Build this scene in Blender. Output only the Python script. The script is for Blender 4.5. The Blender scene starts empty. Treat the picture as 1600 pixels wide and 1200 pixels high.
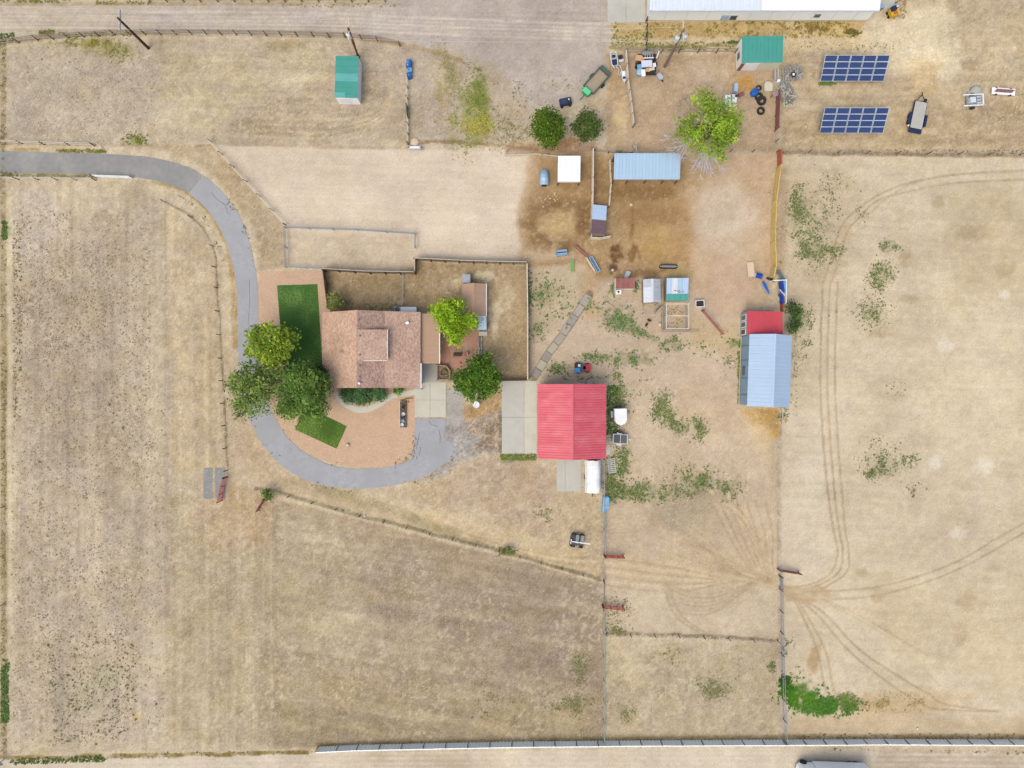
import bpy, math, random
import numpy as np
from mathutils import Matrix, Vector

random.seed(7)
rng = np.random.default_rng(7)
scene = bpy.context.scene
COL = scene.collection

# ------------------------------------------------------------------ camera
S = 0.08            # metres per photograph pixel at ground level
H = 89.0            # flying height of the drone
cam = bpy.data.cameras.new("Camera")
cam_o = bpy.data.objects.new("Camera", cam)
COL.objects.link(cam_o)
cam_o.location = (0, 0, H)
cam_o.rotation_euler = (0, 0, 0)          # straight down, north up
cam.sensor_fit = 'HORIZONTAL'
cam.angle = 2 * math.atan(800 * S / H)
cam.clip_start = 1.0
cam.clip_end = 6000
scene.camera = cam_o

# ------------------------------------------------------------------ sky and sun
SUN_EL = math.radians(63)
SUN_VEC = Vector((-0.58, -0.81, 0)).normalized() * math.cos(SUN_EL) + Vector((0, 0, math.sin(SUN_EL)))
world = bpy.data.worlds.new("World")
scene.world = world
world.use_nodes = True
wn = world.node_tree
sky = wn.nodes.new('ShaderNodeTexSky')
sky.sky_type = 'NISHITA'
sky.sun_disc = False
sky.sun_elevation = SUN_EL
sky.sun_rotation = math.atan2(SUN_VEC.x, SUN_VEC.y)
sky.air_density = 1.0
sky.dust_density = 5.0
sky.ozone_density = 0.3
wn.nodes['Background'].inputs['Strength'].default_value = 0.15
wn.links.new(sky.outputs[0], wn.nodes['Background'].inputs[0])

sun = bpy.data.lights.new("Sun", 'SUN')
sun.energy = 0.72
sun.angle = math.radians(32)
sun.color = (1.0, 0.96, 0.86)
sun_o = bpy.data.objects.new("Sun", sun)
COL.objects.link(sun_o)
sun_o.rotation_euler = SUN_VEC.to_track_quat('Z', 'Y').to_euler()
sun_o.location = (-60, -50, 100)

vs = scene.view_settings
vs.view_transform = 'Standard'
vs.look = 'None'
vs.exposure = 0.59
vs.gamma = 1.0
vs.use_curve_mapping = False
scene.render.film_transparent = False
scene.cycles.max_bounces = 5
scene.cycles.diffuse_bounces = 2
scene.cycles.glossy_bounces = 2
scene.cycles.transmission_bounces = 2
scene.cycles.transparent_max_bounces = 4

# ------------------------------------------------------------------ helpers
K = (0.61, 0.635, 0.635)            # photograph value -> surface reflectance


def lin(c):
    c = c / 255.0
    return c / 12.92 if c <= 0.04045 else ((c + 0.055) / 1.055) ** 2.4


def A(rgb):
    return tuple(k * lin(c) for k, c in zip(K, rgb))


def alin(a):
    a = np.clip(a / 255.0, 0, 1)
    return np.where(a <= 0.04045, a / 12.92, ((a + 0.055) / 1.055) ** 2.4) * np.array(K)


def G(px, py, z=0.0):
    """world x, y of the point at height z that stands at photograph pixel px, py"""
    f = (H - z) / H
    return ((px - 800) * S * f, (600 - py) * S * f)


def G3(px, py, z=0.0):
    x, y = G(px, py, z)
    return (x, y, z)


MATS = {}


def mat(name, rgb, rough=0.75, var=0.10, scale=1.2, metal=0.0, spec=0.35, bump=0.0, bscale=20.0, stain=None, stain_scale=0.5, stain_amt=0.5):
    if name in MATS:
        return MATS[name]
    m = bpy.data.materials.new(name)
    m.use_nodes = True
    nt = m.node_tree
    N, L = nt.nodes, nt.links
    bs = N['Principled BSDF']
    bs.inputs['Roughness'].default_value = rough
    bs.inputs['Metallic'].default_value = metal
    bs.inputs['Specular IOR Level'].default_value = spec
    c = A(rgb)
    geo = N.new('ShaderNodeNewGeometry')
    no = N.new('ShaderNodeTexNoise')
    no.inputs['Scale'].default_value = scale
    no.inputs['Detail'].default_value = 7
    no.inputs['Roughness'].default_value = 0.68
    L.new(geo.outputs['Position'], no.inputs['Vector'])
    mr = N.new('ShaderNodeMapRange')
    mr.inputs['From Min'].default_value = 0.3
    mr.inputs['From Max'].default_value = 0.7
    mr.inputs['To Min'].default_value = 1 - var
    mr.inputs['To Max'].default_value = 1 + var
    L.new(no.outputs['Fac'], mr.inputs['Value'])
    sc = N.new('ShaderNodeVectorMath')
    sc.operation = 'SCALE'
    sc.inputs[0].default_value = c
    L.new(mr.outputs[0], sc.inputs['Scale'])
    out = sc.outputs[0]
    if stain:
        n2 = N.new('ShaderNodeTexNoise')
        n2.inputs['Scale'].default_value = stain_scale
        n2.inputs['Detail'].default_value = 6
        n2.inputs['Roughness'].default_value = 0.7
        L.new(geo.outputs['Position'], n2.inputs['Vector'])
        m2 = N.new('ShaderNodeMapRange')
        m2.inputs['From Min'].default_value = 0.48
        m2.inputs['From Max'].default_value = 0.68
        m2.inputs['To Max'].default_value = stain_amt
        L.new(n2.outputs['Fac'], m2.inputs['Value'])
        mx = N.new('ShaderNodeMix')
        mx.data_type = 'RGBA'
        L.new(m2.outputs[0], mx.inputs['Factor'])
        L.new(out, mx.inputs[6])
        mx.inputs[7].default_value = A(stain) + (1,)
        out = mx.outputs[2]
    L.new(out, bs.inputs['Base Color'])
    if bump:
        n3 = N.new('ShaderNodeTexNoise')
        n3.inputs['Scale'].default_value = bscale
        n3.inputs['Detail'].default_value = 4
        L.new(geo.outputs['Position'], n3.inputs['Vector'])
        b = N.new('ShaderNodeBump')
        b.inputs['Strength'].default_value = bump
        b.inputs['Distance'].default_value = 0.05
        L.new(n3.outputs['Fac'], b.inputs['Height'])
        L.new(b.outputs[0], bs.inputs['Normal'])
    MATS[name] = m
    return m


def attr_mat(name, rough=0.9, trans=0.0, fine=0.0, fscale=5.0, bump=0.0, bscale=8.0):
    """colour from the mesh's own colour attribute, with fine grain"""
    m = bpy.data.materials.new(name)
    m.use_nodes = True
    nt = m.node_tree
    N, L = nt.nodes, nt.links
    bs = N['Principled BSDF']
    bs.inputs['Roughness'].default_value = rough
    bs.inputs['Specular IOR Level'].default_value = 0.15
    at = N.new('ShaderNodeAttribute')
    at.attribute_name = 'Col'
    out = at.outputs['Color']
    geo = N.new('ShaderNodeNewGeometry')
    if fine:
        no = N.new('ShaderNodeTexNoise')
        no.inputs['Scale'].default_value = fscale
        no.inputs['Detail'].default_value = 8
        no.inputs['Roughness'].default_value = 0.75
        L.new(geo.outputs['Position'], no.inputs['Vector'])
        mr = N.new('ShaderNodeMapRange')
        mr.inputs['From Min'].default_value = 0.28
        mr.inputs['From Max'].default_value = 0.72
        mr.inputs['To Min'].default_value = 1 - fine
        mr.inputs['To Max'].default_value = 1 + fine
        L.new(no.outputs['Fac'], mr.inputs['Value'])
        sc = N.new('ShaderNodeVectorMath')
        sc.operation = 'SCALE'
        L.new(out, sc.inputs[0])
        L.new(mr.outputs[0], sc.inputs['Scale'])
        out = sc.outputs[0]
    L.new(out, bs.inputs['Base Color'])
    if bump:
        n3 = N.new('ShaderNodeTexNoise')
        n3.inputs['Scale'].default_value = bscale
        n3.inputs['Detail'].default_value = 6
        L.new(geo.outputs['Position'], n3.inputs['Vector'])
        b = N.new('ShaderNodeBump')
        b.inputs['Strength'].default_value = bump
        b.inputs['Distance'].default_value = 0.08
        L.new(n3.outputs['Fac'], b.inputs['Height'])
        L.new(b.outputs[0], bs.inputs['Normal'])
    if trans:
        tr = N.new('ShaderNodeBsdfTranslucent')
        L.new(out, tr.inputs['Color'])
        mx = N.new('ShaderNodeMixShader')
        mx.inputs[0].default_value = trans
        L.new(bs.outputs[0], mx.inputs[1])
        L.new(tr.outputs[0], mx.inputs[2])
        L.new(mx.outputs[0], N['Material Output'].inputs['Surface'])
    return m


def tag(o, label=None, cat=None, group=None, kind=None):
    if label:
        o['label'] = label
    if cat:
        o['category'] = cat
    if group:
        o['group'] = group
    if kind:
        o['kind'] = kind
    return o


def thing(name, label, cat, loc=(0, 0, 0), rotz=0.0, group=None):
    o = bpy.data.objects.new(name, None)
    o.empty_display_size = 0.3
    COL.objects.link(o)
    o.location = loc if len(loc) == 3 else (loc[0], loc[1], 0)
    o.rotation_euler = (0, 0, rotz)
    return tag(o, label, cat, group)


class MB:
    def __init__(s):
        s.v = []
        s.f = []

    def box(s, cx, cy, cz, sx, sy, sz, rz=0.0):
        b = len(s.v)
        c, n = math.cos(rz), math.sin(rz)
        for dz in (-.5, .5):
            for dx, dy in ((-.5, -.5), (.5, -.5), (.5, .5), (-.5, .5)):
                x, y = dx * sx, dy * sy
                s.v.append((cx + x * c - y * n, cy + x * n + y * c, cz + dz * sz))
        s.f += [(b + 3, b + 2, b + 1, b), (b + 4, b + 5, b + 6, b + 7), (b, b + 1, b + 5, b + 4), (b + 1, b + 2, b + 6, b + 5), (b + 2, b + 3, b + 7, b + 6), (b + 3, b, b + 4, b + 7)]
        return s

    def b2(s, x0, x1, y0, y1, z0, z1):
        return s.box((x0 + x1) / 2, (y0 + y1) / 2, (z0 + z1) / 2, x1 - x0, y1 - y0, z1 - z0)

    def prism(s, pts, z0, z1):
        """closed outline (counter-clockwise x, y) from z0 to z1"""
        b = len(s.v)
        n = len(pts)
        for z in (z0, z1):
            for p in pts:
                s.v.append((p[0], p[1], z))
        s.f.append(tuple(range(b + n - 1, b - 1, -1)))
        s.f.append(tuple(range(b + n, b + 2 * n)))
        for i in range(n):
            j = (i + 1) % n
            s.f.append((b + i, b + j, b + n + j, b + n + i))
        return s

    def extrude(s, prof, a0, a1, axis='y'):
        """profile (u, z) pulled along x or y"""
        b = len(s.v)
        n = len(prof)
        for a in (a0, a1):
            for u, z in prof:
                s.v.append((u, a, z) if axis == 'y' else (a, u, z))
        s.f.append(tuple(range(b, b + n)))
        s.f.append(tuple(range(b + 2 * n - 1, b + n - 1, -1)))
        for i in range(n):
            j = (i + 1) % n
            s.f.append((b + j, b + i, b + n + i, b + n + j))
        return s

    def tube(s, pts, rad, n=6, cap=True):
        b = len(s.v)
        m = len(pts)
        P = [Vector(p) for p in pts]
        if not hasattr(rad, '__len__'):
            rad = [rad] * m
        for i, p in enumerate(P):
            d = (P[min(i + 1, m - 1)] - P[max(i - 1, 0)])
            if d.length < 1e-6:
                d = Vector((0, 0, 1))
            d.normalize()
            u = d.cross(Vector((0, 0, 1)))
            if u.length < 0.05:
                u = d.cross(Vector((0, 1, 0)))
            u.normalize()
            w = d.cross(u)
            for k in range(n):
                a = 2 * math.pi * k / n
                s.v.append(tuple(p + (u * math.cos(a) + w * math.sin(a)) * rad[i]))
        for i in range(m - 1):
            for k in range(n):
                k2 = (k + 1) % n
                s.f.append((b + i * n + k2, b + i * n + k, b + (i + 1) * n + k, b + (i + 1) * n + k2))
        if cap:
            s.f.append(tuple(b + k for k in range(n)))
            s.f.append(tuple(b + (m - 1) * n + k for k in range(n - 1, -1, -1)))
        return s

    def cyl(s, cx, cy, z0, z1, r, n=14, r2=None):
        return s.tube([(cx, cy, z0), (cx, cy, z1)], [r, r if r2 is None else r2], n)

    def lathe(s, cx, cy, prof, n=16):
        """(radius, z) profile turned about a vertical axis"""
        b = len(s.v)
        for r, z in prof:
            for k in range(n):
                a = 2 * math.pi * k / n
                s.v.append((cx + r * math.cos(a), cy + r * math.sin(a), z))
        for i in range(len(prof) - 1):
            for k in range(n):
                k2 = (k + 1) % n
                s.f.append((b + i * n + k, b + i * n + k2, b + (i + 1) * n + k2, b + (i + 1) * n + k))
        s.f.append(tuple(b + k for k in range(n - 1, -1, -1)))
        s.f.append(tuple(b + (len(prof) - 1) * n + k for k in range(n)))
        return s

    def slab(s, A_, B_, C_, D_, t):
        """four corners of a sloping sheet (counter-clockwise from above), thickness t downwards along the normal"""
        a, b_, c, d = Vector(A_), Vector(B_), Vector(C_), Vector(D_)
        n = (b_ - a).cross(d - a).normalized()
        b = len(s.v)
        for p in (a, b_, c, d):
            s.v.append(tuple(p - n * t))
        for p in (a, b_, c, d):
            s.v.append(tuple(p))
        s.f += [(b + 3, b + 2, b + 1, b), (b + 4, b + 5, b + 6, b + 7), (b, b + 1, b + 5, b + 4), (b + 1, b + 2, b + 6, b + 5), (b + 2, b + 3, b + 7, b + 6), (b + 3, b, b + 4, b + 7)]
        return s

    def mesh(s, name, m):
        me = bpy.data.meshes.new(name)
        me.from_pydata(s.v, [], s.f)
        if m:
            me.materials.append(m)
        me.update()
        return me

    def build(s, name, m, parent=None, smooth=False):
        me = s.mesh(name, m)
        if smooth:
            me.polygons.foreach_set('use_smooth', [True] * len(me.polygons))
        return link(name, me, parent)


def link(name, me, parent=None, M=None):
    o = bpy.data.objects.new(name, me)
    COL.objects.link(o)
    if parent:
        o.parent = parent
    if M is not None:
        o.matrix_local = M
    return o


UNIT = {}


def unit(name, m):
    k = (name, m.name)
    if k not in UNIT:
        UNIT[k] = MB().box(0, 0, 0, 1, 1, 1).mesh(name, m)
    return UNIT[k]


def frame3(p0, p1):
    d = (Vector(p1) - Vector(p0))
    L_ = d.length
    x = d.normalized()
    y = Vector((0, 0, 1)).cross(x)
    if y.length < 1e-4:
        y = Vector((0, 1, 0))
    y.normalize()
    z = x.cross(y)
    R = Matrix((x, y, z)).transposed().to_4x4()
    return R, L_


def bar(parent, name, p0, p1, w, h, m):
    """straight piece from p0 to p1 in the parent's own coordinates"""
    R, L_ = frame3(p0, p1)
    mid = (Vector(p0) + Vector(p1)) / 2
    return link(name, unit(name, m), parent, Matrix.Translation(mid) @ R @ Matrix.Diagonal((L_, w, h, 1)))


def np_mesh(name, V, F, m, cols=None, smooth=False):
    """V (n,3), F (k, 3 or 4) arrays -> mesh, cols (n,3) reflectances"""
    me = bpy.data.meshes.new(name)
    n, k, c = len(V), len(F), F.shape[1]
    me.vertices.add(n)
    me.vertices.foreach_set('co', V.astype(np.float32).ravel())
    me.loops.add(k * c)
    me.loops.foreach_set('vertex_index', F.astype(np.int32).ravel())
    me.polygons.add(k)
    me.polygons.foreach_set('loop_start', np.arange(0, k * c, c, dtype=np.int32))
    me.polygons.foreach_set('loop_total', np.full(k, c, dtype=np.int32))
    if smooth:
        me.polygons.foreach_set('use_smooth', np.ones(k, dtype=bool))
    if cols is not None:
        at = me.color_attributes.new('Col', 'FLOAT_COLOR', 'POINT')
        rgba = np.ones((n, 4), dtype=np.float32)
        rgba[:, :3] = cols
        at.data.foreach_set('color', rgba.ravel())
    me.materials.append(m)
    me.update(calc_edges=True)
    return me


# value noise on a lattice, in photograph pixels
TAB = rng.random((256, 256)).astype(np.float32)


def vn(x, y, sc, seed=0):
    x = x / sc + seed * 17.31
    y = y / sc + seed * 9.77
    ix = np.floor(x).astype(np.int64)
    iy = np.floor(y).astype(np.int64)
    fx = (x - ix).astype(np.float32)
    fy = (y - iy).astype(np.float32)
    fx = fx * fx * (3 - 2 * fx)
    fy = fy * fy * (3 - 2 * fy)
    a = TAB[ix & 255, iy & 255]
    b = TAB[(ix + 1) & 255, iy & 255]
    c = TAB[ix & 255, (iy + 1) & 255]
    d = TAB[(ix + 1) & 255, (iy + 1) & 255]
    return (a * (1 - fx) + b * fx) * (1 - fy) + (c * (1 - fx) + d * fx) * fy


def fb(x, y, sc, oct=4, seed=0, rough=0.55):
    t = 0
    amp = 1.0
    tot = 0
    for i in range(oct):
        t = t + amp * vn(x, y, sc / (2 ** i), seed + i * 3)
        tot += amp
        amp *= rough
    return t / tot            # about 0..1, mean 0.5


def catmull(pts, n=8):
    P = [np.array(p, float) for p in pts]
    P = [2 * P[0] - P[1]] + P + [2 * P[-1] - P[-2]]
    out = []
    for i in range(1, len(P) - 2):
        p0, p1, p2, p3 = P[i - 1:i + 3]
        for k in range(n):
            t = k / n
            out.append(0.5 * (2 * p1 + (p2 - p0) * t + (2 * p0 - 5 * p1 + 4 * p2 - p3) * t * t + (3 * p1 - p0 - 3 * p2 + p3) * t ** 3))
    out.append(P[-2])
    return [tuple(o) for o in out]

# ------------------------------------------------------------------ the ground: one sheet, its own soil colours per zone
xs = np.concatenate([[-40000, -12000, -4000, -1500, -600, -200, -90], np.arange(-44, 1645, 2.0), [1690, 1800, 2200, 3100, 5600, 13600, 41600]])
ys = np.concatenate([[-40000, -12000, -4000, -1500, -600, -200, -90], np.arange(-44, 1245, 2.0), [1290, 1400, 1800, 2700, 5200, 13200, 41200]])
PX, PY = np.meshgrid(xs, ys)
PX = PX.astype(np.float32)
PY = PY.astype(np.float32)
CC = np.zeros(PX.shape + (3,), np.float32)
CC[:] = (205, 186, 155)
ZZ = np.zeros(PX.shape, np.float32)
AMP = np.ones(PX.shape, np.float32)


def sl(x0, x1, y0, y1):
    i0, i1 = np.searchsorted(xs, [x0, x1])
    j0, j1 = np.searchsorted(ys, [y0, y1])
    return slice(max(j0 - 1, 0), j1 + 1), slice(max(i0 - 1, 0), i1 + 1)


def ss(d, a, b):
    t = np.clip((d - a) / (b - a), 0, 1)
    return t * t * (3 - 2 * t)


def seg_d(X, Y, pts, closed):
    d = np.full(X.shape, 1e9, np.float32)
    n = len(pts)
    for i in range(n if closed else n - 1):
        (ax, ay), (bx, by) = pts[i], pts[(i + 1) % n]
        vx, vy = bx - ax, by - ay
        t = np.clip(((X - ax) * vx + (Y - ay) * vy) / max(vx * vx + vy * vy, 1e-6), 0, 1)
        d = np.minimum(d, (X - ax - t * vx) ** 2 + (Y - ay - t * vy) ** 2)
    return np.sqrt(d)


def inside(X, Y, pts):
    r = np.zeros(X.shape, bool)
    n = len(pts)
    for i in range(n):
        (ax, ay), (bx, by) = pts[i], pts[(i + 1) % n]
        if ay == by:
            continue
        c = ((ay > Y) != (by > Y)) & (X < (bx - ax) * (Y - ay) / (by - ay) + ax)
        r ^= c
    return r


def zmask(pts, f, warp, ws, seed=0):
    x = [p[0] for p in pts]
    y = [p[1] for p in pts]
    q = f + warp + 4
    s_ = sl(min(x) - q, max(x) + q, min(y) - q, max(y) + q)
    X, Y = PX[s_], PY[s_]
    if warp:
        Xw = X + (fb(X, Y, ws, 3, seed + 1) - 0.5) * 2.4 * warp
        Yw = Y + (fb(X, Y, ws, 3, seed + 5) - 0.5) * 2.4 * warp
    else:
        Xw, Yw = X, Y
    d = seg_d(Xw, Yw, pts, True)
    d = np.where(inside(Xw, Yw, pts), d, -d)
    return s_, ss(d, -f, f)


def lay(s_, m, rgb):
    m = m[..., None]
    CC[s_] = CC[s_] * (1 - m) + np.array(rgb, np.float32) * m


def zone(pts, rgb, f=4, amt=1.0, warp=3, ws=25, amp=None, seed=0):
    s_, m = zmask(pts, f, warp, ws, seed)
    lay(s_, m * amt, rgb)
    if amp is not None:
        AMP[s_] = AMP[s_] * (1 - m) + amp * m


def rect(x0, y0, x1, y1):
    return [(x0, y0), (x1, y0), (x1, y1), (x0, y1)]


BS = [0]


def blob(cx, cy, rx, ry, rgb, amt=0.6, ns=14, rough=1.0, rot=0.0):
    BS[0] += 1
    R = max(rx, ry) * 1.8
    s_ = sl(cx - R, cx + R, cy - R, cy + R)
    X, Y = PX[s_] - cx, PY[s_] - cy
    c, n = math.cos(rot), math.sin(rot)
    u, v = (X * c + Y * n) / rx, (-X * n + Y * c) / ry
    d = np.sqrt(u * u + v * v) + (fb(PX[s_], PY[s_], ns, 4, BS[0]) - 0.5) * 2 * rough
    lay(s_, ss(-d, -1.25, -0.45) * amt, rgb)


def line(pts, w, rgb, amt=0.5, depth=0.0, soft=1.5, brk=0.5, smooth=True, wob=0.0):
    """tyre rut, worn line or weedy line along pts (pixels)"""
    BS[0] += 1
    P = catmull(pts, 6) if smooth and len(pts) > 2 else pts
    q = w + soft + 8
    for i in range(0, len(P) - 1, 6):
        Q = P[i:i + 7]
        x = [p[0] for p in Q]
        y = [p[1] for p in Q]
        s_ = sl(min(x) - q, max(x) + q, min(y) - q, max(y) + q)
        X, Y = PX[s_], PY[s_]
        if wob:
            X = X + (vn(PX[s_], PY[s_], 18, BS[0]) - 0.5) * wob
            Y = Y + (vn(PX[s_], PY[s_], 18, BS[0] + 4) - 0.5) * wob
        d = seg_d(X, Y, Q, False)
        m = 1 - ss(d, w * 0.5, w * 0.5 + soft)
        m = m * (1 - brk + brk * 2.4 * np.clip(fb(X, Y, 16, 3, BS[0]) - 0.15, 0, 0.6))
        lay(s_, np.clip(m * amt, 0, 1), rgb)
        if depth:
            ZZ[s_] = np.minimum(ZZ[s_], -m * depth)


def streaks(pts, ang, ln, wd, delta, seed, f=8):
    """mowing and harrow marks: long thin lighter and darker lines"""
    s_, m = zmask(pts, f, 0, 20)
    X, Y = PX[s_], PY[s_]
    c, n = math.cos(ang), math.sin(ang)
    u, v = X * c + Y * n, -X * n + Y * c
    t = (vn(u / ln * 10, v / wd * 10, 10, seed) - 0.5) + 0.6 * (vn(u / ln * 10, v / wd * 10, 4.3, seed + 2) - 0.5)
    CC[s_] += (t * m)[..., None] * np.array(delta, np.float32)


# --- zones (photograph pixels)
zone([(-2000, -20), (1020, -20), (1010, 36), (960, 60), (945, 150), (850, 175), (800, 168), (760, 120), (700, 82), (630, 66), (540, 56), (200, 50), (60, 62), (-2000, 68)], (201, 185, 162), 5, warp=4, amp=0.6)
zone([(640, -30), (952, -30), (948, 112), (905, 165), (800, 168), (765, 125), (690, 78), (620, 62), (560, 40)], (187, 173, 160), 14, 0.95, warp=8, amp=0.6)
zone([(230, 8), (660, 8), (640, 60), (540, 50), (240, 46)], (193, 180, 167), 10, 0.85, warp=6)
zone([(-2000, -2000), (600, -2000), (600, 4), (-2000, 6)], (203, 184, 150), 3)
# pasture top left
zone([(5, 72), (180, 60), (540, 63), (640, 74), (640, 224), (5, 224)], (192, 175, 148), 4, warp=2)
zone([(12, 90), (120, 80), (130, 200), (12, 215)], (186, 171, 150), 12, 0.7, warp=14)
zone([(130, 75), (250, 75), (240, 215), (150, 190)], (184, 168, 146), 12, 0.7, warp=16)
zone([(250, 90), (520, 66), (520, 160), (470, 190), (260, 215)], (201, 182, 146), 12, 0.6, warp=16)
zone([(410, 150), (640, 90), (640, 222), (330, 222)], (181, 161, 134), 12, 0.75, warp=14)
zone([(560, 66), (640, 80), (640, 160), (600, 150)], (178, 160, 138), 10, 0.7, warp=8)
zone([(640, 70), (770, 100), (830, 170), (830, 225), (640, 225)], (183, 166, 142), 8, 0.9, warp=8)
# arena
zone([(330, 226), (640, 234), (830, 236), (826, 412), (651, 404), (651, 424), (450, 416), (446, 352)], (219, 200, 175), 3, warp=1.5, amp=0.4)
zone([(449, 362), (648, 368), (648, 420), (450, 414)], (203, 183, 153), 6, 0.8, warp=4, amp=0.7)
# verge between the drive and the arena
zone([(230, 228), (335, 228), (446, 352), (448, 420), (404, 420), (398, 360), (350, 290), (300, 250)], (190, 168, 133), 4, 0.9, warp=4)
zone([(360, 275), (440, 355), (446, 418), (408, 418), (400, 345)], (178, 158, 126), 8, 0.6, warp=6)
# left field
zone([(5, 282), (220, 284), (258, 318), (330, 375), (342, 470), (352, 730), (430, 775), (430, 1170), (5, 1178)], (196, 178, 148), 4, warp=2)
zone([(25, 320), (250, 330), (258, 1150), (30, 1150)], (188, 171, 146), 20, 0.8, warp=22)
zone([(70, 360), (200, 330), (215, 560), (80, 620)], (186, 168, 145), 20, 0.6, warp=26)
zone([(30, 290), (90, 290), (75, 420), (30, 430)], (200, 184, 164), 15, 0.7, warp=14)
zone([(258, 330), (335, 390), (346, 560), (352, 730), (262, 740)], (199, 178, 144), 6, 0.8, warp=3)
zone([(258, 560), (270, 560), (268, 1000), (255, 1000)], (186, 170, 150), 6, 0.5, warp=4)
zone([(258, 770), (428, 790), (430, 1160), (262, 1160)], (184, 166, 134), 8, 0.9, warp=4)
zone([(330, 745), (430, 770), (426, 850), (350, 860), (300, 800)], (190, 163, 128), 14, 0.8, warp=12)
zone([(318, 785), (345, 800), (300, 860), (265, 880), (275, 840)], (178, 157, 127), 10, 0.5, warp=8)
# west boundary strip
zone([(-2000, 60), (7, 75), (9, 1180), (-2000, 1180)], (190, 170, 138), 3, warp=2)
line([(4, 60), (5, 350), (6, 640), (5, 1175)], 7, (165, 145, 108), 0.75, brk=0.6, wob=5)
line([(15, 300), (15, 640), (17, 1000)], 5, (214, 196, 160), 0.5, brk=0.4, wob=4)
# south of the drive, around the diagonal fence
zone([(355, 560), (372, 620), (400, 680), (440, 720), (520, 760), (640, 762), (720, 730), (784, 712), (840, 716), (870, 770), (940, 780), (940, 905), (780, 862), (600, 815), (420, 765), (352, 735)], (194, 173, 140), 4, 0.95, warp=2)
zone([(380, 640), (440, 720), (520, 765), (480, 775), (420, 760), (362, 735), (358, 640)], (203, 180, 148), 10, 0.7, warp=8)
zone([(640, 765), (720, 735), (760, 725), (730, 770), (690, 780)], (204, 180, 147), 8, 0.8, warp=7)
zone([(720, 720), (840, 716), (866, 770), (866, 850), (760, 800), (700, 780)], (186, 163, 136), 16, 0.6, warp=14)
zone([(860, 770), (938, 770), (938, 860), (880, 830)], (184, 164, 130), 14, 0.5, warp=10)
zone([(600, 780), (700, 800), (900, 858), (938, 880), (938, 902), (780, 858), (640, 812)], (207, 184, 145), 8, 0.75, warp=6)
zone([(430, 745), (560, 770), (610, 800), (470, 772)], (178, 158, 121), 8, 0.7, warp=6)
line([(470, 752), (540, 775), (600, 792), (680, 822), (760, 850)], 9, (160, 145, 105), 0.5, brk=0.9, soft=5, wob=6)
# the big lower field
zone([(428, 778), (600, 822), (780, 868), (942, 912), (942, 1158), (428, 1170)], (175, 155, 128), 3, warp=2)
zone([(430, 785), (560, 830), (600, 900), (560, 1010), (432, 1040)], (190, 173, 141), 20, 0.8, warp=24)
zone([(560, 880), (760, 900), (930, 930), (930, 1000), (600, 1000)], (167, 148, 124), 26, 0.7, warp=24)
zone([(640, 960), (935, 990), (930, 1110), (700, 1090)], (167, 148, 125), 26, 0.6, warp=24)
zone([(430, 1050), (640, 1070), (930, 1090), (935, 1155), (430, 1165)], (176, 158, 122), 20, 0.6, warp=16)
zone([(580, 990), (680, 970), (720, 1040), (600, 1050)], (182, 165, 134), 22, 0.6, warp=22)
line([(429, 780), (429, 960), (430, 1165)], 7, (170, 152, 124), 0.55, brk=0.4)
line([(418, 790), (418, 960), (418, 1165)], 5, (184, 163, 130), 0.45, brk=0.4)
# lower middle paddock
zone([(946, 1000), (1216, 1004), (1219, 1156), (946, 1158)], (190, 172, 141), 4, warp=3)
zone([(1010, 1010), (1080, 1010), (1090, 1100), (1000, 1090)], (180, 161, 130), 16, 0.6, warp=16)
zone([(950, 1000), (1010, 1010), (1000, 1070), (950, 1060)], (206, 187, 150), 14, 0.7, warp=12)
# middle right yard
zone([(944, 600), (1160, 600), (1216, 640), (1219, 1000), (944, 992)], (202, 180, 150), 4, warp=3, amp=0.65)
zone([(950, 720), (1100, 700), (1120, 800), (1000, 840), (948, 830)], (188, 166, 136), 22, 0.6, warp=20)
zone([(1010, 760), (1120, 770), (1110, 820), (1020, 820)], (168, 152, 126), 18, 0.6, warp=14)
zone([(1050, 600), (1150, 610), (1180, 680), (1120, 690), (1050, 640)], (204, 178, 148), 14, 0.7, warp=12)
zone([(950, 870), (1216, 870), (1216, 905), (950, 900)], (206, 184, 146), 12, 0.6, warp=8)
zone([(950, 920), (1216, 920), (1216, 995), (950, 985)], (204, 186, 158), 14, 0.7, warp=12)
zone([(1160, 637), (1222, 637), (1218, 684), (1195, 684)], (192, 152, 82), 8, 0.9, warp=7)
zone([(1180, 640), (1216, 640), (1212, 672), (1195, 668)], (158, 125, 82), 6, 0.8, warp=5)
zone([(1175, 640), (1200, 650), (1200, 720), (1170, 690)], (214, 186, 140), 12, 0.6, warp=8)
# yard beyond the garden fence
zone([(827, 414), (1150, 430), (1160, 600), (827, 600)], (204, 181, 154), 5, warp=4, amp=0.5)
zone([(830, 416), (915, 416), (915, 470), (830, 540)], (190, 172, 136), 12, 0.6, warp=12)
zone([(905, 420), (935, 430), (935, 500), (915, 500)], (199, 166, 122), 8, 0.7, warp=7)
zone([(1075, 490), (1155, 510), (1155, 560), (1080, 540)], (203, 176, 132), 10, 0.6, warp=8)
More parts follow.
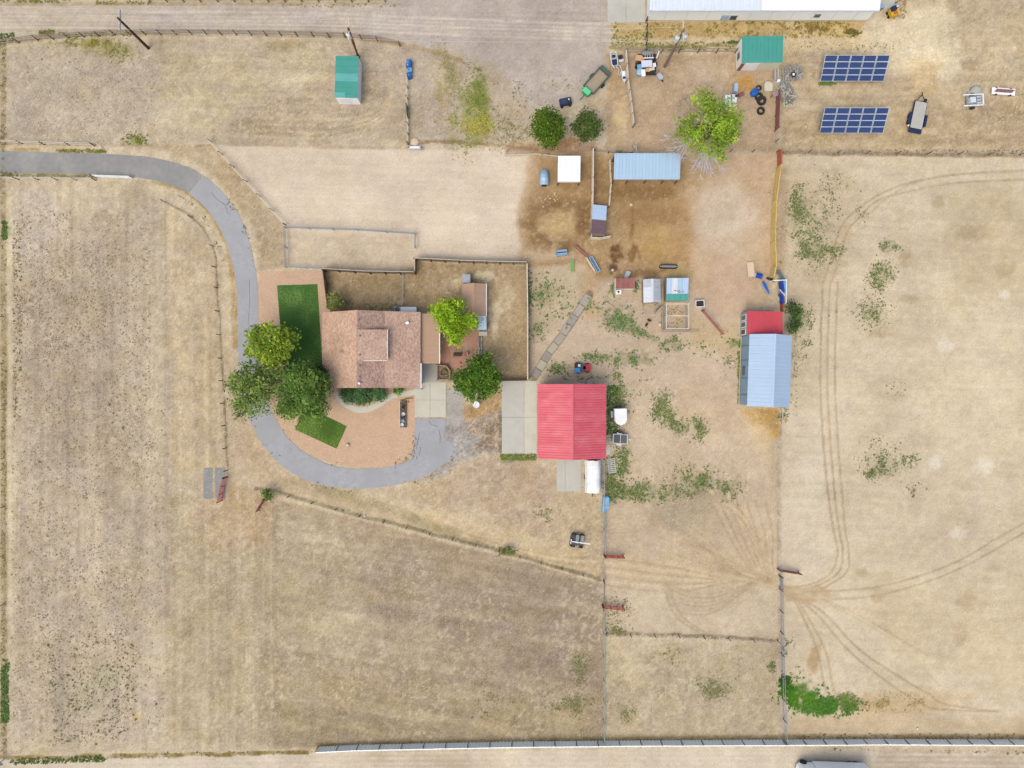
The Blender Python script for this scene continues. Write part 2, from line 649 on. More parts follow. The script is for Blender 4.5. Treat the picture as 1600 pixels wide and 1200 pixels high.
# corrals
zone([(834, 236), (1216, 240), (1206, 470), (1160, 500), (1060, 440), (930, 432), (900, 412), (812, 410), (812, 300)], (199, 172, 139), 7, warp=6, amp=0.6)
zone([(840, 245), (1066, 248), (1068, 430), (930, 434), (905, 398), (822, 385), (818, 320)], (169, 138, 97), 12, 0.95, warp=9, amp=0.7)
zone([(924, 240), (948, 240), (948, 330), (924, 330)], (176, 146, 108), 6, 0.7, warp=4)
zone([(1060, 300), (1090, 320), (1075, 440), (1040, 440), (1050, 350)], (182, 147, 104), 12, 0.8, warp=8)
blob(870, 350, 56, 48, (128, 98, 64), 0.72, 18, 0.5)
blob(915, 340, 14, 36, (120, 90, 56), 0.6, 12, 0.6)
blob(1000, 300, 66, 14, (140, 106, 66), 0.6, 14, 0.6)
blob(935, 300, 14, 40, (150, 116, 76), 0.5, 12, 0.6)
blob(1020, 428, 60, 8, (128, 98, 62), 0.5, 10, 0.6)
blob(872, 350, 34, 27, (197, 167, 118), 0.9, 16, 0.35)
blob(1025, 385, 42, 32, (190, 154, 100), 0.8, 18, 0.5)
blob(1010, 340, 60, 18, (152, 116, 70), 0.55, 18, 0.6)
blob(962, 396, 11, 15, (100, 68, 40), 0.85, 7, 0.9)
blob(957, 418, 8, 9, (92, 66, 42), 0.8, 6, 0.8)
blob(990, 395, 11, 13, (120, 88, 54), 0.6, 8, 0.9)
blob(1130, 338, 54, 60, (212, 191, 166), 0.95, 22, 0.3)
blob(1130, 330, 22, 28, (184, 166, 140), 0.3, 14, 0.5)
blob(1080, 275, 40, 25, (170, 137, 95), 0.5, 14, 0.7)
line([(986, 300), (987, 350), (989, 410)], 4, (126, 94, 56), 0.5, brk=0.9, wob=5)
zone([(1060, 414), (1078, 430), (1070, 440), (1030, 432)], (206, 180, 128), 7, 0.8, warp=5)
zone([(826, 408), (905, 404), (910, 414), (826, 418)], (170, 138, 100), 4, 0.7, warp=3)
blob(1135, 450, 50, 45, (203, 174, 145), 0.8, 20, 0.5)
# junk yard
zone([(950, 84), (1212, 84), (1214, 238), (950, 236)], (189, 163, 131), 5, warp=4, amp=0.8)
zone([(948, 90), (985, 90), (990, 205), (948, 210)], (186, 158, 122), 8, 0.7, warp=6)
blob(1163, 128, 18, 16, (197, 150, 84), 0.8, 9, 0.7)
blob(1100, 115, 40, 18, (208, 186, 154), 0.5, 14, 0.9)
blob(970, 185, 12, 26, (210, 186, 136), 0.7, 12, 0.6)
zone([(790, 225), (930, 226), (930, 240), (790, 240)], (172, 140, 112), 5, 0.8, warp=4)
blob(887, 222, 20, 10, (172, 122, 84), 0.7, 10, 0.5)
# verge under the long white building
zone([(1010, 34), (1350, 34), (1340, 56), (1010, 60)], (196, 168, 116), 5, 0.95, warp=4)
zone([(955, 36), (1008, 36), (1008, 62), (955, 60)], (204, 176, 124), 4, 0.9, warp=4)
zone([(955, 64), (1390, 52), (1390, 84), (955, 82)], (212, 190, 150), 6, 0.95, warp=5)
line([(955, 74), (1060, 75), (1150, 67)], 5, (120, 118, 70), 0.5, brk=0.9, wob=4)
# top right yard
zone([(1222, 82), (1380, 78), (1380, 20), (1420, -20), (3000, -20), (3000, 240), (1218, 238)], (190, 169, 135), 5, 0.95, warp=4)
zone([(1360, 30), (1480, -10), (1500, 60), (1495, 130), (1440, 130), (1350, 85)], (224, 206, 171), 14, 0.9, warp=16)
zone([(1480, 20), (1660, 0), (1660, 90), (1490, 90)], (190, 170, 134), 16, 0.6, warp=14)
zone([(1222, 190), (1640, 150), (1640, 240), (1222, 236)], (182, 158, 122), 18, 0.6, warp=14)
zone([(1420, 95), (1470, 95), (1460, 150), (1430, 150)], (200, 164, 108), 10, 0.5, warp=10)
zone([(1225, 90), (1290, 82), (1300, 160), (1230, 180)], (198, 178, 146), 14, 0.5, warp=12)
# right field
zone([(1218, 242), (3000, 246), (3000, 1156), (1222, 1154)], (213, 195, 165), 3, warp=2, amp=0.55)
zone([(1330, 420), (1640, 380), (1640, 760), (1340, 720)], (215, 196, 164), 40, 0.8, warp=40)
zone([(1470, 300), (1640, 310), (1640, 470), (1500, 470)], (203, 183, 146), 30, 0.6, warp=36)
zone([(1225, 640), (1290, 640), (1310, 880), (1225, 890)], (212, 196, 170), 16, 0.8, warp=14)
zone([(1340, 900), (1640, 900), (1640, 1100), (1420, 1050)], (206, 186, 150), 40, 0.6, warp=40)
zone([(1220, 250), (1330, 255), (1330, 420), (1225, 560)], (199, 178, 145), 22, 0.6, warp=20)
zone([(1218, 260), (1232, 260), (1226, 430), (1212, 430)], (178, 148, 116), 6, 0.6, warp=4)
zone([(1225, 1118), (1640, 1122), (1640, 1154), (1225, 1152)], (200, 176, 140), 10, 0.7, warp=7)
for bx, by, br in [(1477, 540, 14), (1461, 722, 14), (1497, 831, 14), (1540, 728, 14), (1570, 460, 10)]:
    blob(bx, by, br, br * 0.9, (232, 220, 198), 0.75, 10, 0.5)
for bx, by, bw, bh in [(1418, 405, 15, 16), (1468, 228, 12, 10), (1422, 468, 16, 8), (1372, 522, 16, 10), (1510, 940, 20, 14), (1370, 930, 11, 11), (1500, 990, 14, 20), (1466, 316, 12, 10), (1570, 420, 20, 14), (1530, 365, 30, 14), (1345, 895, 12, 8)]:
    blob(bx, by, bw, bh, (186, 164, 128), 0.6, 10, 0.7)
# bottom road
zone([(-2000, 1188), (300, 1180), (500, 1176), (900, 1170), (1220, 1168), (1380, 1172), (1440, 1176), (3000, 1180), (3000, 3000), (-2000, 3000)], (212, 196, 172), 3, warp=2, amp=0.5)
zone([(1370, 1174), (1440, 1170), (1660, 1172), (1660, 1230), (1370, 1230)], (180, 163, 140), 10, 0.7, warp=10)
zone([(560, 1172), (740, 1170), (730, 1230), (650, 1230)], (188, 168, 146), 14, 0.6, warp=14)
for yy in (1176, 1184, 1193, 1200):
    line([(-40, yy + 12), (500, yy + 2), (900, yy), (1640, yy + 4)], 2.5, (222, 206, 180), 0.5, brk=0.8)
line([(-20, 1184), (200, 1181), (480, 1176)], 5, (140, 120, 70), 0.8, brk=0.8, wob=4)
line([(495, 1166), (900, 1157), (1220, 1153), (1640, 1153)], 6, (158, 133, 88), 0.7, soft=4, brk=0.6)
# top dirt road ruts
for yy, a in ((18, 0.5), (25, 0.4), (31, 0.55), (37, 0.35), (43, 0.5)):
    line([(-40, yy), (240, yy + 1), (500, yy + 3), (720, yy + 12), (960, yy + 20)], 2.0, (220, 206, 186), a, brk=0.9)
    line([(-40, yy + 4), (240, yy + 5), (500, yy + 6), (720, yy + 16)], 2.0, (182, 166, 146), a * 0.7, brk=0.9)
# backyard
zone([(510, 424), (650, 430), (652, 410), (823, 414), (824, 594), (700, 596), (690, 488), (515, 488)], (172, 149, 115), 3, warp=2)
zone([(652, 412), (720, 414), (722, 470), (690, 488), (640, 480), (640, 430)], (176, 151, 116), 10, 0.6, warp=8)
zone([(764, 440), (824, 420), (824, 594), (770, 560), (762, 500)], (186, 161, 124), 8, 0.7, warp=6)
blob(755, 432, 22, 9, (222, 204, 166), 0.8, 9, 0.9)
blob(716, 443, 9, 10, (220, 200, 156), 0.8, 8, 0.7)
blob(776, 485, 9, 18, (216, 196, 162), 0.8, 9, 0.9)
blob(772, 512, 8, 20, (216, 196, 164), 0.8, 8, 0.9)
blob(792, 460, 14, 22, (208, 188, 152), 0.7, 10, 0.9)
blob(800, 540, 14, 30, (168, 145, 108), 0.5, 12, 0.8)
# crumbled asphalt turning area
zone([(646, 652), (697, 652), (697, 606), (722, 606), (724, 640), (784, 612), (784, 708), (730, 712), (700, 742), (640, 755), (640, 700)], (176, 166, 155), 5, 0.95, warp=4, amp=1.5)
zone([(716, 640), (784, 606), (784, 640), (758, 648), (740, 660), (722, 660)], (182, 146, 100), 5, 0.85, warp=5)
zone([(730, 668), (782, 640), (784, 706), (740, 700)], (176, 152, 130), 8, 0.7, warp=7, amp=2.4)
zone([(698, 608), (724, 610), (724, 664), (698, 666)], (184, 178, 168), 3, 0.9, warp=2.5, amp=0.8)
zone([(690, 690), (722, 672), (752, 690), (735, 716), (700, 722)], (178, 171, 162), 7, 0.8, warp=6, amp=1.2)
line([(783, 640), (783, 706)], 5, (128, 122, 90), 0.6, brk=0.7)
# tyre tracks of the right field
T = (180, 157, 122)
for dx, a in ((0, 0.55), (11, 0.55), (23, 0.5)):
    line([(1286 + dx, 440), (1283 + dx, 520), (1282 + dx, 600), (1286 + dx, 680), (1294 + dx * 0.95, 770), (1303 + dx * 0.8, 830), (1309 + dx * 0.75, 860), (1302 + dx, 890), (1280 + dx * 1.1, 908), (1245 + dx, 917 + dx * 0.3), (1218, 915 + dx * .2)], 2.2, T, a * 1.3, 0.03, 1.3, 0.35)
for dx in (0, 13):
    line([(1287 + dx, 440), (1300 + dx, 400), (1312 + dx, 360), (1330 + dx, 335 + dx * 0.4), (1370, 306 + dx * 0.6), (1420, 286 + dx), (1500, 272 + dx), (1640, 266 + dx)], 2.0, T, 0.6, 0.03, 1.4, 0.45)
line([(1340, 350), (1400, 300), (1470, 276), (1640, 262)], 1.6, T, 0.4, 0.02, 1.3, 0.5)
for dy in (0, 13):
    line([(1230, 925 + dy), (1350, 920 + dy), (1430, 902 + dy), (1500, 875 + dy), (1560, 840 + dy * 1.2), (1650, 790 + dy)], 2.0, T, 0.6, 0.02, 1.4, 0.4)
for k in (0, 13):
    line([(1235 + k * .5, 930), (1275 + k, 958), (1330 + k, 1020 - k * .4), (1400 + k, 1075 - k), (1440 + k, 1098 - k), (1465 + k, 1108 - k * .6), (1560, 1112)], 2.2, T, 0.75, 0.03, 1.3, 0.35)
    line([(1240 + k * .3, 935), (1258 + k * .6, 970), (1278 + k, 1020), (1288 + k, 1070), (1300 + k, 1096)], 2.2, T, 0.65, 0.02, 1.3, 0.4)
blob(1272, 1030, 9, 26, (176, 142, 98), 0.6, 8, 0.7, 0.25)
zone([(1220, 918), (1290, 918), (1310, 935), (1255, 945), (1222, 930)], (190, 164, 126), 8, 0.8, warp=6)
zone([(1440, 1078), (1470, 1088), (1520, 1092), (1440, 1114), (1340, 1122), (1330, 1090)], (190, 160, 116), 14, 0.6, warp=10)
# tracks crossing the middle yard
for k in range(7):
    y0 = 870 + k * 7
    line([(700 + k * 20, 830 + k * 6), (860, 868 + k * 4), (946, y0 + 2), (1060, y0 + 18 - k), (1150, 908), (1216, 906 + k * 2.5)], 1.6, (222, 200, 160) if k % 2 else T, 0.55, 0.015, 1.5, 0.6)
for k in range(6):
    line([(1034 + k, 902 + 6 * k), (1066, 922 + 7 * k), (1112, 928 + 6 * k), (1152, 917 + 3 * k), (1188, 904)], 1.6, T if k % 2 else (186, 164, 130), 0.55, 0.015, 1.8, 0.5)
    line([(1046 + k * 6, 872 - 7 * k), (1090 + k * 3, 884 - 5 * k), (1130, 894 - 3 * k), (1170, 902), (1212, 909)], 1.6, T if k % 2 else (188, 166, 132), 0.5, 0.012, 1.8, 0.5)
for k in range(7):
    line([(1100 + k * 16, 760 + k * 4), (1130 + k * 13, 820 + k * 3), (1165 + k * 7, 880), (1195 + k * 3, 912)], 1.8, T, 0.6, 0.015, 1.8, 0.45)
for k in range(4):
    line([(1030 + k * 16, 840 - k * 6), (1080 + k * 12, 852), (1140, 875 + k * 3), (1205, 905)], 1.7, (182, 158, 124), 0.4, 0.015, 1.8, 0.5)
for k in (0, 9):
    line([(1040 + k, 922), (1046 + k, 945), (1064 + k, 970), (1100 + k, 992)], 1.6, (176, 152, 118), 0.6, 0.02, 1.2, 0.3)
for k in range(6):
    line([(1214, 900 + k * 3), (1180 - k * 4, 860 - k * 12), (1165 - k * 12, 800 - k * 6), (1170 - k * 16, 740)], 2.0, T if k % 2 else (216, 194, 156), 0.5, 0.02, 1.4, 0.5)
for k in range(5):
    line([(1222, 922), (1262 + k * 5, 926 + k * 3), (1330 + k * 20, 950 + k * 16), (1440 + k * 10, 1000 + k * 24)], 1.8, T if k % 2 else (220, 200, 164), 0.4, 0.01, 1.5, 0.6)
# tracks beside the drive and top right arcs
for k in range(9):
    r = 60 + k * 9
    line([(1500 + r * 0.2, 200 + r * 0.02), (1530 + r * 0.5, 190 - k), (1565 + r * 0.25, 165 - k * 3), (1585 + r * .2, 120)], 1.5, (206, 186, 146) if k % 2 else (176, 156, 122), 0.45, 0, 1.6, 0.6)
for k in range(8):
    line([(400, 178 + k * 5), (500, 182 + k * 5), (560, 178 + k * 4), (600, 160 + k * 3), (610 + k, 120)], 1.6, (206, 186, 150) if k % 2 else (172, 152, 122), 0.45, 0, 1.8, 0.6)
for k in (0, 10):
    line([(375 - k, 640), (392 - k, 690), (430 - k * 1.3, 735), (500, 772 + k * .5)], 2, (186, 162, 130), 0.4, 0, 1.8, 0.5)
# inner kerb wear along the drive
line([(258, 285), (310, 310), (350, 365), (364, 430), (367, 540)], 6, (176, 146, 92), 0.65, brk=0.5, soft=4, wob=4)
line([(240, 283), (290, 297), (330, 330)], 5, (150, 134, 72), 0.5, brk=0.8, wob=4)
line([(0, 272), (100, 274), (150, 275)], 4, (140, 132, 84), 0.6, brk=0.8, wob=3)
line([(90, 236), (165, 236)], 3, (120, 122, 60), 0.8, brk=0.8, wob=3)
line([(20, 233), (60, 234)], 3, (180, 150, 90), 0.8, brk=0.8, wob=3)
# dark weedy lines under wire fences
W = (136, 120, 88)
line([(258, 316), (300, 340), (333, 385), (340, 450), (346, 560), (355, 740)], 1.6, (128, 110, 80), 0.65, soft=1.4, brk=0.5, wob=3)
line([(258, 330), (258, 460)], 1.6, (150, 132, 104), 0.5, brk=0.5)
line([(400, 763), (420, 766), (600, 815), (780, 860), (943, 907)], 3.6, W, 0.75, soft=2, brk=0.35, wob=3)
line([(945, 990), (1060, 992), (1215, 1001)], 3, (140, 126, 102), 0.7, soft=1.8, brk=0.35, wob=3)
line([(1217, 238), (1400, 241), (1640, 243)], 4, (150, 128, 100), 0.75, soft=2.5, brk=0.5, wob=3)
line([(1217, 640), (1214, 760), (1216, 900)], 2, (182, 160, 124), 0.55, soft=2, brk=0.5, wob=3)
line([(1219, 920), (1221, 1155)], 6, (180, 164, 146), 0.7, soft=2, brk=0.4)
line([(943, 720), (943, 1158)], 4, (160, 144, 120), 0.5, soft=2.5, brk=0.5, wob=3)
line([(946, 1010), (952, 1100), (950, 1150)], 2, (216, 196, 156), 0.5, brk=0.7, wob=3)
line([(640, 222), (720, 222), (780, 228), (840, 233)], 4, (140, 112, 76), 0.6, brk=0.7, wob=4)
line([(0, 224), (150, 226), (330, 228)], 3, (168, 146, 112), 0.6, brk=0.7, wob=3)
line([(330, 226), (640, 232)], 3, (176, 152, 118), 0.45, brk=0.7, wob=3)
line([(637, 125), (638, 225)], 5, (160, 144, 118), 0.6, soft=3)
line([(-20, 6), (240, 6), (610, 5)], 4, (170, 150, 112), 0.6, brk=0.8)
line([(0, 70), (60, 62), (180, 53), (540, 59), (625, 72)], 4, (168, 148, 108), 0.55, brk=0.6)
line([(540, 58), (620, 68), (680, 82), (720, 95)], 4, (166, 138, 100), 0.6, brk=0.6, soft=3)
line([(1288, 129), (1380, 129)], 3, (150, 128, 88), 0.4, brk=0.8)
line([(921, 460), (880, 522), (858, 551), (834, 590)], 11, (126, 114, 90), 0.75, soft=2, brk=0.3, smooth=False)
# olive and tan ground patches by the lot and fences, each with its own shape
blob(735, 180, 26, 50, (128, 132, 58), 0.55, 16, 0.9, 0.2)
blob(752, 150, 14, 40, (112, 124, 54), 0.7, 12, 0.8, -0.2)
blob(750, 195, 24, 16, (160, 152, 66), 0.7, 12, 0.8)
blob(700, 110, 12, 36, (150, 140, 88), 0.5, 12, 0.9, -0.5)
blob(690, 150, 12, 28, (176, 156, 96), 0.45, 12, 0.9)
blob(130, 68, 45, 7, (150, 140, 70), 0.7, 10, 0.8)
blob(170, 78, 45, 12, (152, 143, 88), 0.6, 12, 0.8)
blob(210, 220, 16, 9, (128, 130, 66), 0.75, 9, 0.7)
blob(445, 70, 40, 8, (168, 146, 104), 0.6, 10, 0.8)
# green patches underneath the weeds
Gd = (98, 112, 62)
for q in [(965, 500, 26, 24, .5), (1000, 520, 30, 8, .5, .4), (1050, 538, 18, 10, .7), (985, 560, 34, 13, .55), (930, 560, 20, 9, .35), (918, 470, 10, 10, .4), (855, 460, 22, 18, .3), (840, 520, 12, 20, .3),
          (1035, 640, 18, 26, .4), (1060, 665, 26, 16, .4, .5), (1090, 670, 14, 18, .35), (1010, 770, 60, 16, .45), (1090, 755, 40, 20, .5), (1140, 765, 20, 16, .35), (965, 620, 12, 40, .6), (970, 720, 14, 30, .45), (955, 760, 10, 18, .6), (1150, 535, 12, 8, .8), (1157, 590, 5, 36, .6),
          (1262, 350, 34, 36, .35), (1248, 320, 14, 30, .4), (1270, 390, 22, 20, .45), (1390, 385, 14, 9, .5), (1375, 430, 20, 22, .4), (1360, 490, 24, 20, .3), (1250, 500, 16, 30, .4), (1390, 730, 30, 18, .25),
          (905, 1045, 10, 24, .35), (895, 1100, 26, 14, .4), (1115, 1075, 24, 18, .4), (975, 1110, 18, 14, .3), (885, 1100, 20, 12, .3), (840, 715, 20, 6, .0), (795, 718, 24, 6, .7), (820, 717, 20, 5, .6), (770, 855, 8, 5, .5),
          (6, 1075, 7, 50, .7), (12, 360, 6, 14, .7), (120, 1090, 50, 30, .2), (165, 1060, 30, 20, .25), (130, 440, 60, 60, .12)]:
    blob(q[0], q[1], q[2] * .9, q[3] * .9, Gd, q[4] * .5, 7, 1.2, q[5] if len(q) > 5 else 0)
blob(1248, 1085, 24, 22, (84, 116, 44), 0.7, 9, 0.9)
blob(1285, 1104, 30, 13, (84, 116, 50), 0.65, 9, 0.9)
blob(1322, 1098, 22, 14, (124, 128, 74), 0.5, 9, 1.0)
blob(1230, 1072, 10, 14, (84, 116, 44), 0.7, 8, 0.9)
blob(855, 705, 24, 5, Gd, 0.5, 8, 0.7)
blob(966, 762, 12, 13, (190, 158, 122), 0.9, 8, 0.4)
blob(215, 1120, 10, 8, (214, 186, 130), 0.6, 8, 0.6)

zone([(40, 420), (180, 400), (200, 700), (60, 760)], (178, 161, 136), 40, 0.35, warp=40)
zone([(185, 330), (255, 340), (258, 760), (205, 760)], (205, 187, 156), 16, 0.5, warp=12)
zone([(520, 860), (930, 930), (935, 980), (520, 930)], (160, 142, 116), 26, 0.4, warp=22)
zone([(700, 1010), (900, 1020), (880, 1080), (720, 1070)], (160, 143, 118), 30, 0.4, warp=26)
zone([(450, 900), (560, 940), (560, 1050), (450, 1060)], (200, 184, 150), 30, 0.4, warp=28)
# streaky mowing marks
streaks([(5, 284), (220, 284), (335, 385), (352, 740), (428, 780), (428, 1165), (5, 1175)], math.pi / 2, 240, 7, (20, 19, 15), 21)
streaks([(430, 780), (942, 912), (942, 1155), (430, 1165)], 0.16, 140, 9, (19, 18, 15), 25)
streaks([(250, 66), (640, 80), (640, 222), (250, 222)], 0.02, 90, 6, (17, 16, 12), 28)
streaks([(1222, 250), (1640, 250), (1640, 1150), (1222, 1150)], 0.04, 60, 6, (9, 8, 7), 31)
streaks([(1222, 90), (1640, 60), (1640, 238), (1222, 236)], -0.03, 80, 7, (18, 17, 13), 33)
streaks([(330, 230), (830, 238), (826, 408), (450, 416)], 0.03, 80, 4, (8, 7, 6), 35)
streaks([(-40, 10), (950, 10), (950, 60), (-40, 60)], 0.02, 200, 3, (12, 11, 10), 37)

# mottling everywhere: broad tints, straw and grit
n1 = fb(PX, PY, 150, 3, 41) - 0.5
n2 = fb(PX, PY, 42, 4, 45) - 0.5
n3 = fb(PX, PY, 9, 3, 51) - 0.5
n4 = rng.random(PX.shape).astype(np.float32) - 0.5
n5 = fb(PX, PY, 28, 3, 57) - 0.5
tex = (n1 * 20 + n2 * 26 + n3 * 36 * AMP + n4 * 22 * AMP)[..., None] * np.array((1, 1, 0.95), np.float32)
tint = (n5 * 13 * np.clip(AMP, 0.5, 1))[..., None] * np.array((0.45, 0.22, -0.75), np.float32)
CC += tex + tint + np.array((0, 0, 0.5), np.float32)
sp = rng.random(PX.shape).astype(np.float32)
CC -= (np.clip((sp - 0.975) * 40, 0, 1) * AMP * 26)[..., None]
CC += (np.clip((0.02 - sp) * 50, 0, 1) * AMP * 24)[..., None]
# sun-bleached straw flecks
fl = np.clip((fb(PX, PY, 5, 2, 61) - 0.60) * 6, 0, 1) * np.clip((fb(PX, PY, 60, 3, 65) - 0.42) * 5, 0, 1) * np.clip(AMP, 0, 1)
CC += (fl * 0.5)[..., None] * (np.array((224, 207, 176), np.float32) - CC)

far = ss(np.maximum(np.abs(PX - 800) - 860, np.abs(PY - 600) - 660), 0, 200)[..., None]
CC = CC * (1 - far) + np.array((200, 180, 148), np.float32) * far
ZZ -= np.clip(0.5 - fb(PX, PY, 16, 3, 71), 0, 1) * 0.05
ny, nx = PX.shape
V = np.stack([(PX - 800) * S, (600 - PY) * S, ZZ], -1).reshape(-1, 3)
idx = np.arange(ny * nx).reshape(ny, nx)
F = np.stack([idx[1:, :-1], idx[1:, 1:], idx[:-1, 1:], idx[:-1, :-1]], -1).reshape(-1, 4)
m_ground = attr_mat('dry_soil', 0.95, fine=0.17, fscale=4.5, bump=0.35, bscale=5.0)
ground = link('ground', np_mesh('ground', V, F, m_ground, alin(CC.reshape(-1, 3)), smooth=True))
tag(ground, 'bare sandy soil and dry pasture under everything', 'ground', kind='structure')
del V, F, tex, tint, n1, n2, n3, n4, n5

# ------------------------------------------------------------------ drive, paths, slabs, lawns
m_asph_old = mat('old_asphalt', (152, 150, 147), 0.9, 0.12, 1.6, stain=(180, 174, 164), stain_scale=0.22, stain_amt=0.75, bump=0.3)
m_asph = mat('grey_asphalt', (174, 174, 176), 0.9, 0.12, 1.2, stain=(158, 156, 154), stain_scale=0.3, stain_amt=0.55, bump=0.3)
m_conc = mat('concrete', (200, 197, 186), 0.9, 0.06, 0.7, stain=(188, 182, 168), stain_scale=0.4, stain_amt=0.5)
m_conc2 = mat('pale_concrete', (212, 206, 190), 0.9, 0.06, 0.7, stain=(196, 186, 164), stain_scale=0.4, stain_amt=0.5)
m_conc3 = mat('weathered_concrete', (186, 182, 172), 0.9, 0.08, 0.9, stain=(170, 162, 150), stain_scale=0.6, stain_amt=0.5)
m_gravel = mat('pink_gravel', (211, 178, 147), 0.95, 0.17, 4.0, bump=0.8, bscale=6, stain=(196, 158, 132), stain_scale=0.7, stain_amt=0.55)
m_seam = mat('tar', (116, 110, 104), 0.9, 0.2, 3)


def strip(name, cl, m, z, label, cat, jit=0.5):
    """a paved band along a centreline of (px, py, half width)"""
    P = catmull(cl, 8)
    L_, R_ = [], []
    for i, p in enumerate(P):
        a, b = np.array(P[max(i - 1, 0)][:2]), np.array(P[min(i + 1, len(P) - 1)][:2])
        d = (b - a) / (np.linalg.norm(b - a) + 1e-9)
        n = np.array((-d[1], d[0]))
        c = np.array(p[:2])
        L_.append(tuple(c + n * (p[2] + random.uniform(-jit, jit))))
        R_.append(tuple(c - n * (p[2] + random.uniform(-jit, jit))))
    mb = MB()
    for i in range(len(P)):
        for q in (L_[i], R_[i]):
            x, y = G(*q)
            mb.v += [(x, y, z), (x, y, -0.12)]
    for i in range(len(P) - 1):
        b = i * 4
        l0, l0b, r0, r0b, l1, l1b, r1, r1b = range(b, b + 8)
        mb.f += [(l0, r0, r1, l1)[::-1] if False else (l0, l1, r1, r0), (l0, l0b, l1b, l1), (r0, r1, r1b, r0b)]
    o = mb.build(name, m)
    return tag(o, label, cat, kind='structure')


def sheet(name, px, m, z, label, cat, jit=0.0, kind='structure', parent=None, depth=0.12):
    pts = []
    n = len(px)
    for i in range(n):
        a, b = px[i], px[(i + 1) % n]
        k = max(1, int(math.hypot(b[0] - a[0], b[1] - a[1]) / 8)) if jit else 1
        for t in range(k):
            pts.append(G(a[0] + (b[0] - a[0]) * t / k + random.uniform(-jit, jit), a[1] + (b[1] - a[1]) * t / k + random.uniform(-jit, jit)))
    area = sum(pts[i][0] * pts[(i + 1) % len(pts)][1] - pts[(i + 1) % len(pts)][0] * pts[i][1] for i in range(len(pts)))
    if area < 0:
        pts = pts[::-1]
    o = MB().prism(pts, z - depth - 0.02, z).build(name, m, parent)
    if parent is None:
        tag(o, label, cat, kind=kind)
    return o


sheet('gravel_bed', [(404, 424), (508, 423), (518, 486), (560, 495), (652, 560), (650, 612), (649, 668), (648, 690), (643, 707), (630, 721), (600, 732), (570, 733), (530, 727), (490, 714), (455, 691), (425, 649), (408, 612), (404, 560), (403, 500)],
      m_gravel, 0.012, 'pinkish gravel landscaping round the house inside the curve of the drive', 'gravel', 0.8)
drive_a = strip('driveway', [(-80, 253, 17), (0, 253, 17), (100, 255, 16.5), (180, 258, 16.5), (240, 264, 17), (285, 277, 18), (308, 289, 18)], m_asph_old, 0.03, 'older darker asphalt drive entering from the west edge', 'driveway')
drive_b = strip('driveway', [(306.5, 288.5, 18), (334, 312, 18), (360, 350, 18), (378, 400, 17), (386, 450, 16.5), (388, 500, 16), (388, 550, 16), (393, 600, 17), (409, 652, 18.5), (432, 692, 19), (465, 722, 19), (510, 742, 17), (560, 748, 15.5), (610, 744, 15), (655, 730, 15), (688, 712, 14), (708, 697, 12)], m_asph,
                0.034, 'long curved grey asphalt drive sweeping round the trees to the house', 'driveway')
apron = sheet('parking_apron', [(648, 655), (697, 655), (694, 676), (690, 700), (668, 724), (646, 726), (648, 700)], m_asph, 0.024, 'cracked asphalt apron between the garage slab and the drive', 'apron', 0.8)
for pts, par in (([(650, 702), (653, 690), (655, 676)], apron), ([(655, 712), (657, 698)], apron), ([(671, 658), (675, 664), (684, 666)], apron), ([(686, 672), (688, 684), (687, 694)], apron), ([(372, 330), (360, 322), (347, 317)], drive_b), ([(389, 436), (390, 470), (388, 520)], drive_b), ([(330, 300), (340, 312), (352, 322), (356, 334)], drive_b)):
    MB().tube([G3(p[0] + random.uniform(-.5, .5), p[1] + random.uniform(-.5, .5), 0.03) for p in catmull(pts, 5)], 0.024, 4).build('crack', m_seam, par)


def pads(name, rects, z, label, cat='slab'):
    t = thing(name, label, cat, (0, 0, 0))
    t['kind'] = 'structure'
    for (x0, y0, x1, y1, m) in rects:
        a, b = G(x0, y1), G(x1, y0)
        MB().b2(a[0] + .02, b[0] - .02, a[1] + .02, b[1] - .02, -0.12, z + random.uniform(0, .008)).build('slab', m, t)
    return t


pads('concrete_pad', [(648, 597, 672, 625, m_conc2), (672, 597, 697, 625, m_conc2), (648, 625, 672, 652, m_conc2), (672, 625, 697, 652, m_conc2), (658, 569, 683, 597, m_conc3)], 0.05, 'cream concrete slab at the house garage door')
pads('concrete_pad', [(784, 595, 819, 652, m_conc), (784, 652, 819, 709, m_conc), (819, 595, 839, 652, m_conc2), (819, 652, 839, 709, m_conc2)], 0.05, 'pale concrete apron along the west side of the red roofed barn')
pads('concrete_pad', [(870, 717, 883, 768, m_conc), (883, 717, 908, 768, m_conc)], 0.05, 'plain concrete pad south of the red roofed barn')
pads('concrete_pad', [(947, 680, 954, 692, m_conc3), (947, 694, 954, 711, m_conc)], 0.06, 'narrow concrete step along the east wall of the red barn')
pads('concrete_pad', [(949, -40, 978, 35, m_conc), (978, -40, 1008, 35, m_conc)], 0.05, 'concrete forecourt at the west end of the long white building')
pads('concrete_pad', [(1371, -40, 1401, 14, m_conc)], 0.05, 'small concrete pad at the east end of the long white building')
m_mat = mat('rubber_mat', (148, 148, 146), 0.9, 0.08, 1.0, stain=(184, 176, 160), stain_scale=0.8, stain_amt=0.5)
for x0, x1, w in ((318, 332, 'western'), (336, 352, 'eastern')):
    o = sheet('ground_slab', rect(x0, 731, x1, 779), m_mat, 0.02, 'grey weathered slab, %s of the pair set in the west field' % w, 'slab', 0.5)
    o['kind'] = 'thing'
    o['group'] = 'pair of grey slabs in the field'
strip('walkway', [(524, 614, 4), (532, 626, 4), (545, 635, 4.2), (562, 641, 4.4), (582, 637, 4.4), (600, 626, 4.4), (616, 618, 4.2), (649, 613, 4.2)], m_conc2, 0.03, 'curving pale concrete walk in front of the house', 'walkway', 0.2)
m_patio = mat('brick_paving', (196, 146, 120), 0.9, 0.10, 1.5, stain=(180, 132, 110), stain_scale=1.2, stain_amt=0.5)
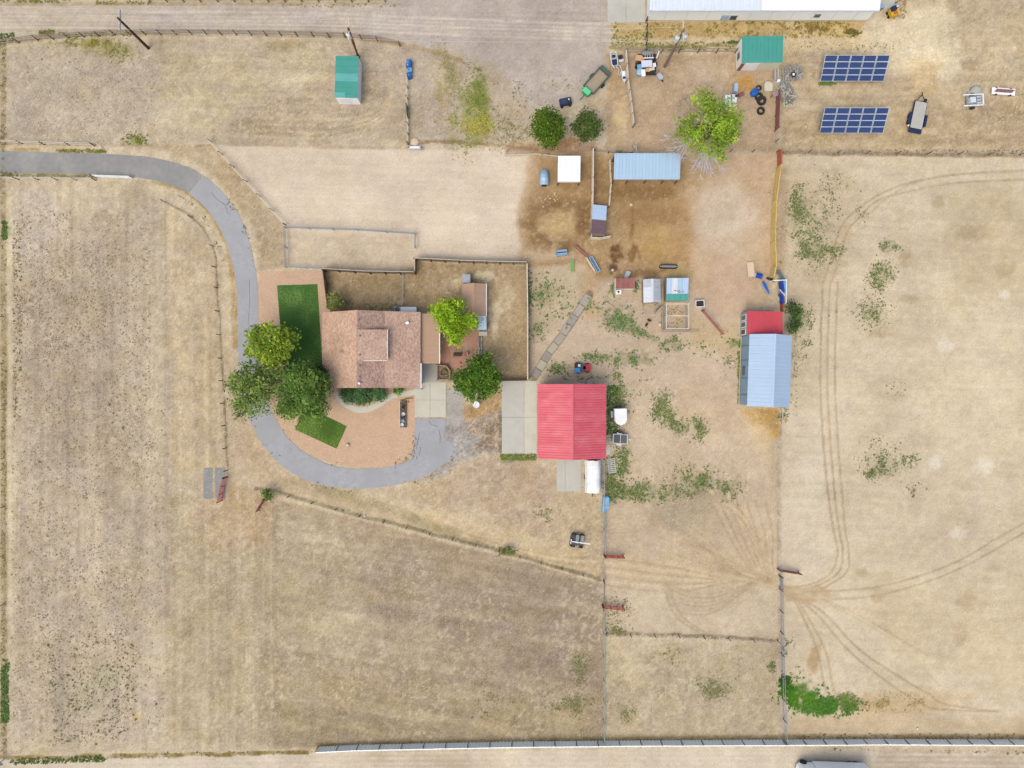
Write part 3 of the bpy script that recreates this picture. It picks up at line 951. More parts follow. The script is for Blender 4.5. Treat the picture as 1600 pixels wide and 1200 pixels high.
m_patio2 = mat('brick_paving_dark', (188, 150, 130), 0.9, 0.10, 1.5)
pt = thing('patio', 'reddish paved patio between the house and the tan shed', 'patio', (0, 0, 0))
pt['kind'] = 'structure'
for i in range(8):
    for j in range(9):
        x0, y0 = 687 + i * 7.6, 500 + j * 8.5
        if x0 < 688 and y0 > 568:
            continue
        a, b = G(x0, y0 + 8.5), G(x0 + 7.6, y0)
        MB().b2(a[0] + .012, b[0] - .012, a[1] + .012, b[1] - .012, -0.1, 0.03 + random.uniform(0, .01)).build('paver', random.choice((m_patio, m_patio, m_patio2)), pt)
# stepping path from the corral to the barn
m_pav = [mat('paver_%d' % i, c, 0.9, 0.08, 2) for i, c in enumerate([(176, 166, 152), (190, 180, 160), (198, 186, 162), (164, 156, 148), (184, 170, 158)])]
path = thing('stone_path', 'line of grey stepping slabs leading diagonally to the red barn', 'path', (0, 0, 0))
path['kind'] = 'structure'
ends = [(920, 461), (910, 477), (899, 493), (889, 507), (880, 522), (869, 537), (858, 551), (850, 564), (842, 577), (834, 589)]
for i in range(len(ends) - 1):
    a, b = np.array(ends[i], float), np.array(ends[i + 1], float)
    d = (b - a) / np.linalg.norm(b - a)
    n = np.array((-d[1], d[0])) * (5.4 + random.uniform(-.4, .4))
    a2, b2 = a + d * .7 + n * random.uniform(-.1, .1), b - d * .7
    pts = [G(*(a2 + n)), G(*(a2 - n)), G(*(b2 - n)), G(*(b2 + n))]
    ar = sum(pts[k][0] * pts[(k + 1) % 4][1] - pts[(k + 1) % 4][0] * pts[k][1] for k in range(4))
    MB().prism(pts if ar > 0 else pts[::-1], -0.1, 0.03 + random.uniform(0, .02)).build('slab', random.choice(m_pav), path)

# ------------------------------------------------------------------ plants
m_leaf = attr_mat('leaf', 0.75, trans=0.25)
m_weed = attr_mat('weed', 0.9, trans=0.1)
m_bark = mat('bark', (112, 96, 80), 0.95, 0.2, 5)
m_deadwood = mat('dead_wood', (206, 196, 190), 0.95, 0.15, 5)


def tuft_mesh(name, P, R_, C_, blades=6, hz=0.5, wid=0.55):
    """small rosettes of blades; P (n,2) world, R_ radius, C_ colours (photograph values)"""
    n = len(P)
    a = rng.random((n, blades)) * 0.8 + np.arange(blades)[None] * (2 * np.pi / blades) + rng.random((n, 1)) * 6.28
    r = R_[:, None] * (0.65 + 0.5 * rng.random((n, blades)))
    z = r * hz * (0.4 + rng.random((n, blades)))
    ca, sa = np.cos(a), np.sin(a)
    V = np.zeros((n, blades, 3, 3), np.float32)
    w = r * wid * 0.5
    V[..., 0, 0] = P[:, None, 0] + sa * w + ca * r * 0.1
    V[..., 0, 1] = P[:, None, 1] - ca * w + sa * r * 0.1
    V[..., 0, 2] = 0.0 + z * 0.5
    V[..., 1, 0] = P[:, None, 0] - sa * w + ca * r * 0.1
    V[..., 1, 1] = P[:, None, 1] + ca * w + sa * r * 0.1
    V[..., 1, 2] = 0.0 + z * 0.5
    V[..., 2, 0] = P[:, None, 0] + ca * r
    V[..., 2, 1] = P[:, None, 1] + sa * r
    V[..., 2, 2] = z
    Cc = np.repeat(np.repeat(C_[:, None, None, :], blades, 1), 3, 2).astype(np.float32)
    Cc = Cc * (0.85 + 0.3 * rng.random((n, blades, 1, 1)))
    F = np.arange(n * blades * 3).reshape(-1, 3)
    return np_mesh(name, V.reshape(-1, 3), F, m_weed, alin(Cc.reshape(-1, 3)))


def scatter_poly(pts, n, clump=0.0, ns=18, seed=0):
    x = [p[0] for p in pts]
    y = [p[1] for p in pts]
    X = rng.uniform(min(x), max(x), n)
    Y = rng.uniform(min(y), max(y), n)
    k = inside(X, Y, pts)
    if clump:
        k &= fb(X, Y, ns, 3, seed) > (0.5 - 0.25 + clump * 0.35) + rng.uniform(-.12, .12, n)
    return np.stack([X[k], Y[k]], -1)


SB = [100]


def scatter_blob(cx, cy, rx, ry, n, rot=0.0):
    """thick in the middle, thinning outwards, broken into clumps"""
    SB[0] += 1
    n = int(n * 3.0)
    u, v = rng.normal(size=n) * 0.55 * rx, rng.normal(size=n) * 0.55 * ry
    c, s = math.cos(rot), math.sin(rot)
    X, Y = cx + u * c - v * s, cy + u * s + v * c
    k = fb(X, Y, 13, 3, SB[0]) + rng.uniform(-.2, .2, n) > 0.54
    return np.stack([X[k], Y[k]], -1)


def weeds(name, label, sets, cat='weeds'):
    """sets of (pixel points, size lo, size hi in m, colour a, colour b)"""
    P, R_, C_ = [], [], []
    for pts, lo, hi, ca, cb in sets:
        n = len(pts)
        P.append(np.stack([(pts[:, 0] - 800) * S, (600 - pts[:, 1]) * S], -1))
        R_.append((lo + (hi - lo) * rng.random(n) ** 2.6) * 0.72)
        t = rng.random((n, 1)) if cat != 'grass' else np.clip((fb(pts[:, 0], pts[:, 1], 34, 3, 77) - .5) * 2.2 + .5 + rng.uniform(-.3, .3, n), 0, 1)[:, None]
        C_.append((np.array(ca)[None] * (1 - t) + np.array(cb)[None] * t) * np.array((1.22, 1.2, 1.2)))
    P, R_, C_ = np.concatenate(P), np.concatenate(R_), np.concatenate(C_)
    o = link(name, tuft_mesh(name, P, R_, C_))
    return tag(o, label, cat, kind='stuff')


D1, D2 = (126, 116, 90), (168, 152, 124)        # dusty grey green
E1, E2 = (66, 92, 44), (96, 122, 62)           # fresh green
Y1, Y2 = (128, 126, 56), (150, 140, 80)        # yellow green
westf = []
for pts, n, cl, sd in [(rect(20, 330, 235, 720), 5200, .5, 3), (rect(20, 380, 180, 560), 1500, .4, 6), (rect(18, 720, 225, 1160), 4600, .5, 9), (rect(60, 900, 200, 1160), 1500, .55, 12), (rect(225, 600, 258, 1140), 500, .4, 14)]:
    westf.append((scatter_poly(pts, n, cl, 30, sd), 0.07, 0.24, D1, D2))
westf.append((scatter_poly(rect(20, 350, 34, 660), 300, .2, 12, 4), 0.1, 0.28, (84, 100, 56), D1))
westf.append((scatter_poly(rect(75, 990, 215, 1165), 700, .6, 22, 5), 0.12, 0.34, (88, 98, 56), D1))
westf.append((scatter_blob(58, 335, 60, 40, 60), 0.08, 0.16, D1, D2))
westf.append((np.array([(171, 632), (176, 660), (192, 668), (244, 1100), (62, 722)]), 0.35, 0.45, (110, 96, 70), D1))
weeds('weeds', 'dusty grey green weeds dotted over the west field', westf)
edge = [(scatter_poly(rect(2, 60, 10, 1180), 700, .3, 40, 2), 0.1, 0.3, (96, 104, 52), (150, 140, 86)),
        (scatter_poly(rect(2, 1030, 14, 1130), 500, .1, 20, 3), 0.15, 0.35, E1, E2),
        (scatter_poly(rect(3, 345, 11, 375), 120, 0, 20, 3), 0.15, 0.35, E1, E2),
        (scatter_poly([(15, 1186), (170, 1180), (170, 1190), (15, 1194)], 520, .2, 20, 8), 0.15, 0.4, (60, 82, 36), (96, 110, 52)),
        (scatter_poly([(170, 1178), (490, 1172), (490, 1178), (170, 1186)], 420, .3, 20, 8), 0.1, 0.3, (110, 104, 56), (140, 124, 70))]
weeds('weeds', 'roadside weeds along the west and south west boundary', edge)
nwp = [(scatter_poly(rect(20, 90, 245, 215), 900, .55, 20, 31), 0.06, 0.18, (118, 112, 88), (150, 140, 110)),
       (scatter_blob(132, 66, 42, 7, 160), 0.1, 0.3, Y1, (120, 118, 66)), (scatter_blob(185, 84, 28, 12, 160), 0.1, 0.26, (112, 116, 62), Y2), (scatter_blob(210, 219, 16, 7, 130), 0.12, 0.3, (92, 104, 44), Y1),
       (scatter_poly(rect(0, 52, 22, 66), 90, 0, 9, 1), 0.15, 0.4, E1, (110, 118, 60)), (scatter_poly(rect(62, 47, 85, 56), 80, 0, 9, 1), 0.15, 0.4, (96, 104, 50), Y1), (scatter_poly(rect(90, 50, 210, 57), 160, .2, 9, 1), 0.1, 0.25, (96, 104, 50), Y1),
       (scatter_poly(rect(0, 0, 110, 4), 160, .3, 9, 1), 0.12, 0.35, (96, 110, 56), Y1), (scatter_poly(rect(150, 2, 240, 7), 120, .3, 9, 1), 0.12, 0.3, (110, 108, 60), Y1), (scatter_poly(rect(420, 6, 640, 11), 120, .4, 9, 1), 0.1, 0.3, (120, 110, 60), Y2),
       (scatter_poly(rect(92, 233, 166, 239), 190, .1, 9, 1), 0.1, 0.26, (104, 108, 44), Y1), (scatter_poly(rect(0, 268, 28, 276), 90, .1, 9, 1), 0.1, 0.3, (96, 104, 60), D1), (scatter_poly(rect(30, 272, 150, 278), 160, .3, 9, 1), 0.08, 0.24, D1, Y2)]
weeds('weeds', 'yellowish weeds along the rail fences of the north west pasture', nwp)
lot = [(scatter_blob(735, 180, 34, 52, 900, .2), 0.08, 0.26, (112, 122, 58), (150, 146, 84)), (scatter_blob(752, 150, 13, 42, 520, -.2), 0.1, 0.3, (88, 112, 44), (120, 132, 64)), (scatter_blob(748, 196, 24, 16, 380), 0.1, 0.28, (150, 150, 52), (166, 152, 90)),
       (scatter_blob(700, 105, 10, 30, 220, -.4), 0.08, 0.22, (116, 120, 70), D2), (scatter_poly([(690, 82), (740, 96), (790, 140), (800, 170), (780, 140), (730, 105)], 90, 0, 9, 1), 0.15, 0.4, (70, 76, 52), D1),
       (scatter_blob(795, 205, 30, 24, 380), 0.1, 0.28, (112, 118, 70), D2), (scatter_poly([(800, 120), (850, 150), (830, 170), (800, 165)], 60, 0, 9, 1), 0.12, 0.3, (90, 94, 64), D1), (scatter_blob(690, 160, 18, 40, 160), 0.07, 0.2, (150, 136, 84), D2), (scatter_blob(880, 135, 24, 14, 40), 0.1, 0.25, (100, 104, 64), D2)]
weeds('weeds', 'green weeds fringing the gravel lot beside the blue stack', lot)
yard = []
for q in [(965, 500, 22, 22, 420), (972, 505, 16, 12, 260), (1000, 520, 30, 7, 240, .4), (1050, 538, 17, 10, 260), (985, 561, 32, 11, 420), (930, 558, 22, 9, 160), (920, 470, 10, 12, 120), (855, 455, 24, 20, 220), (850, 470, 10, 26, 140), (840, 520, 14, 22, 200), (880, 480, 30, 30, 90), (905, 590, 40, 6, 120), (870, 575, 14, 10, 120), (940, 480, 10, 24, 160), (828, 470, 4, 50, 160), (1095, 545, 20, 12, 60), (1140, 560, 14, 20, 60), (957, 446, 5, 14, 80), (994, 447, 4, 12, 60)]:
    yard.append((scatter_blob(q[0], q[1], q[2], q[3], q[4], q[5] if len(q) > 5 else 0), 0.06, 0.30, (66, 104, 54), (132, 138, 92)))
yard.append((scatter_blob(1148, 535, 14, 7, 320, .5), 0.12, 0.32, (84, 122, 40), (110, 140, 62)))
yard.append((scatter_poly(rect(1152, 548, 1160, 632), 320, .1, 12, 2), 0.1, 0.28, (100, 124, 44), Y1))
weeds('weeds', 'green weeds in the yard between the coops and the red barn', yard)
mid = []
for q in [(1035, 632, 16, 18, 260), (1028, 650, 10, 16, 80), (1055, 660, 24, 12, 300, .5), (1090, 670, 16, 18, 260), (1010, 768, 62, 14, 900), (1090, 752, 36, 18, 620), (1140, 765, 22, 18, 240), (966, 622, 9, 42, 460), (972, 640, 14, 10, 240), (972, 718, 12, 34, 420), (953, 762, 7, 20, 260), (960, 776, 8, 8, 120), (1133, 783, 6, 4, 60), (1060, 735, 24, 12, 120), (1000, 605, 30, 14, 100)]:
    mid.append((scatter_blob(q[0], q[1], q[2], q[3], q[4], q[5] if len(q) > 5 else 0), 0.08, 0.27, (78, 100, 52), (134, 136, 86)))
for q in [(905, 1045, 12, 30, 260), (895, 1100, 40, 18, 420), (1115, 1075, 26, 18, 420), (975, 1115, 20, 16, 160), (970, 950, 20, 26, 240), (965, 985, 16, 8, 120), (1050, 1025, 20, 14, 90), (790, 862, 10, 6, 130), (855, 805, 20, 14, 140), (770, 1100, 40, 26, 160), (745, 720, 40, 10, 0)]:
    if q[4]:
        mid.append((scatter_blob(*q), 0.07, 0.24, (104, 110, 68), (146, 138, 96)))
mid.append((scatter_poly(rect(948, 602, 966, 690), 1100, .25, 14, 7), 0.1, 0.3, (52, 88, 44), (96, 120, 66)))
mid.append((scatter_poly(rect(948, 712, 975, 780), 700, .35, 14, 7), 0.08, 0.28, (60, 94, 44), (110, 126, 70)))
mid.append((scatter_poly(rect(782, 709, 838, 719), 460, 0, 9, 1), 0.1, 0.28, (84, 108, 44), (120, 128, 66)))
mid.append((scatter_poly([(430, 765), (600, 812), (780, 858), (940, 904), (940, 908), (780, 864), (600, 818), (430, 771)], 1500, .2, 9, 1), 0.08, 0.24, (104, 98, 74), (150, 136, 104)))
mid.append((scatter_poly([(946, 988), (1215, 998), (1215, 1002), (946, 993)], 420, .2, 9, 1), 0.08, 0.24, (104, 98, 76), (140, 128, 100)))
mid.append((scatter_poly([(500, 1162), (940, 1153), (1220, 1150), (1220, 1157), (940, 1158), (500, 1169)], 700, .3, 14, 1), 0.08, 0.24, (120, 108, 62), (160, 140, 88)))
mid.append((scatter_poly([(1220, 1146), (1600, 1146), (1600, 1154), (1220, 1154)], 500, .3, 14, 1), 0.08, 0.26, (96, 100, 62), (150, 130, 96)))
mid.append((scatter_poly([(1225, 1168), (1640, 1172), (1640, 1180), (1300, 1172)], 160, .3, 14, 1), 0.1, 0.3, (84, 92, 52), (130, 120, 80)))
weeds('weeds', 'patches of weeds in the south yard and lower paddocks', mid)
ef = []
for q in [(1262, 350, 36, 40, 700), (1246, 320, 12, 34, 380), (1268, 392, 22, 22, 620), (1300, 395, 18, 14, 260), (1390, 384, 15, 8, 190), (1377, 428, 18, 18, 320), (1368, 450, 14, 22, 200), (1362, 488, 30, 22, 280), (1250, 495, 18, 18, 200), (1258, 525, 10, 40, 200), (1275, 505, 16, 12, 110), (1380, 728, 26, 20, 260), (1372, 700, 24, 20, 90), (1420, 720, 14, 9, 160), (1360, 740, 10, 8, 120), (1430, 764, 14, 10, 50), (1345, 330, 14, 12, 30), (1405, 610, 20, 12, 24), (1225, 645, 9, 12, 120), (1385, 805, 6, 5, 14), (1290, 300, 40, 36, 220), (1231, 1010, 8, 11, 150), (1205, 1042, 6, 8, 60), (1250, 1045, 6, 10, 30)]:
    ef.append((scatter_blob(*q), 0.07, 0.25, (76, 98, 54), (138, 136, 92)))
ef.append((scatter_blob(1242, 570, 6, 60, 160), 0.07, 0.22, (96, 100, 66), D2))
ef.append((scatter_poly(rect(1225, 250, 1600, 1140), 900, .5, 60, 3), 0.05, 0.15, (150, 140, 104), (176, 158, 116)))
ef.append((scatter_poly(rect(1218, 234, 1600, 244), 700, .2, 14, 1), 0.08, 0.22, (110, 96, 72), (150, 130, 100)))
ef.append((scatter_blob(1385, 1100, 60, 14, 420), 0.08, 0.24, (176, 152, 100), (140, 130, 84)))
weeds('weeds', 'scattered green weeds across the pale east field', ef)
gp = [(scatter_blob(1250, 1086, 24, 20, 800), 0.15, 0.4, (64, 112, 28), (100, 140, 44)), (scatter_blob(1290, 1104, 34, 12, 700), 0.15, 0.4, (70, 112, 40), (100, 136, 60)), (scatter_blob(1322, 1098, 22, 13, 300), 0.12, 0.32, (96, 116, 56), (126, 132, 76)), (scatter_blob(1228, 1068, 9, 12, 300), 0.15, 0.36, (52, 88, 34), (80, 110, 44))]
weeds('grass', 'bright green grass patch in the corner of the east field', gp, 'grass')
verge = [(scatter_poly(rect(955, 36, 1340, 60), 900, .45, 16, 3), 0.1, 0.4, (104, 110, 50), (166, 140, 76)), (scatter_poly(rect(955, 56, 1010, 72), 160, .2, 9, 1), 0.1, 0.35, (96, 114, 50), (140, 136, 80)), (scatter_poly(rect(1010, 66, 1150, 80), 420, .25, 12, 1), 0.1, 0.32, (96, 108, 50), (140, 130, 76)),
         (scatter_poly(rect(1130, 64, 1220, 68), 160, .1, 12, 1), 0.1, 0.35, (60, 80, 40), (100, 110, 60)), (scatter_poly(rect(1230, 64, 1400, 82), 160, .4, 9, 1), 0.1, 0.26, (90, 94, 60), (150, 130, 90)), (scatter_poly(rect(1395, 0, 1415, 30), 90, .1, 9, 1), 0.12, 0.4, (80, 92, 50), (180, 140, 90)),
         (scatter_poly(rect(1150, 32, 1330, 38), 160, .1, 9, 1), 0.12, 0.35, (84, 98, 44), (120, 118, 64)), (scatter_blob(1292, 130, 12, 4, 90), 0.1, 0.3, (86, 116, 50), (120, 130, 70)), (scatter_blob(1330, 50, 10, 5, 40), 0.2, 0.45, (120, 100, 56), (90, 96, 50)), (scatter_blob(1268, 45, 24, 7, 120), 0.15, 0.4, (140, 110, 64), (110, 104, 56)),
         (scatter_poly(rect(1290, 60, 1600, 230), 500, .5, 30, 3), 0.06, 0.16, (160, 144, 104), (140, 126, 92)), (scatter_blob(1480, 50, 16, 10, 30), 0.08, 0.2, D1, D2)]
weeds('weeds', 'dry and green weeds on the verge below the long white building', verge)
drv = []
for cl in ([(224, 283), (262, 296), (300, 318), (326, 352), (342, 390), (354, 440), (368, 500)], [(330, 290), (360, 318), (384, 362), (398, 410)], [(398, 668), (420, 700), (450, 728), (500, 758), (560, 768), (640, 755), (690, 735), (718, 704)], [(430, 655), (456, 694), (490, 716), (540, 730), (600, 731), (636, 716), (648, 692)]):
    P_ = np.array(catmull(cl, 10))
    q = P_[rng.integers(0, len(P_), 170)] + rng.normal(size=(170, 2)) * (2.6, 2.6)
    drv.append((q[fb(q[:, 0], q[:, 1], 14, 3, 88) > .5], 0.06, 0.26, (88, 84, 62), (150, 134, 92)))
weeds('weeds', 'small dark weeds along the edges of the curved drive', drv)
back = [(scatter_poly([(515, 428), (640, 434), (640, 486), (525, 486)], 900, .3, 14, 3), 0.06, 0.18, (110, 106, 62), (160, 140, 100)), (scatter_poly(rect(560, 474, 620, 486), 160, .1, 9, 3), 0.08, 0.22, (84, 98, 50), (110, 110, 64)), (scatter_poly(rect(645, 420, 720, 480), 500, .4, 14, 3), 0.06, 0.17, (118, 112, 70), (160, 142, 104)), (scatter_blob(748, 440, 14, 8, 80), 0.06, 0.16, (110, 108, 70), D2), (scatter_poly(rect(765, 520, 822, 590), 400, .4, 14, 3), 0.06, 0.16, (136, 122, 70), (160, 142, 100)), (scatter_poly(rect(730, 660, 784, 706), 700, .35, 9, 3), 0.06, 0.2, (132, 108, 82), (150, 134, 92)), (scatter_poly(rect(645, 680, 652, 720), 60, 0, 9, 3), 0.06, 0.18, (90, 84, 64), D1)]
weeds('weeds', 'thin dry grass and weeds in the fenced backyard', back)
straw = [(scatter_poly(rect(0, 66, 640, 224), 3000, .5, 22, 4), 0.05, 0.17, (216, 196, 152), (190, 170, 130)), (scatter_poly([(255, 330), (430, 780), (430, 1165), (260, 1165)], 3500, .5, 22, 6), 0.05, 0.17, (214, 194, 148), (184, 162, 120)), (scatter_poly([(430, 780), (942, 912), (942, 1155), (430, 1165)], 8000, .5, 24, 8), 0.05, 0.16, (206, 186, 146), (160, 144, 112)), (scatter_poly(rect(946, 720, 1216, 1155), 3000, .5, 22, 6), 0.05, 0.16, (214, 194, 150), (172, 152, 114)), (scatter_poly([(430, 740), (940, 780), (940, 900)], 2500, .45, 20, 6), 0.05, 0.17, (214, 194, 150), (160, 142, 104)), (scatter_poly(rect(1220, 80, 1640, 236), 1500, .5, 22, 6), 0.05, 0.16, (210, 190, 146), (166, 146, 108))]
weeds('dry_grass', 'short bleached straw stubble across the pastures', straw, 'grass')
hay = [(scatter_blob(1195, 652, 34, 14, 300), 0.06, 0.2, (214, 172, 84), (170, 130, 70)), (scatter_blob(1160, 128, 16, 14, 160), 0.06, 0.18, (208, 160, 92), (180, 136, 76)), (scatter_blob(860, 310, 26, 10, 30), 0.1, 0.22, (232, 206, 160), (214, 186, 140)), (scatter_blob(1000, 320, 60, 60, 60), 0.05, 0.15, (214, 180, 120), (200, 170, 120)), (scatter_blob(1217, 440, 5, 6, 60), .08, .2, (110, 120, 50), (150, 150, 70)), (scatter_poly(rect(1040, 478, 1068, 514), 160, 0, 9, 1), 0.08, 0.24, (186, 156, 96), (120, 118, 66))]
weeds('hay', 'loose hay and straw on the ground by the barns', hay, 'hay')

# lawns
m_lawn = mat('turf_soil', (74, 104, 48), 0.95, 0.2, 1.5)
LAWN1 = [(433, 446), (496, 444), (506, 606), (446, 612)]
LAWN2 = [(461, 671), (526, 701), (542, 666), (476, 634)]
for pts, lab, c1, c2, n in ((LAWN1, 'long dark green lawn strip west of the house', (64, 104, 46), (116, 152, 80), 22000), (LAWN2, 'small tilted green lawn patch in the gravel', (78, 108, 38), (120, 148, 64), 9000)):
    lw = sheet('lawn', pts, m_lawn, 0.03, lab, 'lawn', 0.0)
    o = weeds('grass', 'short grass blades of the ' + lab, [(scatter_poly(pts, n), 0.05, 0.13, c1, c2)], 'grass')
    o.location.z = 0.03


def crown_mesh(name, lobes, cols, leaf, dens, spread=0.36, flat=0.8, gaps=0.30):
    """lobes (x, y, z, r, rz): clumps of leaves spread through the lobes' volume"""
    Ps, Cs, Ns = [], [], []
    for (x, y, z, r, rz) in lobes:
        m = max(6, int(dens * r * r))
        d = rng.normal(size=(m, 3))
        d /= np.linalg.norm(d, axis=1, keepdims=True)
        d[:, 2] = np.where(rng.random(m) < 0.75, np.abs(d[:, 2]), d[:, 2])
        rad = (0.45 + 0.55 * rng.random(m) ** 0.55)[:, None]
        c = np.array((x, y, z)) + d * rad * np.array((r, r, rz)) * (0.86 + 0.28 * rng.random((m, 1)))
        keep = rng.random(m) > gaps * 0.6
        c, d = c[keep], d[keep]
        m = len(c)
        k = 26
        q = c[:, None] + rng.normal(size=(m, k, 3)) * spread * np.array((1, 1, 0.7)) * (0.6 + 0.6 * rng.random((m, 1, 1)))
        t = rng.random((m, 1, 1)) * 0.75 + rng.random((m, k, 1)) * 0.25
        col = np.array(cols[0]) * (1 - t) + np.array(cols[1]) * t
        col = col * (0.72 + 0.45 * rng.random((m, 1, 1)))
        col = col * 0.88 + col.mean(-1, keepdims=True) * 0.12
        Ps.append(q.reshape(-1, 3))
        Cs.append(col.reshape(-1, 3))
        nn = np.repeat(d[:, None], k, 1) * 0.5 + rng.normal(size=(m, k, 3)) * 0.55 + np.array((0, 0, flat))
        Ns.append(nn.reshape(-1, 3))
    P, C_, N_ = np.concatenate(Ps), np.concatenate(Cs), np.concatenate(Ns)
    P[:, 2] = np.maximum(P[:, 2], 0.12)
    N_ /= np.linalg.norm(N_, axis=1, keepdims=True)
    n = len(P)
    a = rng.normal(size=(n, 3))
    u = np.cross(N_, a)
    u /= np.linalg.norm(u, axis=1, keepdims=True) + 1e-9
    v = np.cross(N_, u)
    s = leaf * (0.45 + 1.1 * rng.random((n, 1)) ** 1.5)
    V = np.stack([P - u * s, P - v * s * 0.6, P + u * s, P + v * s * 0.6], 1).reshape(-1, 3)
    F = np.arange(n * 4).reshape(-1, 4)
    cc = np.clip(np.repeat(C_, 4, 0) * np.array((1.45, 1.40, 1.3)), 0, 255)
    return np_mesh(name, V, F, m_leaf, alin(cc))


def tree(name, label, cat, base, lobes, cols, leaf=0.14, dens=26, trunk=0.2, group=None, bare=(), spread=0.35, gaps=0.3, flat=0.8):
    bx, by = G(*base)
    t = thing(name, label, cat, (bx, by, 0), 0, group)
    L_ = []
    for (px, py, rp, zc, rz) in lobes:
        x, y = G(px, py, zc)
        L_.append((x - bx, y - by, zc, rp * S * (H - zc) / H, rz))
    link('crown', crown_mesh('crown', L_, cols, leaf, dens, spread, flat, gaps), t)
    mb = MB()
    top = min(l[2] for l in L_) * 0.75
    mb.tube([(0, 0, -0.1), (0.03, 0.02, top * 0.5), (0, 0.05, top)], [trunk * 1.25, trunk, trunk * 0.8], 8)
    for l in L_:
        mid = ((l[0]) * 0.45, (l[1]) * 0.45, top + (l[2] - top) * 0.6)
        mb.tube([(0, 0, top * 0.9), mid, (l[0], l[1], l[2] + l[4] * 0.2)], [trunk * 0.6, trunk * 0.35, trunk * 0.1], 6)
        for k in range(4):
            a = random.uniform(0, 6.28)
            e = (l[0] + math.cos(a) * l[3] * .7, l[1] + math.sin(a) * l[3] * .7, l[2] + l[4] * random.uniform(0, .5))
            mb.tube([mid, e], [trunk * 0.22, trunk * 0.06], 5)
    mb.build('trunk', m_bark, t)
    for (px, py, zc, length, ang, n) in bare:
        x, y = G(px, py, zc)
        for k in range(n):
            b_ = MB()
            a = ang + random.uniform(-.5, .5)
            p0 = (x - bx + random.uniform(-.4, .4), y - by + random.uniform(-.4, .4), zc)
            p1 = (p0[0] + math.cos(a) * length * .5, p0[1] + math.sin(a) * length * .5, zc + random.uniform(0, .4))
            L2 = length * random.uniform(.7, 1.1)
            p2 = (p0[0] + math.cos(a) * L2, p0[1] + math.sin(a) * L2, zc + random.uniform(-.4, .3))
            b_.tube([p0, p1, p2], [0.08, 0.055, 0.02], 5)
            for j in range(4):
                f = random.uniform(.3, .95)
                q0 = tuple(p0[i] + (p2[i] - p0[i]) * f for i in range(3))
                a2 = a + random.choice((-1, 1)) * random.uniform(.4, .9)
                b_.tube([q0, (q0[0] + math.cos(a2) * length * .3, q0[1] + math.sin(a2) * length * .3, q0[2] + .1)], [0.04, 0.015], 4)
            b_.build('bare_branch', m_deadwood, t)
    return t


LIME, LIME2 = (112, 142, 22), (176, 186, 52)
tree('shade_tree', 'yellow green tree, northernmost of the three beside the drive', 'tree', (432, 556), [(420, 528, 24, 5.5, 2), (440, 545, 19, 5.2, 1.8), (405, 545, 20, 4.8, 1.7), (425, 556, 20, 5, 1.6), (446, 530, 16, 4.8, 1.6), (402, 523, 14, 4.6, 1.4)], ((80, 112, 26), (148, 166, 56)), 0.15, 21, 0.24, 'shade trees beside the drive')
tree('shade_tree', 'thin dull green tree overhanging the asphalt drive', 'tree', (404, 606), [(395, 590, 24, 5.5, 1.8), (412, 605, 24, 5.8, 1.8), (385, 615, 22, 5, 1.6), (400, 630, 20, 4.8, 1.6), (374, 600, 16, 4.6, 1.4), (425, 585, 20, 5, 1.6), (380, 638, 14, 4.2, 1.3)], ((68, 96, 40), (122, 142, 72)), 0.13, 20, 0.24, 'shade trees beside the drive',
     bare=((392, 585, 5.5, 1.6, 2.4, 3), (385, 640, 4.6, 1.5, -2, 2)), gaps=0.35)
tree('shade_tree', 'dense dark green tree overlapping both lawn patches', 'tree', (480, 612), [(470, 592, 26, 6, 2.2), (485, 612, 28, 6.4, 2.4), (455, 620, 22, 5.4, 1.9), (480, 635, 24, 5.4, 1.9), (500, 600, 20, 5.2, 1.8), (450, 640, 16, 4.6, 1.5), (462, 600, 20, 5.6, 2), (495, 638, 16, 4.8, 1.5)], ((58, 92, 38), (112, 140, 64)), 0.14, 24, 0.28, 'shade trees beside the drive')
tree('dark_shrub', 'dark rounded shrub against the southwest corner of the house', 'shrub', (508, 586), [(508, 588, 14, 2.6, 1.2), (500, 578, 10, 2.4, 1.1)], ((30, 54, 30), (58, 82, 46)), 0.12, 30, 0.1)
tree('bare_shrub', 'thin greyish half bare shrub at the end of the walk', 'shrub', (506, 625), [(504, 622, 15, 2.0, .9), (515, 632, 8, 1.6, .7), (492, 634, 8, 1.6, .7)], ((78, 84, 66), (128, 130, 102)), 0.08, 10, 0.08, bare=((505, 622, 2.2, 1.1, 0.5, 4), (500, 626, 2.0, 1.1, 3.4, 4)), gaps=0.8)
tree('bright_tree', 'bright lime green tree leaning over the patio and tan shed', 'tree', (712, 500), [(695, 480, 15, 4.6, 1.5), (685, 487, 12, 4.2, 1.3), (708, 490, 18, 5, 1.7), (700, 505, 16, 4.6, 1.5), (715, 515, 14, 4.4, 1.5), (712, 527, 11, 4, 1.2), (733, 505, 13, 4.2, 1.4), (715, 475, 10, 4.4, 1.2)], ((84, 128, 10), (148, 176, 40)), 0.13, 25, 0.2)
tree('round_tree', 'round deep green tree between the garage slab and the barn apron', 'tree', (746, 594), [(745, 580, 22, 5.2, 2), (760, 590, 22, 5, 1.9), (735, 597, 22, 5, 1.9), (748, 608, 20, 4.8, 1.8), (765, 603, 15, 4.4, 1.5), (722, 592, 14, 4.2, 1.4), (752, 562, 13, 4.2, 1.4), (745, 590, 20, 5.8, 2)], ((46, 82, 18), (96, 128, 42)), 0.14, 25, 0.24)
tree('round_bush_tree', 'larger round green tree beside the navy bin', 'tree', (857, 206), [(856, 190, 19, 3.4, 1.9), (845, 200, 15, 3.2, 1.7), (866, 204, 16, 3.2, 1.7), (855, 213, 16, 3, 1.6), (856, 199, 20, 3.8, 2)], ((52, 84, 16), (98, 120, 40)), 0.13, 34, 0.16, gaps=.15)
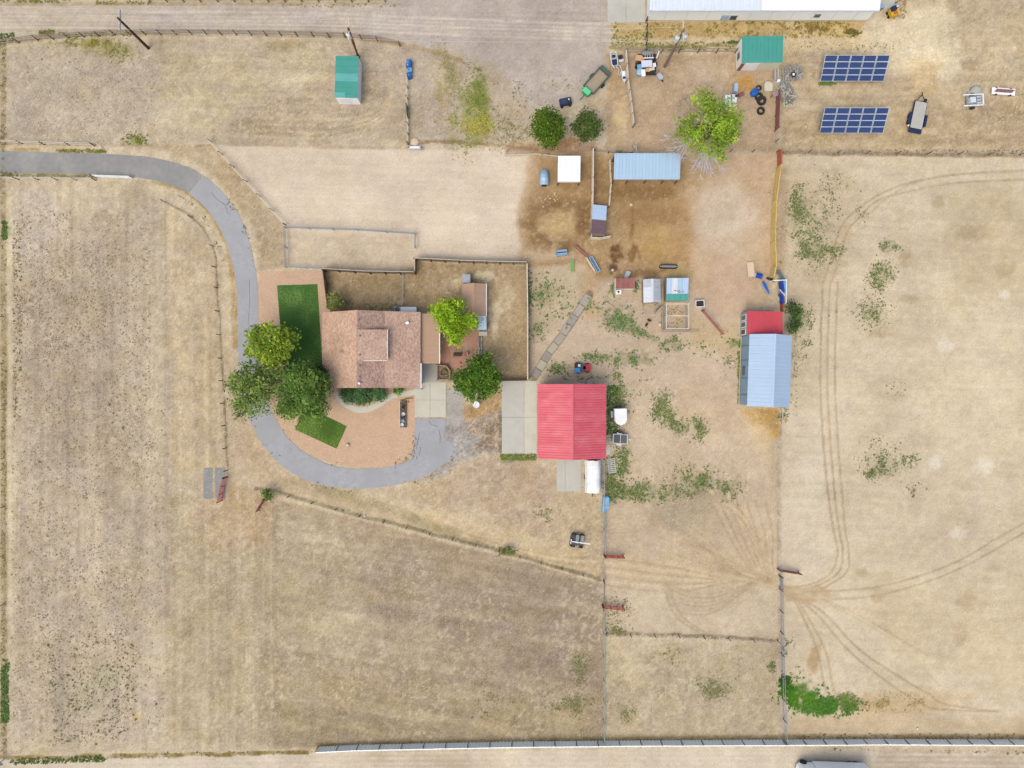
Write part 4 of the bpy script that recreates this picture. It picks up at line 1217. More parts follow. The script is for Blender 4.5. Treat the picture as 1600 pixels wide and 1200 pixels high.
tree('round_bush_tree', 'smaller duller round tree beside the grey pallet', 'tree', (918, 206), [(917, 190, 15, 3, 1.5), (908, 200, 12, 2.8, 1.4), (926, 200, 13, 2.8, 1.4), (917, 209, 13, 2.7, 1.3), (917, 198, 15, 3.2, 1.5)], ((56, 78, 36), (96, 114, 60)), 0.12, 34, 0.14, gaps=.15)
tree('lime_tree', 'large lime green tree with dead branches behind the blue roofed shelter', 'tree', (1104, 214), [(1098, 155, 16, 6, 1.6), (1106, 165, 14, 6, 1.6), (1122, 178, 18, 6.4, 1.8), (1140, 180, 15, 5.8, 1.6), (1145, 200, 14, 5.6, 1.6), (1128, 205, 17, 6.2, 1.8), (1110, 195, 18, 6.8, 2), (1078, 195, 15, 5.6, 1.5), (1070, 212, 16, 5.4, 1.5), (1088, 210, 14, 5.8, 1.6), (1117, 228, 15, 5.6, 1.6), (1124, 240, 10, 5, 1.2), (1087, 232, 10, 5, 1.2), (1140, 217, 12, 5.2, 1.3)], ((84, 120, 24), (150, 176, 60)), 0.13, 17, 0.3,
     bare=((1100, 235, 5, 3.0, -1.7, 9), (1075, 225, 4.8, 2.8, -2.5, 6), (1112, 240, 4.6, 2.4, -1.3, 4), (1050, 212, 4.4, 1.5, 3.2, 2), (1095, 245, 4.4, 1.8, -2.2, 3)), gaps=0.5, spread=0.4)
for bx, by, r, lab, cs in [(545, 617, 12, 'dark green foundation bush nearest the southwest corner of the house', ((44, 78, 48), (84, 116, 78))), (567, 617, 16, 'largest round foundation bush on the south wall of the house', ((52, 88, 54), (96, 132, 90))), (593, 617, 10, 'third foundation bush along the walk', ((52, 86, 52), (92, 126, 84))), (622, 609, 7, 'small low bush at the garage end of the foundation bed', ((64, 98, 44), (100, 134, 70)))]:
    x, y = G(bx, by)
    tree('foundation_bush', lab, 'bush', (bx, by), [(bx, by, r, 0.8, 0.7), (bx - r * .3, by - r * .2, r * .7, 0.9, .6), (bx + r * .3, by + r * .1, r * .7, 0.85, .6)], cs, 0.10, 60, 0.06, 'bushes along the south wall', spread=0.22, gaps=.2)
tree('backyard_bush', 'dull green bush in the northwest corner of the backyard', 'bush', (526, 473), [(524, 470, 11, 1.6, 1), (532, 476, 8, 1.3, .8), (520, 478, 8, 1.3, .8)], ((78, 90, 44), (126, 132, 78)), 0.10, 40, 0.07, spread=.28)
tree('hedge_bush', 'dark green bush against the red end of the blue roofed barn', 'bush', (1242, 494), [(1238, 481, 8, 1.6, 1), (1243, 492, 10, 1.8, 1.1), (1241, 506, 9, 1.7, 1), (1236, 514, 7, 1.4, .8)], ((48, 76, 34), (84, 108, 60)), 0.10, 45, 0.07, spread=.25)
tree('fence_sapling', 'small green sapling at the west end of the diagonal fence', 'bush', (419, 772), [(417, 769, 6, 1.2, .8), (422, 776, 6, 1.3, .8)], ((56, 84, 34), (96, 120, 60)), 0.1, 50, 0.05, spread=.2)
tree('fence_sapling', 'small green sapling midway along the diagonal fence', 'bush', (794, 861), [(792, 860, 6, 1.0, .6), (798, 862, 5, .9, .5)], ((74, 96, 44), (110, 124, 70)), 0.1, 40, 0.05, spread=.2)
tree('shelter_shrub', 'leafy green shrub growing behind the blue roofed shelter', 'bush', (972, 245), [(968, 244, 7, 1.4, .7), (978, 245, 8, 1.4, .7)], ((80, 96, 60), (122, 128, 90)), 0.1, 40, 0.05, spread=.25)

# ------------------------------------------------------------------ buildings
m_red = mat('red_metal', (232, 104, 116), 0.42, 0.06, 0.5, spec=0.5, stain=(244, 150, 152), stain_scale=0.3, stain_amt=0.5)
m_redcap = mat('red_ridge', (228, 110, 118), 0.45, 0.05, 1)
m_red2 = mat('faded_red_metal', (216, 82, 92), 0.5, 0.06, 0.6, stain=(196, 66, 80), stain_scale=0.4, stain_amt=0.4)
m_blue = mat('galvanised_sky_tint', (184, 208, 234), 0.4, 0.04, 0.5, spec=0.5, stain=(172, 198, 226), stain_scale=0.3, stain_amt=0.4)  # blue of the reflected sky put into the galvanised base colour
m_blue2 = mat('blue_grey_metal', (172, 202, 226), 0.45, 0.07, 0.6, spec=0.5, stain=(160, 186, 212), stain_scale=0.6, stain_amt=0.45)
m_slate = mat('slate_wall', (150, 178, 200), 0.6, 0.06, 0.6)
m_white = mat('white_metal', (254, 254, 256), 0.45, 0.05, 0.9, stain=(236, 234, 230), stain_scale=0.8, stain_amt=0.5)
m_whitew = mat('white_boards', (266, 264, 260), 0.7, 0.05, 0.8, stain=(240, 232, 220), stain_scale=0.8, stain_amt=0.4)
m_offw = mat('pale_cladding', (264, 266, 262), 0.6, 0.03, 0.5)
m_beige = mat('beige_boards', (226, 220, 190), 0.8, 0.08, 1)
m_green = mat('teal_metal', (72, 160, 146), 0.5, 0.05, 0.5, stain=(92, 172, 162), stain_scale=0.35, stain_amt=0.5)
m_green2 = mat('teal_metal_pale', (104, 182, 176), 0.5, 0.05, 0.5)
m_tan = mat('tan_roofing', (194, 160, 134), 0.8, 0.04, 0.6)
m_brick = mat('brown_wall', (150, 116, 94), 0.85, 0.10, 1.5)
m_dark = mat('dark_opening', (48, 42, 40), 0.7, 0.1, 2)
m_glass = mat('window_glass', (70, 80, 92), 0.12, 0.05, 1, spec=0.6)
m_wood = mat('weathered_wood', (170, 152, 132), 0.9, 0.14, 3, stain=(140, 122, 104), stain_scale=2, stain_amt=0.5)
m_wood2 = mat('brown_wood', (128, 100, 76), 0.9, 0.14, 3)
m_wood3 = mat('pale_wood', (224, 210, 188), 0.85, 0.10, 3)
m_purple = mat('brown_metal', (116, 92, 98), 0.55, 0.08, 1.2, stain=(136, 108, 108), stain_scale=1.4, stain_amt=0.5)
m_rust = mat('rusty_red_metal', (150, 92, 86), 0.65, 0.12, 1.5, stain=(176, 124, 116), stain_scale=1.6, stain_amt=0.55)
m_silver = mat('silver_metal', (196, 200, 208), 0.45, 0.07, 0.9, spec=0.5, stain=(170, 172, 182), stain_scale=1.2, stain_amt=0.5)
m_silver2 = mat('pale_silver', (222, 226, 232), 0.45, 0.05, 0.9)
m_grey = mat('grey_metal', (140, 142, 144), 0.6, 0.1, 1.5)
m_steel = mat('galvanised_pipe', (150, 156, 158), 0.5, 0.1, 2, spec=0.5)
m_black = mat('black_rubber', (46, 46, 48), 0.7, 0.15, 4)
m_navy = mat('navy_plastic', (34, 48, 86), 0.5, 0.08, 2)
m_bluep = mat('bright_blue', (24, 98, 184), 0.5, 0.08, 2)
m_blue3 = mat('royal_blue', (10, 62, 168), 0.5, 0.06, 2)
m_sky = mat('light_blue', (112, 178, 222), 0.5, 0.08, 2)
m_yel = mat('yellow_boards', (236, 202, 122), 0.8, 0.10, 2.5, stain=(190, 150, 90), stain_scale=1.5, stain_amt=0.55)
m_orange = mat('orange_boards', (196, 104, 72), 0.8, 0.12, 2.5)
m_redp = mat('red_gate', (164, 60, 58), 0.6, 0.12, 2)
m_pink = mat('faded_red_board', (168, 106, 98), 0.8, 0.12, 2)
m_maroon = mat('maroon_boards', (146, 92, 88), 0.8, 0.14, 3)
m_dkgreen = mat('dark_green_paint', (82, 102, 94), 0.6, 0.12, 2)
m_brgreen = mat('bright_green', (58, 176, 110), 0.5, 0.06, 2)
m_cream = mat('cream_board', (226, 204, 172), 0.8, 0.05, 1.5)
m_orgsheet = mat('salmon_sheet', (222, 170, 132), 0.8, 0.08, 2)


def shingle_mat(name, rgb, rgb2, rgb3):
    m = bpy.data.materials.new(name)
    m.use_nodes = True
    N, L = m.node_tree.nodes, m.node_tree.links
    bs = N['Principled BSDF']
    bs.inputs['Roughness'].default_value = 0.95
    bs.inputs['Specular IOR Level'].default_value = 0.1
    geo = N.new('ShaderNodeNewGeometry')
    mp = N.new('ShaderNodeMapping')
    mp.inputs['Scale'].default_value = (9.0, 5.0, 0.0)
    L.new(geo.outputs['Position'], mp.inputs['Vector'])
    vo = N.new('ShaderNodeTexVoronoi')
    vo.inputs['Scale'].default_value = 1.0
    vo.inputs['Randomness'].default_value = 0.8
    L.new(mp.outputs[0], vo.inputs['Vector'])
    cr = N.new('ShaderNodeValToRGB')
    e = cr.color_ramp.elements
    e[0].position, e[0].color = 0.25, A(rgb3) + (1,)
    e[1].position, e[1].color = 0.9, A(rgb2) + (1,)
    k = e.new(0.55)
    k.color = A(rgb) + (1,)
    sp = N.new('ShaderNodeSeparateColor')
    L.new(vo.outputs['Color'], sp.inputs[0])
    L.new(sp.outputs[0], cr.inputs[0])
    no = N.new('ShaderNodeTexNoise')
    no.inputs['Scale'].default_value = 0.5
    no.inputs['Detail'].default_value = 6
    L.new(geo.outputs['Position'], no.inputs['Vector'])
    mr = N.new('ShaderNodeMapRange')
    mr.inputs['From Min'].default_value = .3
    mr.inputs['From Max'].default_value = .7
    mr.inputs['To Min'].default_value = .88
    mr.inputs['To Max'].default_value = 1.12
    L.new(no.outputs['Fac'], mr.inputs['Value'])
    sc = N.new('ShaderNodeVectorMath')
    sc.operation = 'SCALE'
    L.new(cr.outputs[0], sc.inputs[0])
    L.new(mr.outputs[0], sc.inputs['Scale'])
    L.new(sc.outputs[0], bs.inputs['Base Color'])
    bp = N.new('ShaderNodeBump')
    bp.inputs['Strength'].default_value = 0.4
    bp.inputs['Distance'].default_value = 0.03
    L.new(vo.outputs['Distance'], bp.inputs['Height'])
    L.new(bp.outputs[0], bs.inputs['Normal'])
    return m


m_shingle = shingle_mat('shingles', (204, 170, 150), (214, 184, 164), (188, 152, 134))
m_shingle_lit = shingle_mat('sunlit_shingles', (210, 174, 148), (220, 188, 160), (194, 156, 134))  # sunlight painted in: paler copy of the shingles for the west slope
m_shingle_shade = shingle_mat('shaded_shingles', (186, 154, 138), (200, 170, 152), (170, 136, 122))  # shade painted in: darker copy of the shingles for the upper east slope

PAN = {}


def panel_mesh(w, L_, ribs, m, name, rh=0.035, rw=0.09):
    k = (round(w, 3), round(L_, 3), ribs, m.name, name, rh)
    if k in PAN:
        return PAN[k]
    g = 0.004
    prof = [(g, -0.03)]
    prof.append((w - g, -0.03))
    prof.append((w - g, 0.0))
    for i in range(ribs - 1, -1, -1):
        c = (i + .5) * w / ribs if ribs > 1 else w / 2
        prof += [(c + rw / 2, 0.0), (c + rw / 4, rh), (c - rw / 4, rh), (c - rw / 2, 0.0)]
    prof.append((g, 0.0))
    mb = MB()
    n = len(prof)
    for v in (0, L_):
        for u, z in prof:
            mb.v.append((u, v, z))
    mb.f.append(tuple(range(n)))
    mb.f.append(tuple(range(2 * n - 1, n - 1, -1)))
    for i in range(n):
        j = (i + 1) % n
        mb.f.append((j, i, n + i, n + j))
    PAN[k] = mb.mesh(name, m)
    return PAN[k]


def roof(t, a, b, d, n, m, ribs=3, name='roof_panel', rh=0.035, rw=0.09, alt=None):
    """ribbed sheets from the eave a-b up to the ridge (d is the ridge end above a)"""
    a, b, d = Vector(a), Vector(b), Vector(d)
    u = (b - a)
    v = (d - a)
    w = u.length / n
    ux, vy = u.normalized(), v.normalized()
    vy = (vy - ux * vy.dot(ux)).normalized()
    nz = ux.cross(vy)
    R = Matrix((ux, vy, nz)).transposed().to_4x4()
    for i in range(n):
        mm = m if alt is None else alt[i % len(alt)]
        me = panel_mesh(w, v.length, ribs, mm, name, rh, rw)
        link(name, me, t, Matrix.Translation(a + ux * w * i) @ R)


def gable(t, x0, x1, y0, y1, ze, zr, axis, n, rm, wm, ribs=3, over=0.25, cap=None, xr=None, rm2=None, rh=0.035, alt=None):
    """walls with gable ends, two ribbed slopes and a ridge cap; axis is the ridge direction"""
    if axis == 'y':
        xr = (x0 + x1) / 2 if xr is None else xr
        MB().extrude([(x0, -0.05), (x0, ze - .06), (xr, zr - .06), (x1, ze - .06), (x1, -0.05)], y0, y1, 'y').build('wall', wm, t)
        s = over * (zr - ze) / (xr - x0)
        s2 = over * (zr - ze) / (x1 - xr)
        roof(t, (x0 - over, y1 + over, ze - s), (x0 - over, y0 - over, ze - s), (xr, y1 + over, zr), n, rm, ribs, rh=rh, alt=alt)
        roof(t, (x1 + over, y0 - over, ze - s2), (x1 + over, y1 + over, ze - s2), (xr, y0 - over, zr), n, rm2 or rm, ribs, rh=rh, alt=alt)
        MB().extrude([(xr - .16, zr - .02), (xr, zr + .06), (xr + .16, zr - .02), (xr, zr + .02)][::-1], y0 - over, y1 + over, 'y').build('ridge_cap', cap or rm, t)
    else:
        yr = (y0 + y1) / 2
        MB().extrude([(y0, -0.05), (y0, ze - .06), (yr, zr - .06), (y1, ze - .06), (y1, -0.05)][::-1], x0, x1, 'x').build('wall', wm, t)
        s = over * (zr - ze) / (yr - y0)
        roof(t, (x0 - over, y0 - over, ze - s), (x1 + over, y0 - over, ze - s), (x0 - over, yr, zr), n, rm, ribs, rh=rh)
        roof(t, (x1 + over, y1 + over, ze - s), (x0 - over, y1 + over, ze - s), (x1 + over, yr, zr), n, rm2 or rm, ribs, rh=rh)
        MB().extrude([(yr - .16, zr - .02), (yr, zr + .06), (yr + .16, zr - .02), (yr, zr + .02)], x0 - over, x1 + over, 'x').build('ridge_cap', cap or rm, t)


def mono(t, x0, x1, y0, y1, zs, zn, n, rm, wm, ribs=3, over=0.12, walls=True, axis='y', alt=None, posts=None):
    """single slope roof: height zs on the south (or west) side, zn on the north (or east) side"""
    if axis == 'y':
        if walls:
            MB().extrude([(y0, -0.05), (y0, zs - .06), (y1, zn - .06), (y1, -0.05)][::-1], x0, x1, 'x').build('wall', wm, t)
        g = (zn - zs) / (y1 - y0)
        roof(t, (x0 - over, y0 - over, zs - over * g), (x1 + over, y0 - over, zs - over * g), (x0 - over, y1 + over, zn + over * g), n, rm, ribs, alt=alt)
    else:
        if walls:
            MB().extrude([(x0, -0.05), (x0, zs - .06), (x1, zn - .06), (x1, -0.05)], y0, y1, 'y').build('wall', wm, t)
        g = (zn - zs) / (x1 - x0)
        roof(t, (x0 - over, y1 + over, zs - over * g), (x0 - over, y0 - over, zs - over * g), (x1 + over, y1 + over, zn + over * g), n, rm, ribs, alt=alt)
    if posts:
        for x in (x0, x1):
            for y in (y0, y1):
                z = (zs if (y == y0 if axis == 'y' else x == x0) else zn) - .06
                MB().b2(x - .06, x + .06, y - .06, y + .06, -.05, z).build('post', posts, t)


# --- the house
hx, hy = G(580, 550)
house = thing('house', 'brown shingled ranch house with a raised dormer and a tan patio roof', 'house', (hx, hy, 0))


def hl(px, py, z):
    x, y = G(px, py, z)
    return (x - hx, y - hy, z)


ZL, ZR, ZB, ZE = 2.9, 5.9, 4.7, 3.5
yN, yS = 488, 606
n_l, s_l = hl(503, yN, ZL), hl(507, yS, ZL)
rx = hl(557, 500, ZR)[0]
bx_ = hl(601, 500, ZB)[0]
ex = hl(657, 500, ZE)[0]
lx = hl(503, 500, ZL)[0]
yn, ys_ = hl(0, yN, 3.2)[1], hl(0, yS, 3.2)[1]
MB().extrude([(lx + .4, -.05), (lx + .4, ZL - .05), (rx, ZR - .25), (bx_, ZB - .22), (ex - .3, ZE - .2), (ex - .3, -.05)], ys_ + .4, yn - .4, 'y').build('wall', m_brick, house)
rw_ = MB().slab((lx, ys_, ZL), (rx, ys_, ZR), (rx, yn, ZR), (lx, yn, ZL), .14).build('roof', m_shingle_lit, house)
rw_['label'] = 'west roof slope, painted paler as the sunlit side'
ru = MB().slab((rx + .002, ys_, ZR), (bx_, ys_, ZB), (bx_, yn, ZB), (rx + .002, yn, ZR), .14).build('roof', m_shingle_shade, house)
rl = MB().slab((bx_ + .002, ys_, ZB - .01), (ex, ys_, ZE), (ex, yn, ZE), (bx_ + .002, yn, ZB - .01), .14).build('roof', m_shingle, house)
MB().extrude([(rx - .14, ZR - .02), (rx, ZR + .05), (rx + .14, ZR - .02), (rx, ZR + .01)][::-1], ys_, yn, 'y').build('ridge_cap', m_shingle_lit, house)
# raised dormer
d0, d1 = hl(560, 563, 5.7), hl(605, 515, 5.6)
dz0, dz1 = 5.95, 5.5
MB().extrude([(rx + .3, 4.6), (rx + .3, dz0 - .08), (d1[0] - .12, dz1 - .08), (d1[0] - .12, 3.8)], d0[1] + .12, d1[1] - .12, 'y').build('dormer_wall', m_whitew, house)
dr = MB().slab((rx + .15, d0[1], dz0), (d1[0], d0[1], dz1), (d1[0], d1[1], dz1), (rx + .15, d1[1], dz0), .1).build('dormer_roof', m_shingle, house)
MB().b2(d1[0], d1[0] + .05, d0[1] - .05, d1[1] + .05, dz1 - .14, dz1 + .02).build('fascia', m_whitew, dr)
MB().b2(rx + .3, d1[0], d0[1] - .06, d0[1] - .01, dz1 - .1, dz1 + .12).build('fascia', m_whitew, dr)
for px, py, z, w in [(561, 500, 5.75, 0), (562, 525, 5.95, 0), (562, 555, 5.95, 0), (562, 572, 5.75, 0), (562, 590, 5.75, 0), (562, 599, 5.75, 1)]:
    p = hl(px, py, z)
    MB().cyl(p[0], p[1], z - .3, z + .35, .09 if not w else .14, 8).build('vent_pipe', m_white if w else m_grey, ru)
p = hl(637, 505, 3.9)
MB().box(p[0], p[1], 4.12, .38, .3, .34, .5).build('roof_vent', m_white, rl)
p = hl(535, 550, 4.6)
MB().box(p[0], p[1], 4.72, .6, .22, .26).build('roof_vent', m_shingle_shade, rw_)
# white gutter and garage corner on the east end
MB().b2(ex + .003, ex + .11, ys_, hl(0, 568, 3.4)[1], ZE - .14, ZE - .02).build('gutter', m_whitew, house)
MB().b2(ex - .28, ex - .2, ys_ + .9, ys_ + 3.4, .06, 2.3).build('garage_door', m_whitew, house)
MB().b2(ex - .9, ex - .02, ys_ - .12, ys_ + .18, ZE - .45, ZE - .3).build('fascia', m_slate, house)
# patio roof
q0, q1 = hl(656, 568, 2.9), hl(686, 490, 2.9)
pr = thing('patio_roof', 'flat tan patio cover joined to the east side of the house', 'roof', (0, 0, 0))
pr.location = (hx, hy, 0)
roof(pr, (q1[0], q0[1], 2.75), (q1[0], q1[1], 2.75), (q0[0] - .2, q0[1], 2.95), 10, m_tan, 1, rh=.02, rw=.06)
MB().b2(q1[0] - .02, q1[0] + .1, q0[1], q1[1], 2.6, 2.74).build('gutter', m_whitew, pr)
MB().b2(q0[0], q1[0], q0[1] - .1, q0[1] - .02, 2.55, 2.8).build('fascia', m_wood2, pr)
for yy in (q0[1] + .1, (q0[1] + q1[1]) / 2, q1[1] - .1):
    MB().b2(q1[0] - .2, q1[0] - .08, yy - .06, yy + .06, -.05, 2.7).build('post', m_wood2, pr)
# window strips of the south and west walls
for i in range(4):
    xw = lx + 2.2 + i * 2.3
    w_ = MB().b2(xw, xw + 1.3, ys_ + .34, ys_ + .39, 1.0, 2.1).build('window', m_whitew, house)
    MB().b2(xw + .08, xw + 1.22, ys_ + .325, ys_ + .337, 1.08, 2.02).build('pane', m_glass, w_)
for i in range(3):
    yw = ys_ + 2 + i * 2.6
    w_ = MB().b2(lx + .34, lx + .39, yw, yw + 1.2, 1.0, 2.1).build('window', m_whitew, house)
    MB().b2(lx + .325, lx + .337, yw + .08, yw + 1.12, 1.08, 2.02).build('pane', m_glass, w_)

# --- tan shed in the backyard
ax, ay = G(742, 472)
sh = thing('tan_shed', 'tan gabled garden shed with white trim in the backyard', 'shed', (ax, ay, 0))
w_, d_ = 37 * S / 2 * .97, 50 * S / 2 * .97
gable(sh, -w_ + .1, w_ - .1, -d_ + .1, d_ - .1, 2.3, 3.0, 'y', 5, m_tan, m_whitew, 1, 0.12, rh=.015)
MB().b2(w_ + .04, w_ + .12, -d_ - .05, d_ + .05, 2.1, 2.26).build('fascia', m_whitew, sh)
MB().b2(-w_, w_, -d_ - .12, -d_ - .04, 2.02, 2.2).build('fascia', m_whitew, sh)
MB().b2(-.6, .4, -d_ + .02, -d_ + .08, 0, 1.9).build('door', m_wood2, sh)
ax2, ay2 = G(730, 438.5)
ln = thing('lean_to', 'small grey metal lean-to on the north side of the tan shed', 'lean-to', (ax2, ay2, 0))
mono(ln, -.42, .42, -.5, .5, 1.8, 1.5, 2, m_silver, m_wood, 2, .06)
ax2, ay2 = G(754.5, 507)
ln = thing('lean_to', 'small blue metal lean-to on the south side of the tan shed', 'lean-to', (ax2, ay2, 0))
mono(ln, -.46, .46, -.75, .7, 1.7, 1.95, 2, m_blue2, m_wood, 2, .06)
pads('shed_step', [(748, 518, 762, 525, m_conc2)], 0.25, 'pale concrete step at the south end of the tan shed', 'step')['kind'] = 'thing'

# --- red roofed barn
ax, ay = G(889.5, 657)
barn = thing('red_barn', 'large barn with a bright red ribbed metal roof', 'barn', (ax, ay, 0))
xa, xb = G(840, 657, 3.7)[0] - ax, G(946, 657, 3.7)[0] - ax
ya, yb = G(840, 716.5, 3.7)[1] - ay, G(840, 600, 3.7)[1] - ay
m_redv = [mat('red_metal_%d' % i, c_, 0.42, 0.07, 0.7, spec=0.5, stain=(244, 152, 154), stain_scale=0.3 + .07 * i, stain_amt=0.5) for i, c_ in enumerate([(232, 104, 116), (229, 99, 112), (234, 110, 120)])]
gable(barn, xa + .3, xb - .3, ya + .3, yb - .3, 3.8, 5.5, 'y', 10, m_red, m_maroon, 3, 0.3, cap=m_redcap, rh=.045, alt=m_redv)
MB().b2(xa + .22, xa + .29, -2.5, .8, .02, 3.2).build('barn_door', m_whitew, barn)
MB().b2(xa + .22, xa + .29, 1.4, 4.2, .02, 3.2).build('barn_door', m_whitew, barn)
MB().b2(xb + .02, xb + .1, ya - .02, yb + .02, 3.45, 3.58).build('gutter', m_redcap, barn)
MB().b2(1.2, 3.3, ya + .2, ya + .28, .02, 2.9).build('barn_door', m_whitew, barn)
MB().b2(.4, 1.3, yb - .28, yb - .2, .02, 2.1).build('door', m_whitew, barn)
pads('barn_step', [(917, 593.5, 926, 601, m_conc)], 0.2, 'small pale concrete doorstep on the north wall of the red barn', 'step')['kind'] = 'thing'

# --- blue roofed barn with a red annexe
a_ = math.radians(-2.0)
cx_, cy_ = G(1205, 581, 3.4)
cx_, cy_ = G(1189, 581)
bb = thing('blue_barn', 'long barn with a pale blue metal roof and slate coloured west wall', 'barn', (G(1187.5, 580)[0], G(1187.5, 580)[1], 0), a_)
hw, hl_ = 31 * S, 107 * S / 2
gable(bb, -hw + .02, hw - .02, -hl_ + .05, hl_ - .05, 3.35, 4.9, 'y', 9, m_blue, m_slate, 1, 0.1, rm2=m_blue, rh=.02)
for yy in (-3, -1, 1.2, 3.0):
    MB().b2(-hw - .05, -hw + .005, yy - .02, yy + .02, .1, 3.2).build('wall_seam', m_grey, bb)
MB().b2(-hw - .06, -hw + .01, -.6, .5, .9, 1.7).build('window', m_glass, bb)
MB().b2(-hw - .09, -hw - .03, -hl_, hl_, .0, .22).build('base_board', m_wood3, bb)
MB().b2(-1.2, 1.2, -hl_ - .03, -hl_ + .03, .02, 2.8).build('barn_door', m_slate, bb)
ann = thing('red_annexe', 'red roofed annexe on the north end of the blue barn', 'shed', (G(1181, 509)[0], G(1181, 509)[1], 0), math.radians(-1.5))
mono(ann, -24 * S, 28 * S, -17 * S, 18.5 * S, 2.9, 2.5, 6, m_red2, m_slate, 2, .08, axis='y')
for (y0_, y1_, mm) in ((.45, 1.2, m_glass), (-.4, .35, m_glass), (-1.3, -.55, m_wood2)):
    w_ = MB().b2(-24 * S - .05, -24 * S + .02, y0_, y1_, .5, 2.1).build('window', m_whitew, ann)
    MB().b2(-24 * S - .07, -24 * S - .052, y0_ + .1, y1_ - .1, .6, 2.0).build('pane', mm, w_)

# --- long white building at the top edge
bx0, by0 = G(1011, 33)
bx1 = G(1353, 33)[0]
wb = thing('long_white_building', 'long white metal building along the top edge', 'building', ((bx0 + bx1) / 2, by0, 0))
hwid = (bx1 - bx0) / 2
half = G(1190, 12, 3.0)[0] - wb.location.x
MB().extrude([(0, -.05), (0, 2.95), (7, 4.4), (14, 2.95), (14, -.05)][::-1], -hwid, hwid, 'x').build('wall', m_offw, wb)
roof(wb, (-hwid - .2, -.2, 2.96), (half, -.2, 2.96), (-hwid - .2, 7, 4.46), 16, mat('ice_metal', (226, 234, 244), .45, .04, .5), 2)
roof(wb, (half + .01, -.2, 2.97), (hwid + .2, -.2, 2.97), (half + .01, 7, 4.47), 15, m_white, 2)
roof(wb, (hwid + .2, 14.2, 2.96), (-hwid - .2, 14.2, 2.96), (hwid + .2, 7, 4.46), 31, m_white, 2)
MB().b2(-hwid - .24, -hwid - .1, -.3, 14.2, 2.7, 3.0).build('gutter', m_white, wb)
MB().b2(-hwid - .2, hwid + .2, -.3, -.22, 2.82, 2.96).build('gutter', m_silver2, wb)
MB().b2(-hwid, hwid, -.05, -.005, 0, .35).build('base_board', m_cream, wb)
for i in range(10):
    xw = -hwid + 2.0 + i * 2.6
    MB().b2(xw - .02, xw + .02, -.03, .01, .35, 2.8).build('wall_seam', m_silver2, wb)
xw = G(1136, 28)[0] - wb.location.x
for k in range(2):
    w_ = MB().b2(xw - 1.0 + k * 1.05, xw - .1 + k * 1.05, -.07, -.005, .4, 1.45).build('window', m_silver, wb)
    MB().b2(xw - .93 + k * 1.05, xw - .17 + k * 1.05, -.085, -.072, .48, 1.38).build('pane', m_glass if k else m_blue2, w_)
xw = G(1270, 24)[0] - wb.location.x
for k in range(2):
    MB().b2(xw - .35, xw + .35, -.06, -.005, 1.0 + k * .4, 1.22 + k * .4).build('wall_vent', m_dark, wb)
for yy in (2.0, 4.6):
    MB().b2(hwid - .005, hwid + .06, yy, yy + 1.6, .02, 2.2).build('door', m_dark, wb)

# --- green roofed sheds
def green_shed(px, py, w, d, label, rot=0.0, group='sheds with green metal roofs'):
    x, y = G(px, py)
    return thing('green_shed', label, 'shed', (x, y, 0), rot, group)


t = green_shed(548, 132, 0, 0, 'green roofed shed in the west pasture below the power line', math.radians(-1.5))
W_, D_ = 36 * S / 2 * .97, 66 * S / 2 * .96
mono(t, -W_ + .05, W_ - .05, -D_ + .05, D_ - .05, 2.2, 2.2, 3, m_green, m_whitew, 2, .06, axis='x')
roof(t, (-W_ - .02, .4, 2.24), (-W_ - .02, -.55, 2.24), (W_ + .02, .4, 2.24), 1, m_green2, 2, 'roof_patch')
roof(t, (-W_ - .02, -1.9, 2.24), (-W_ - .02, -D_ - .02, 2.24), (-.1, -1.9, 2.24), 1, m_green2, 2, 'roof_patch')
MB().b2(-W_ + .5, .3, -D_ + .01, -D_ + .045, .05, 1.85).build('door', m_white, t)
t = green_shed(1181, 91, 0, 0, 'green roofed shed with a white door beside the solar panels', math.radians(0.5))
W_, D_ = 65 * S / 2 * .96, 40 * S / 2 * .96
mono(t, -W_ + .05, W_ - .05, -D_ + .05, D_ - .05, 2.2, 2.5, 5, m_green, m_beige, 2, .06)
MB().b2(-W_ + .005, -W_ + .045, -D_ + .1, D_ - .1, .02, 2.15).build('side_wall', m_whitew, t)
MB().b2(-W_ + .55, -.2, -D_ - .0, -D_ + .04, .02, 2.0).build('door', m_white, t)
MB().b2(-W_ + .1, -W_ + .5, -D_ + .0, -D_ + .04, .02, 1.9).build('corner_board', m_rust, t)
MB().b2(-W_ - .03, -W_ + .004, -.6, .2, .6, 1.5).build('window', m_glass, t)

# --- animal shelters and coops
x, y = G(887, 272)
t = thing('white_shelter', 'square white roofed animal shelter in the west corral', 'shelter', (x, y, 0))
hw, hd = 36 * S / 2 * .96, 40 * S / 2 * .96
mono(t, -hw + .08, hw - .08, -hd + .1, hd - .1, 2.0, 2.4, 4, m_white, m_wood, 1, .08, walls=False, posts=m_wood2)
MB().b2(-hw + .1, hw - .1, hd - .14, hd - .08, .02, 2.2).build('back_wall', m_wood, t)
MB().b2(-hw + .06, -hw + .12, -hd + .2, hd - .2, .02, 2.0).build('side_wall', m_slate, t)
MB().b2(-hw, hw, -hd - .06, -hd + .0, 1.85, 1.95).build('fascia', m_wood3, t)
x, y = G(850, 280)
t = thing('arched_hut', 'small blue arched metal hut beside the white shelter', 'hut', (x, y, 0))
prof = [(-.55, -.05)] + [(-.55 * math.cos(a), .55 + .6 * math.sin(a)) for a in np.linspace(0, math.pi, 11)] + [(.55, -.05)]
MB().extrude(prof, -.9, .85, 'y').build('shell', m_blue2, t, True)
for yy in (-.6, 0, .5):
    prof2 = [(-.565 * math.cos(a), .55 + .615 * math.sin(a)) for a in np.linspace(0, math.pi, 11)]
    MB().tube([(p[0], yy, p[1]) for p in prof2], .02, 4).build('rib', m_slate, t)
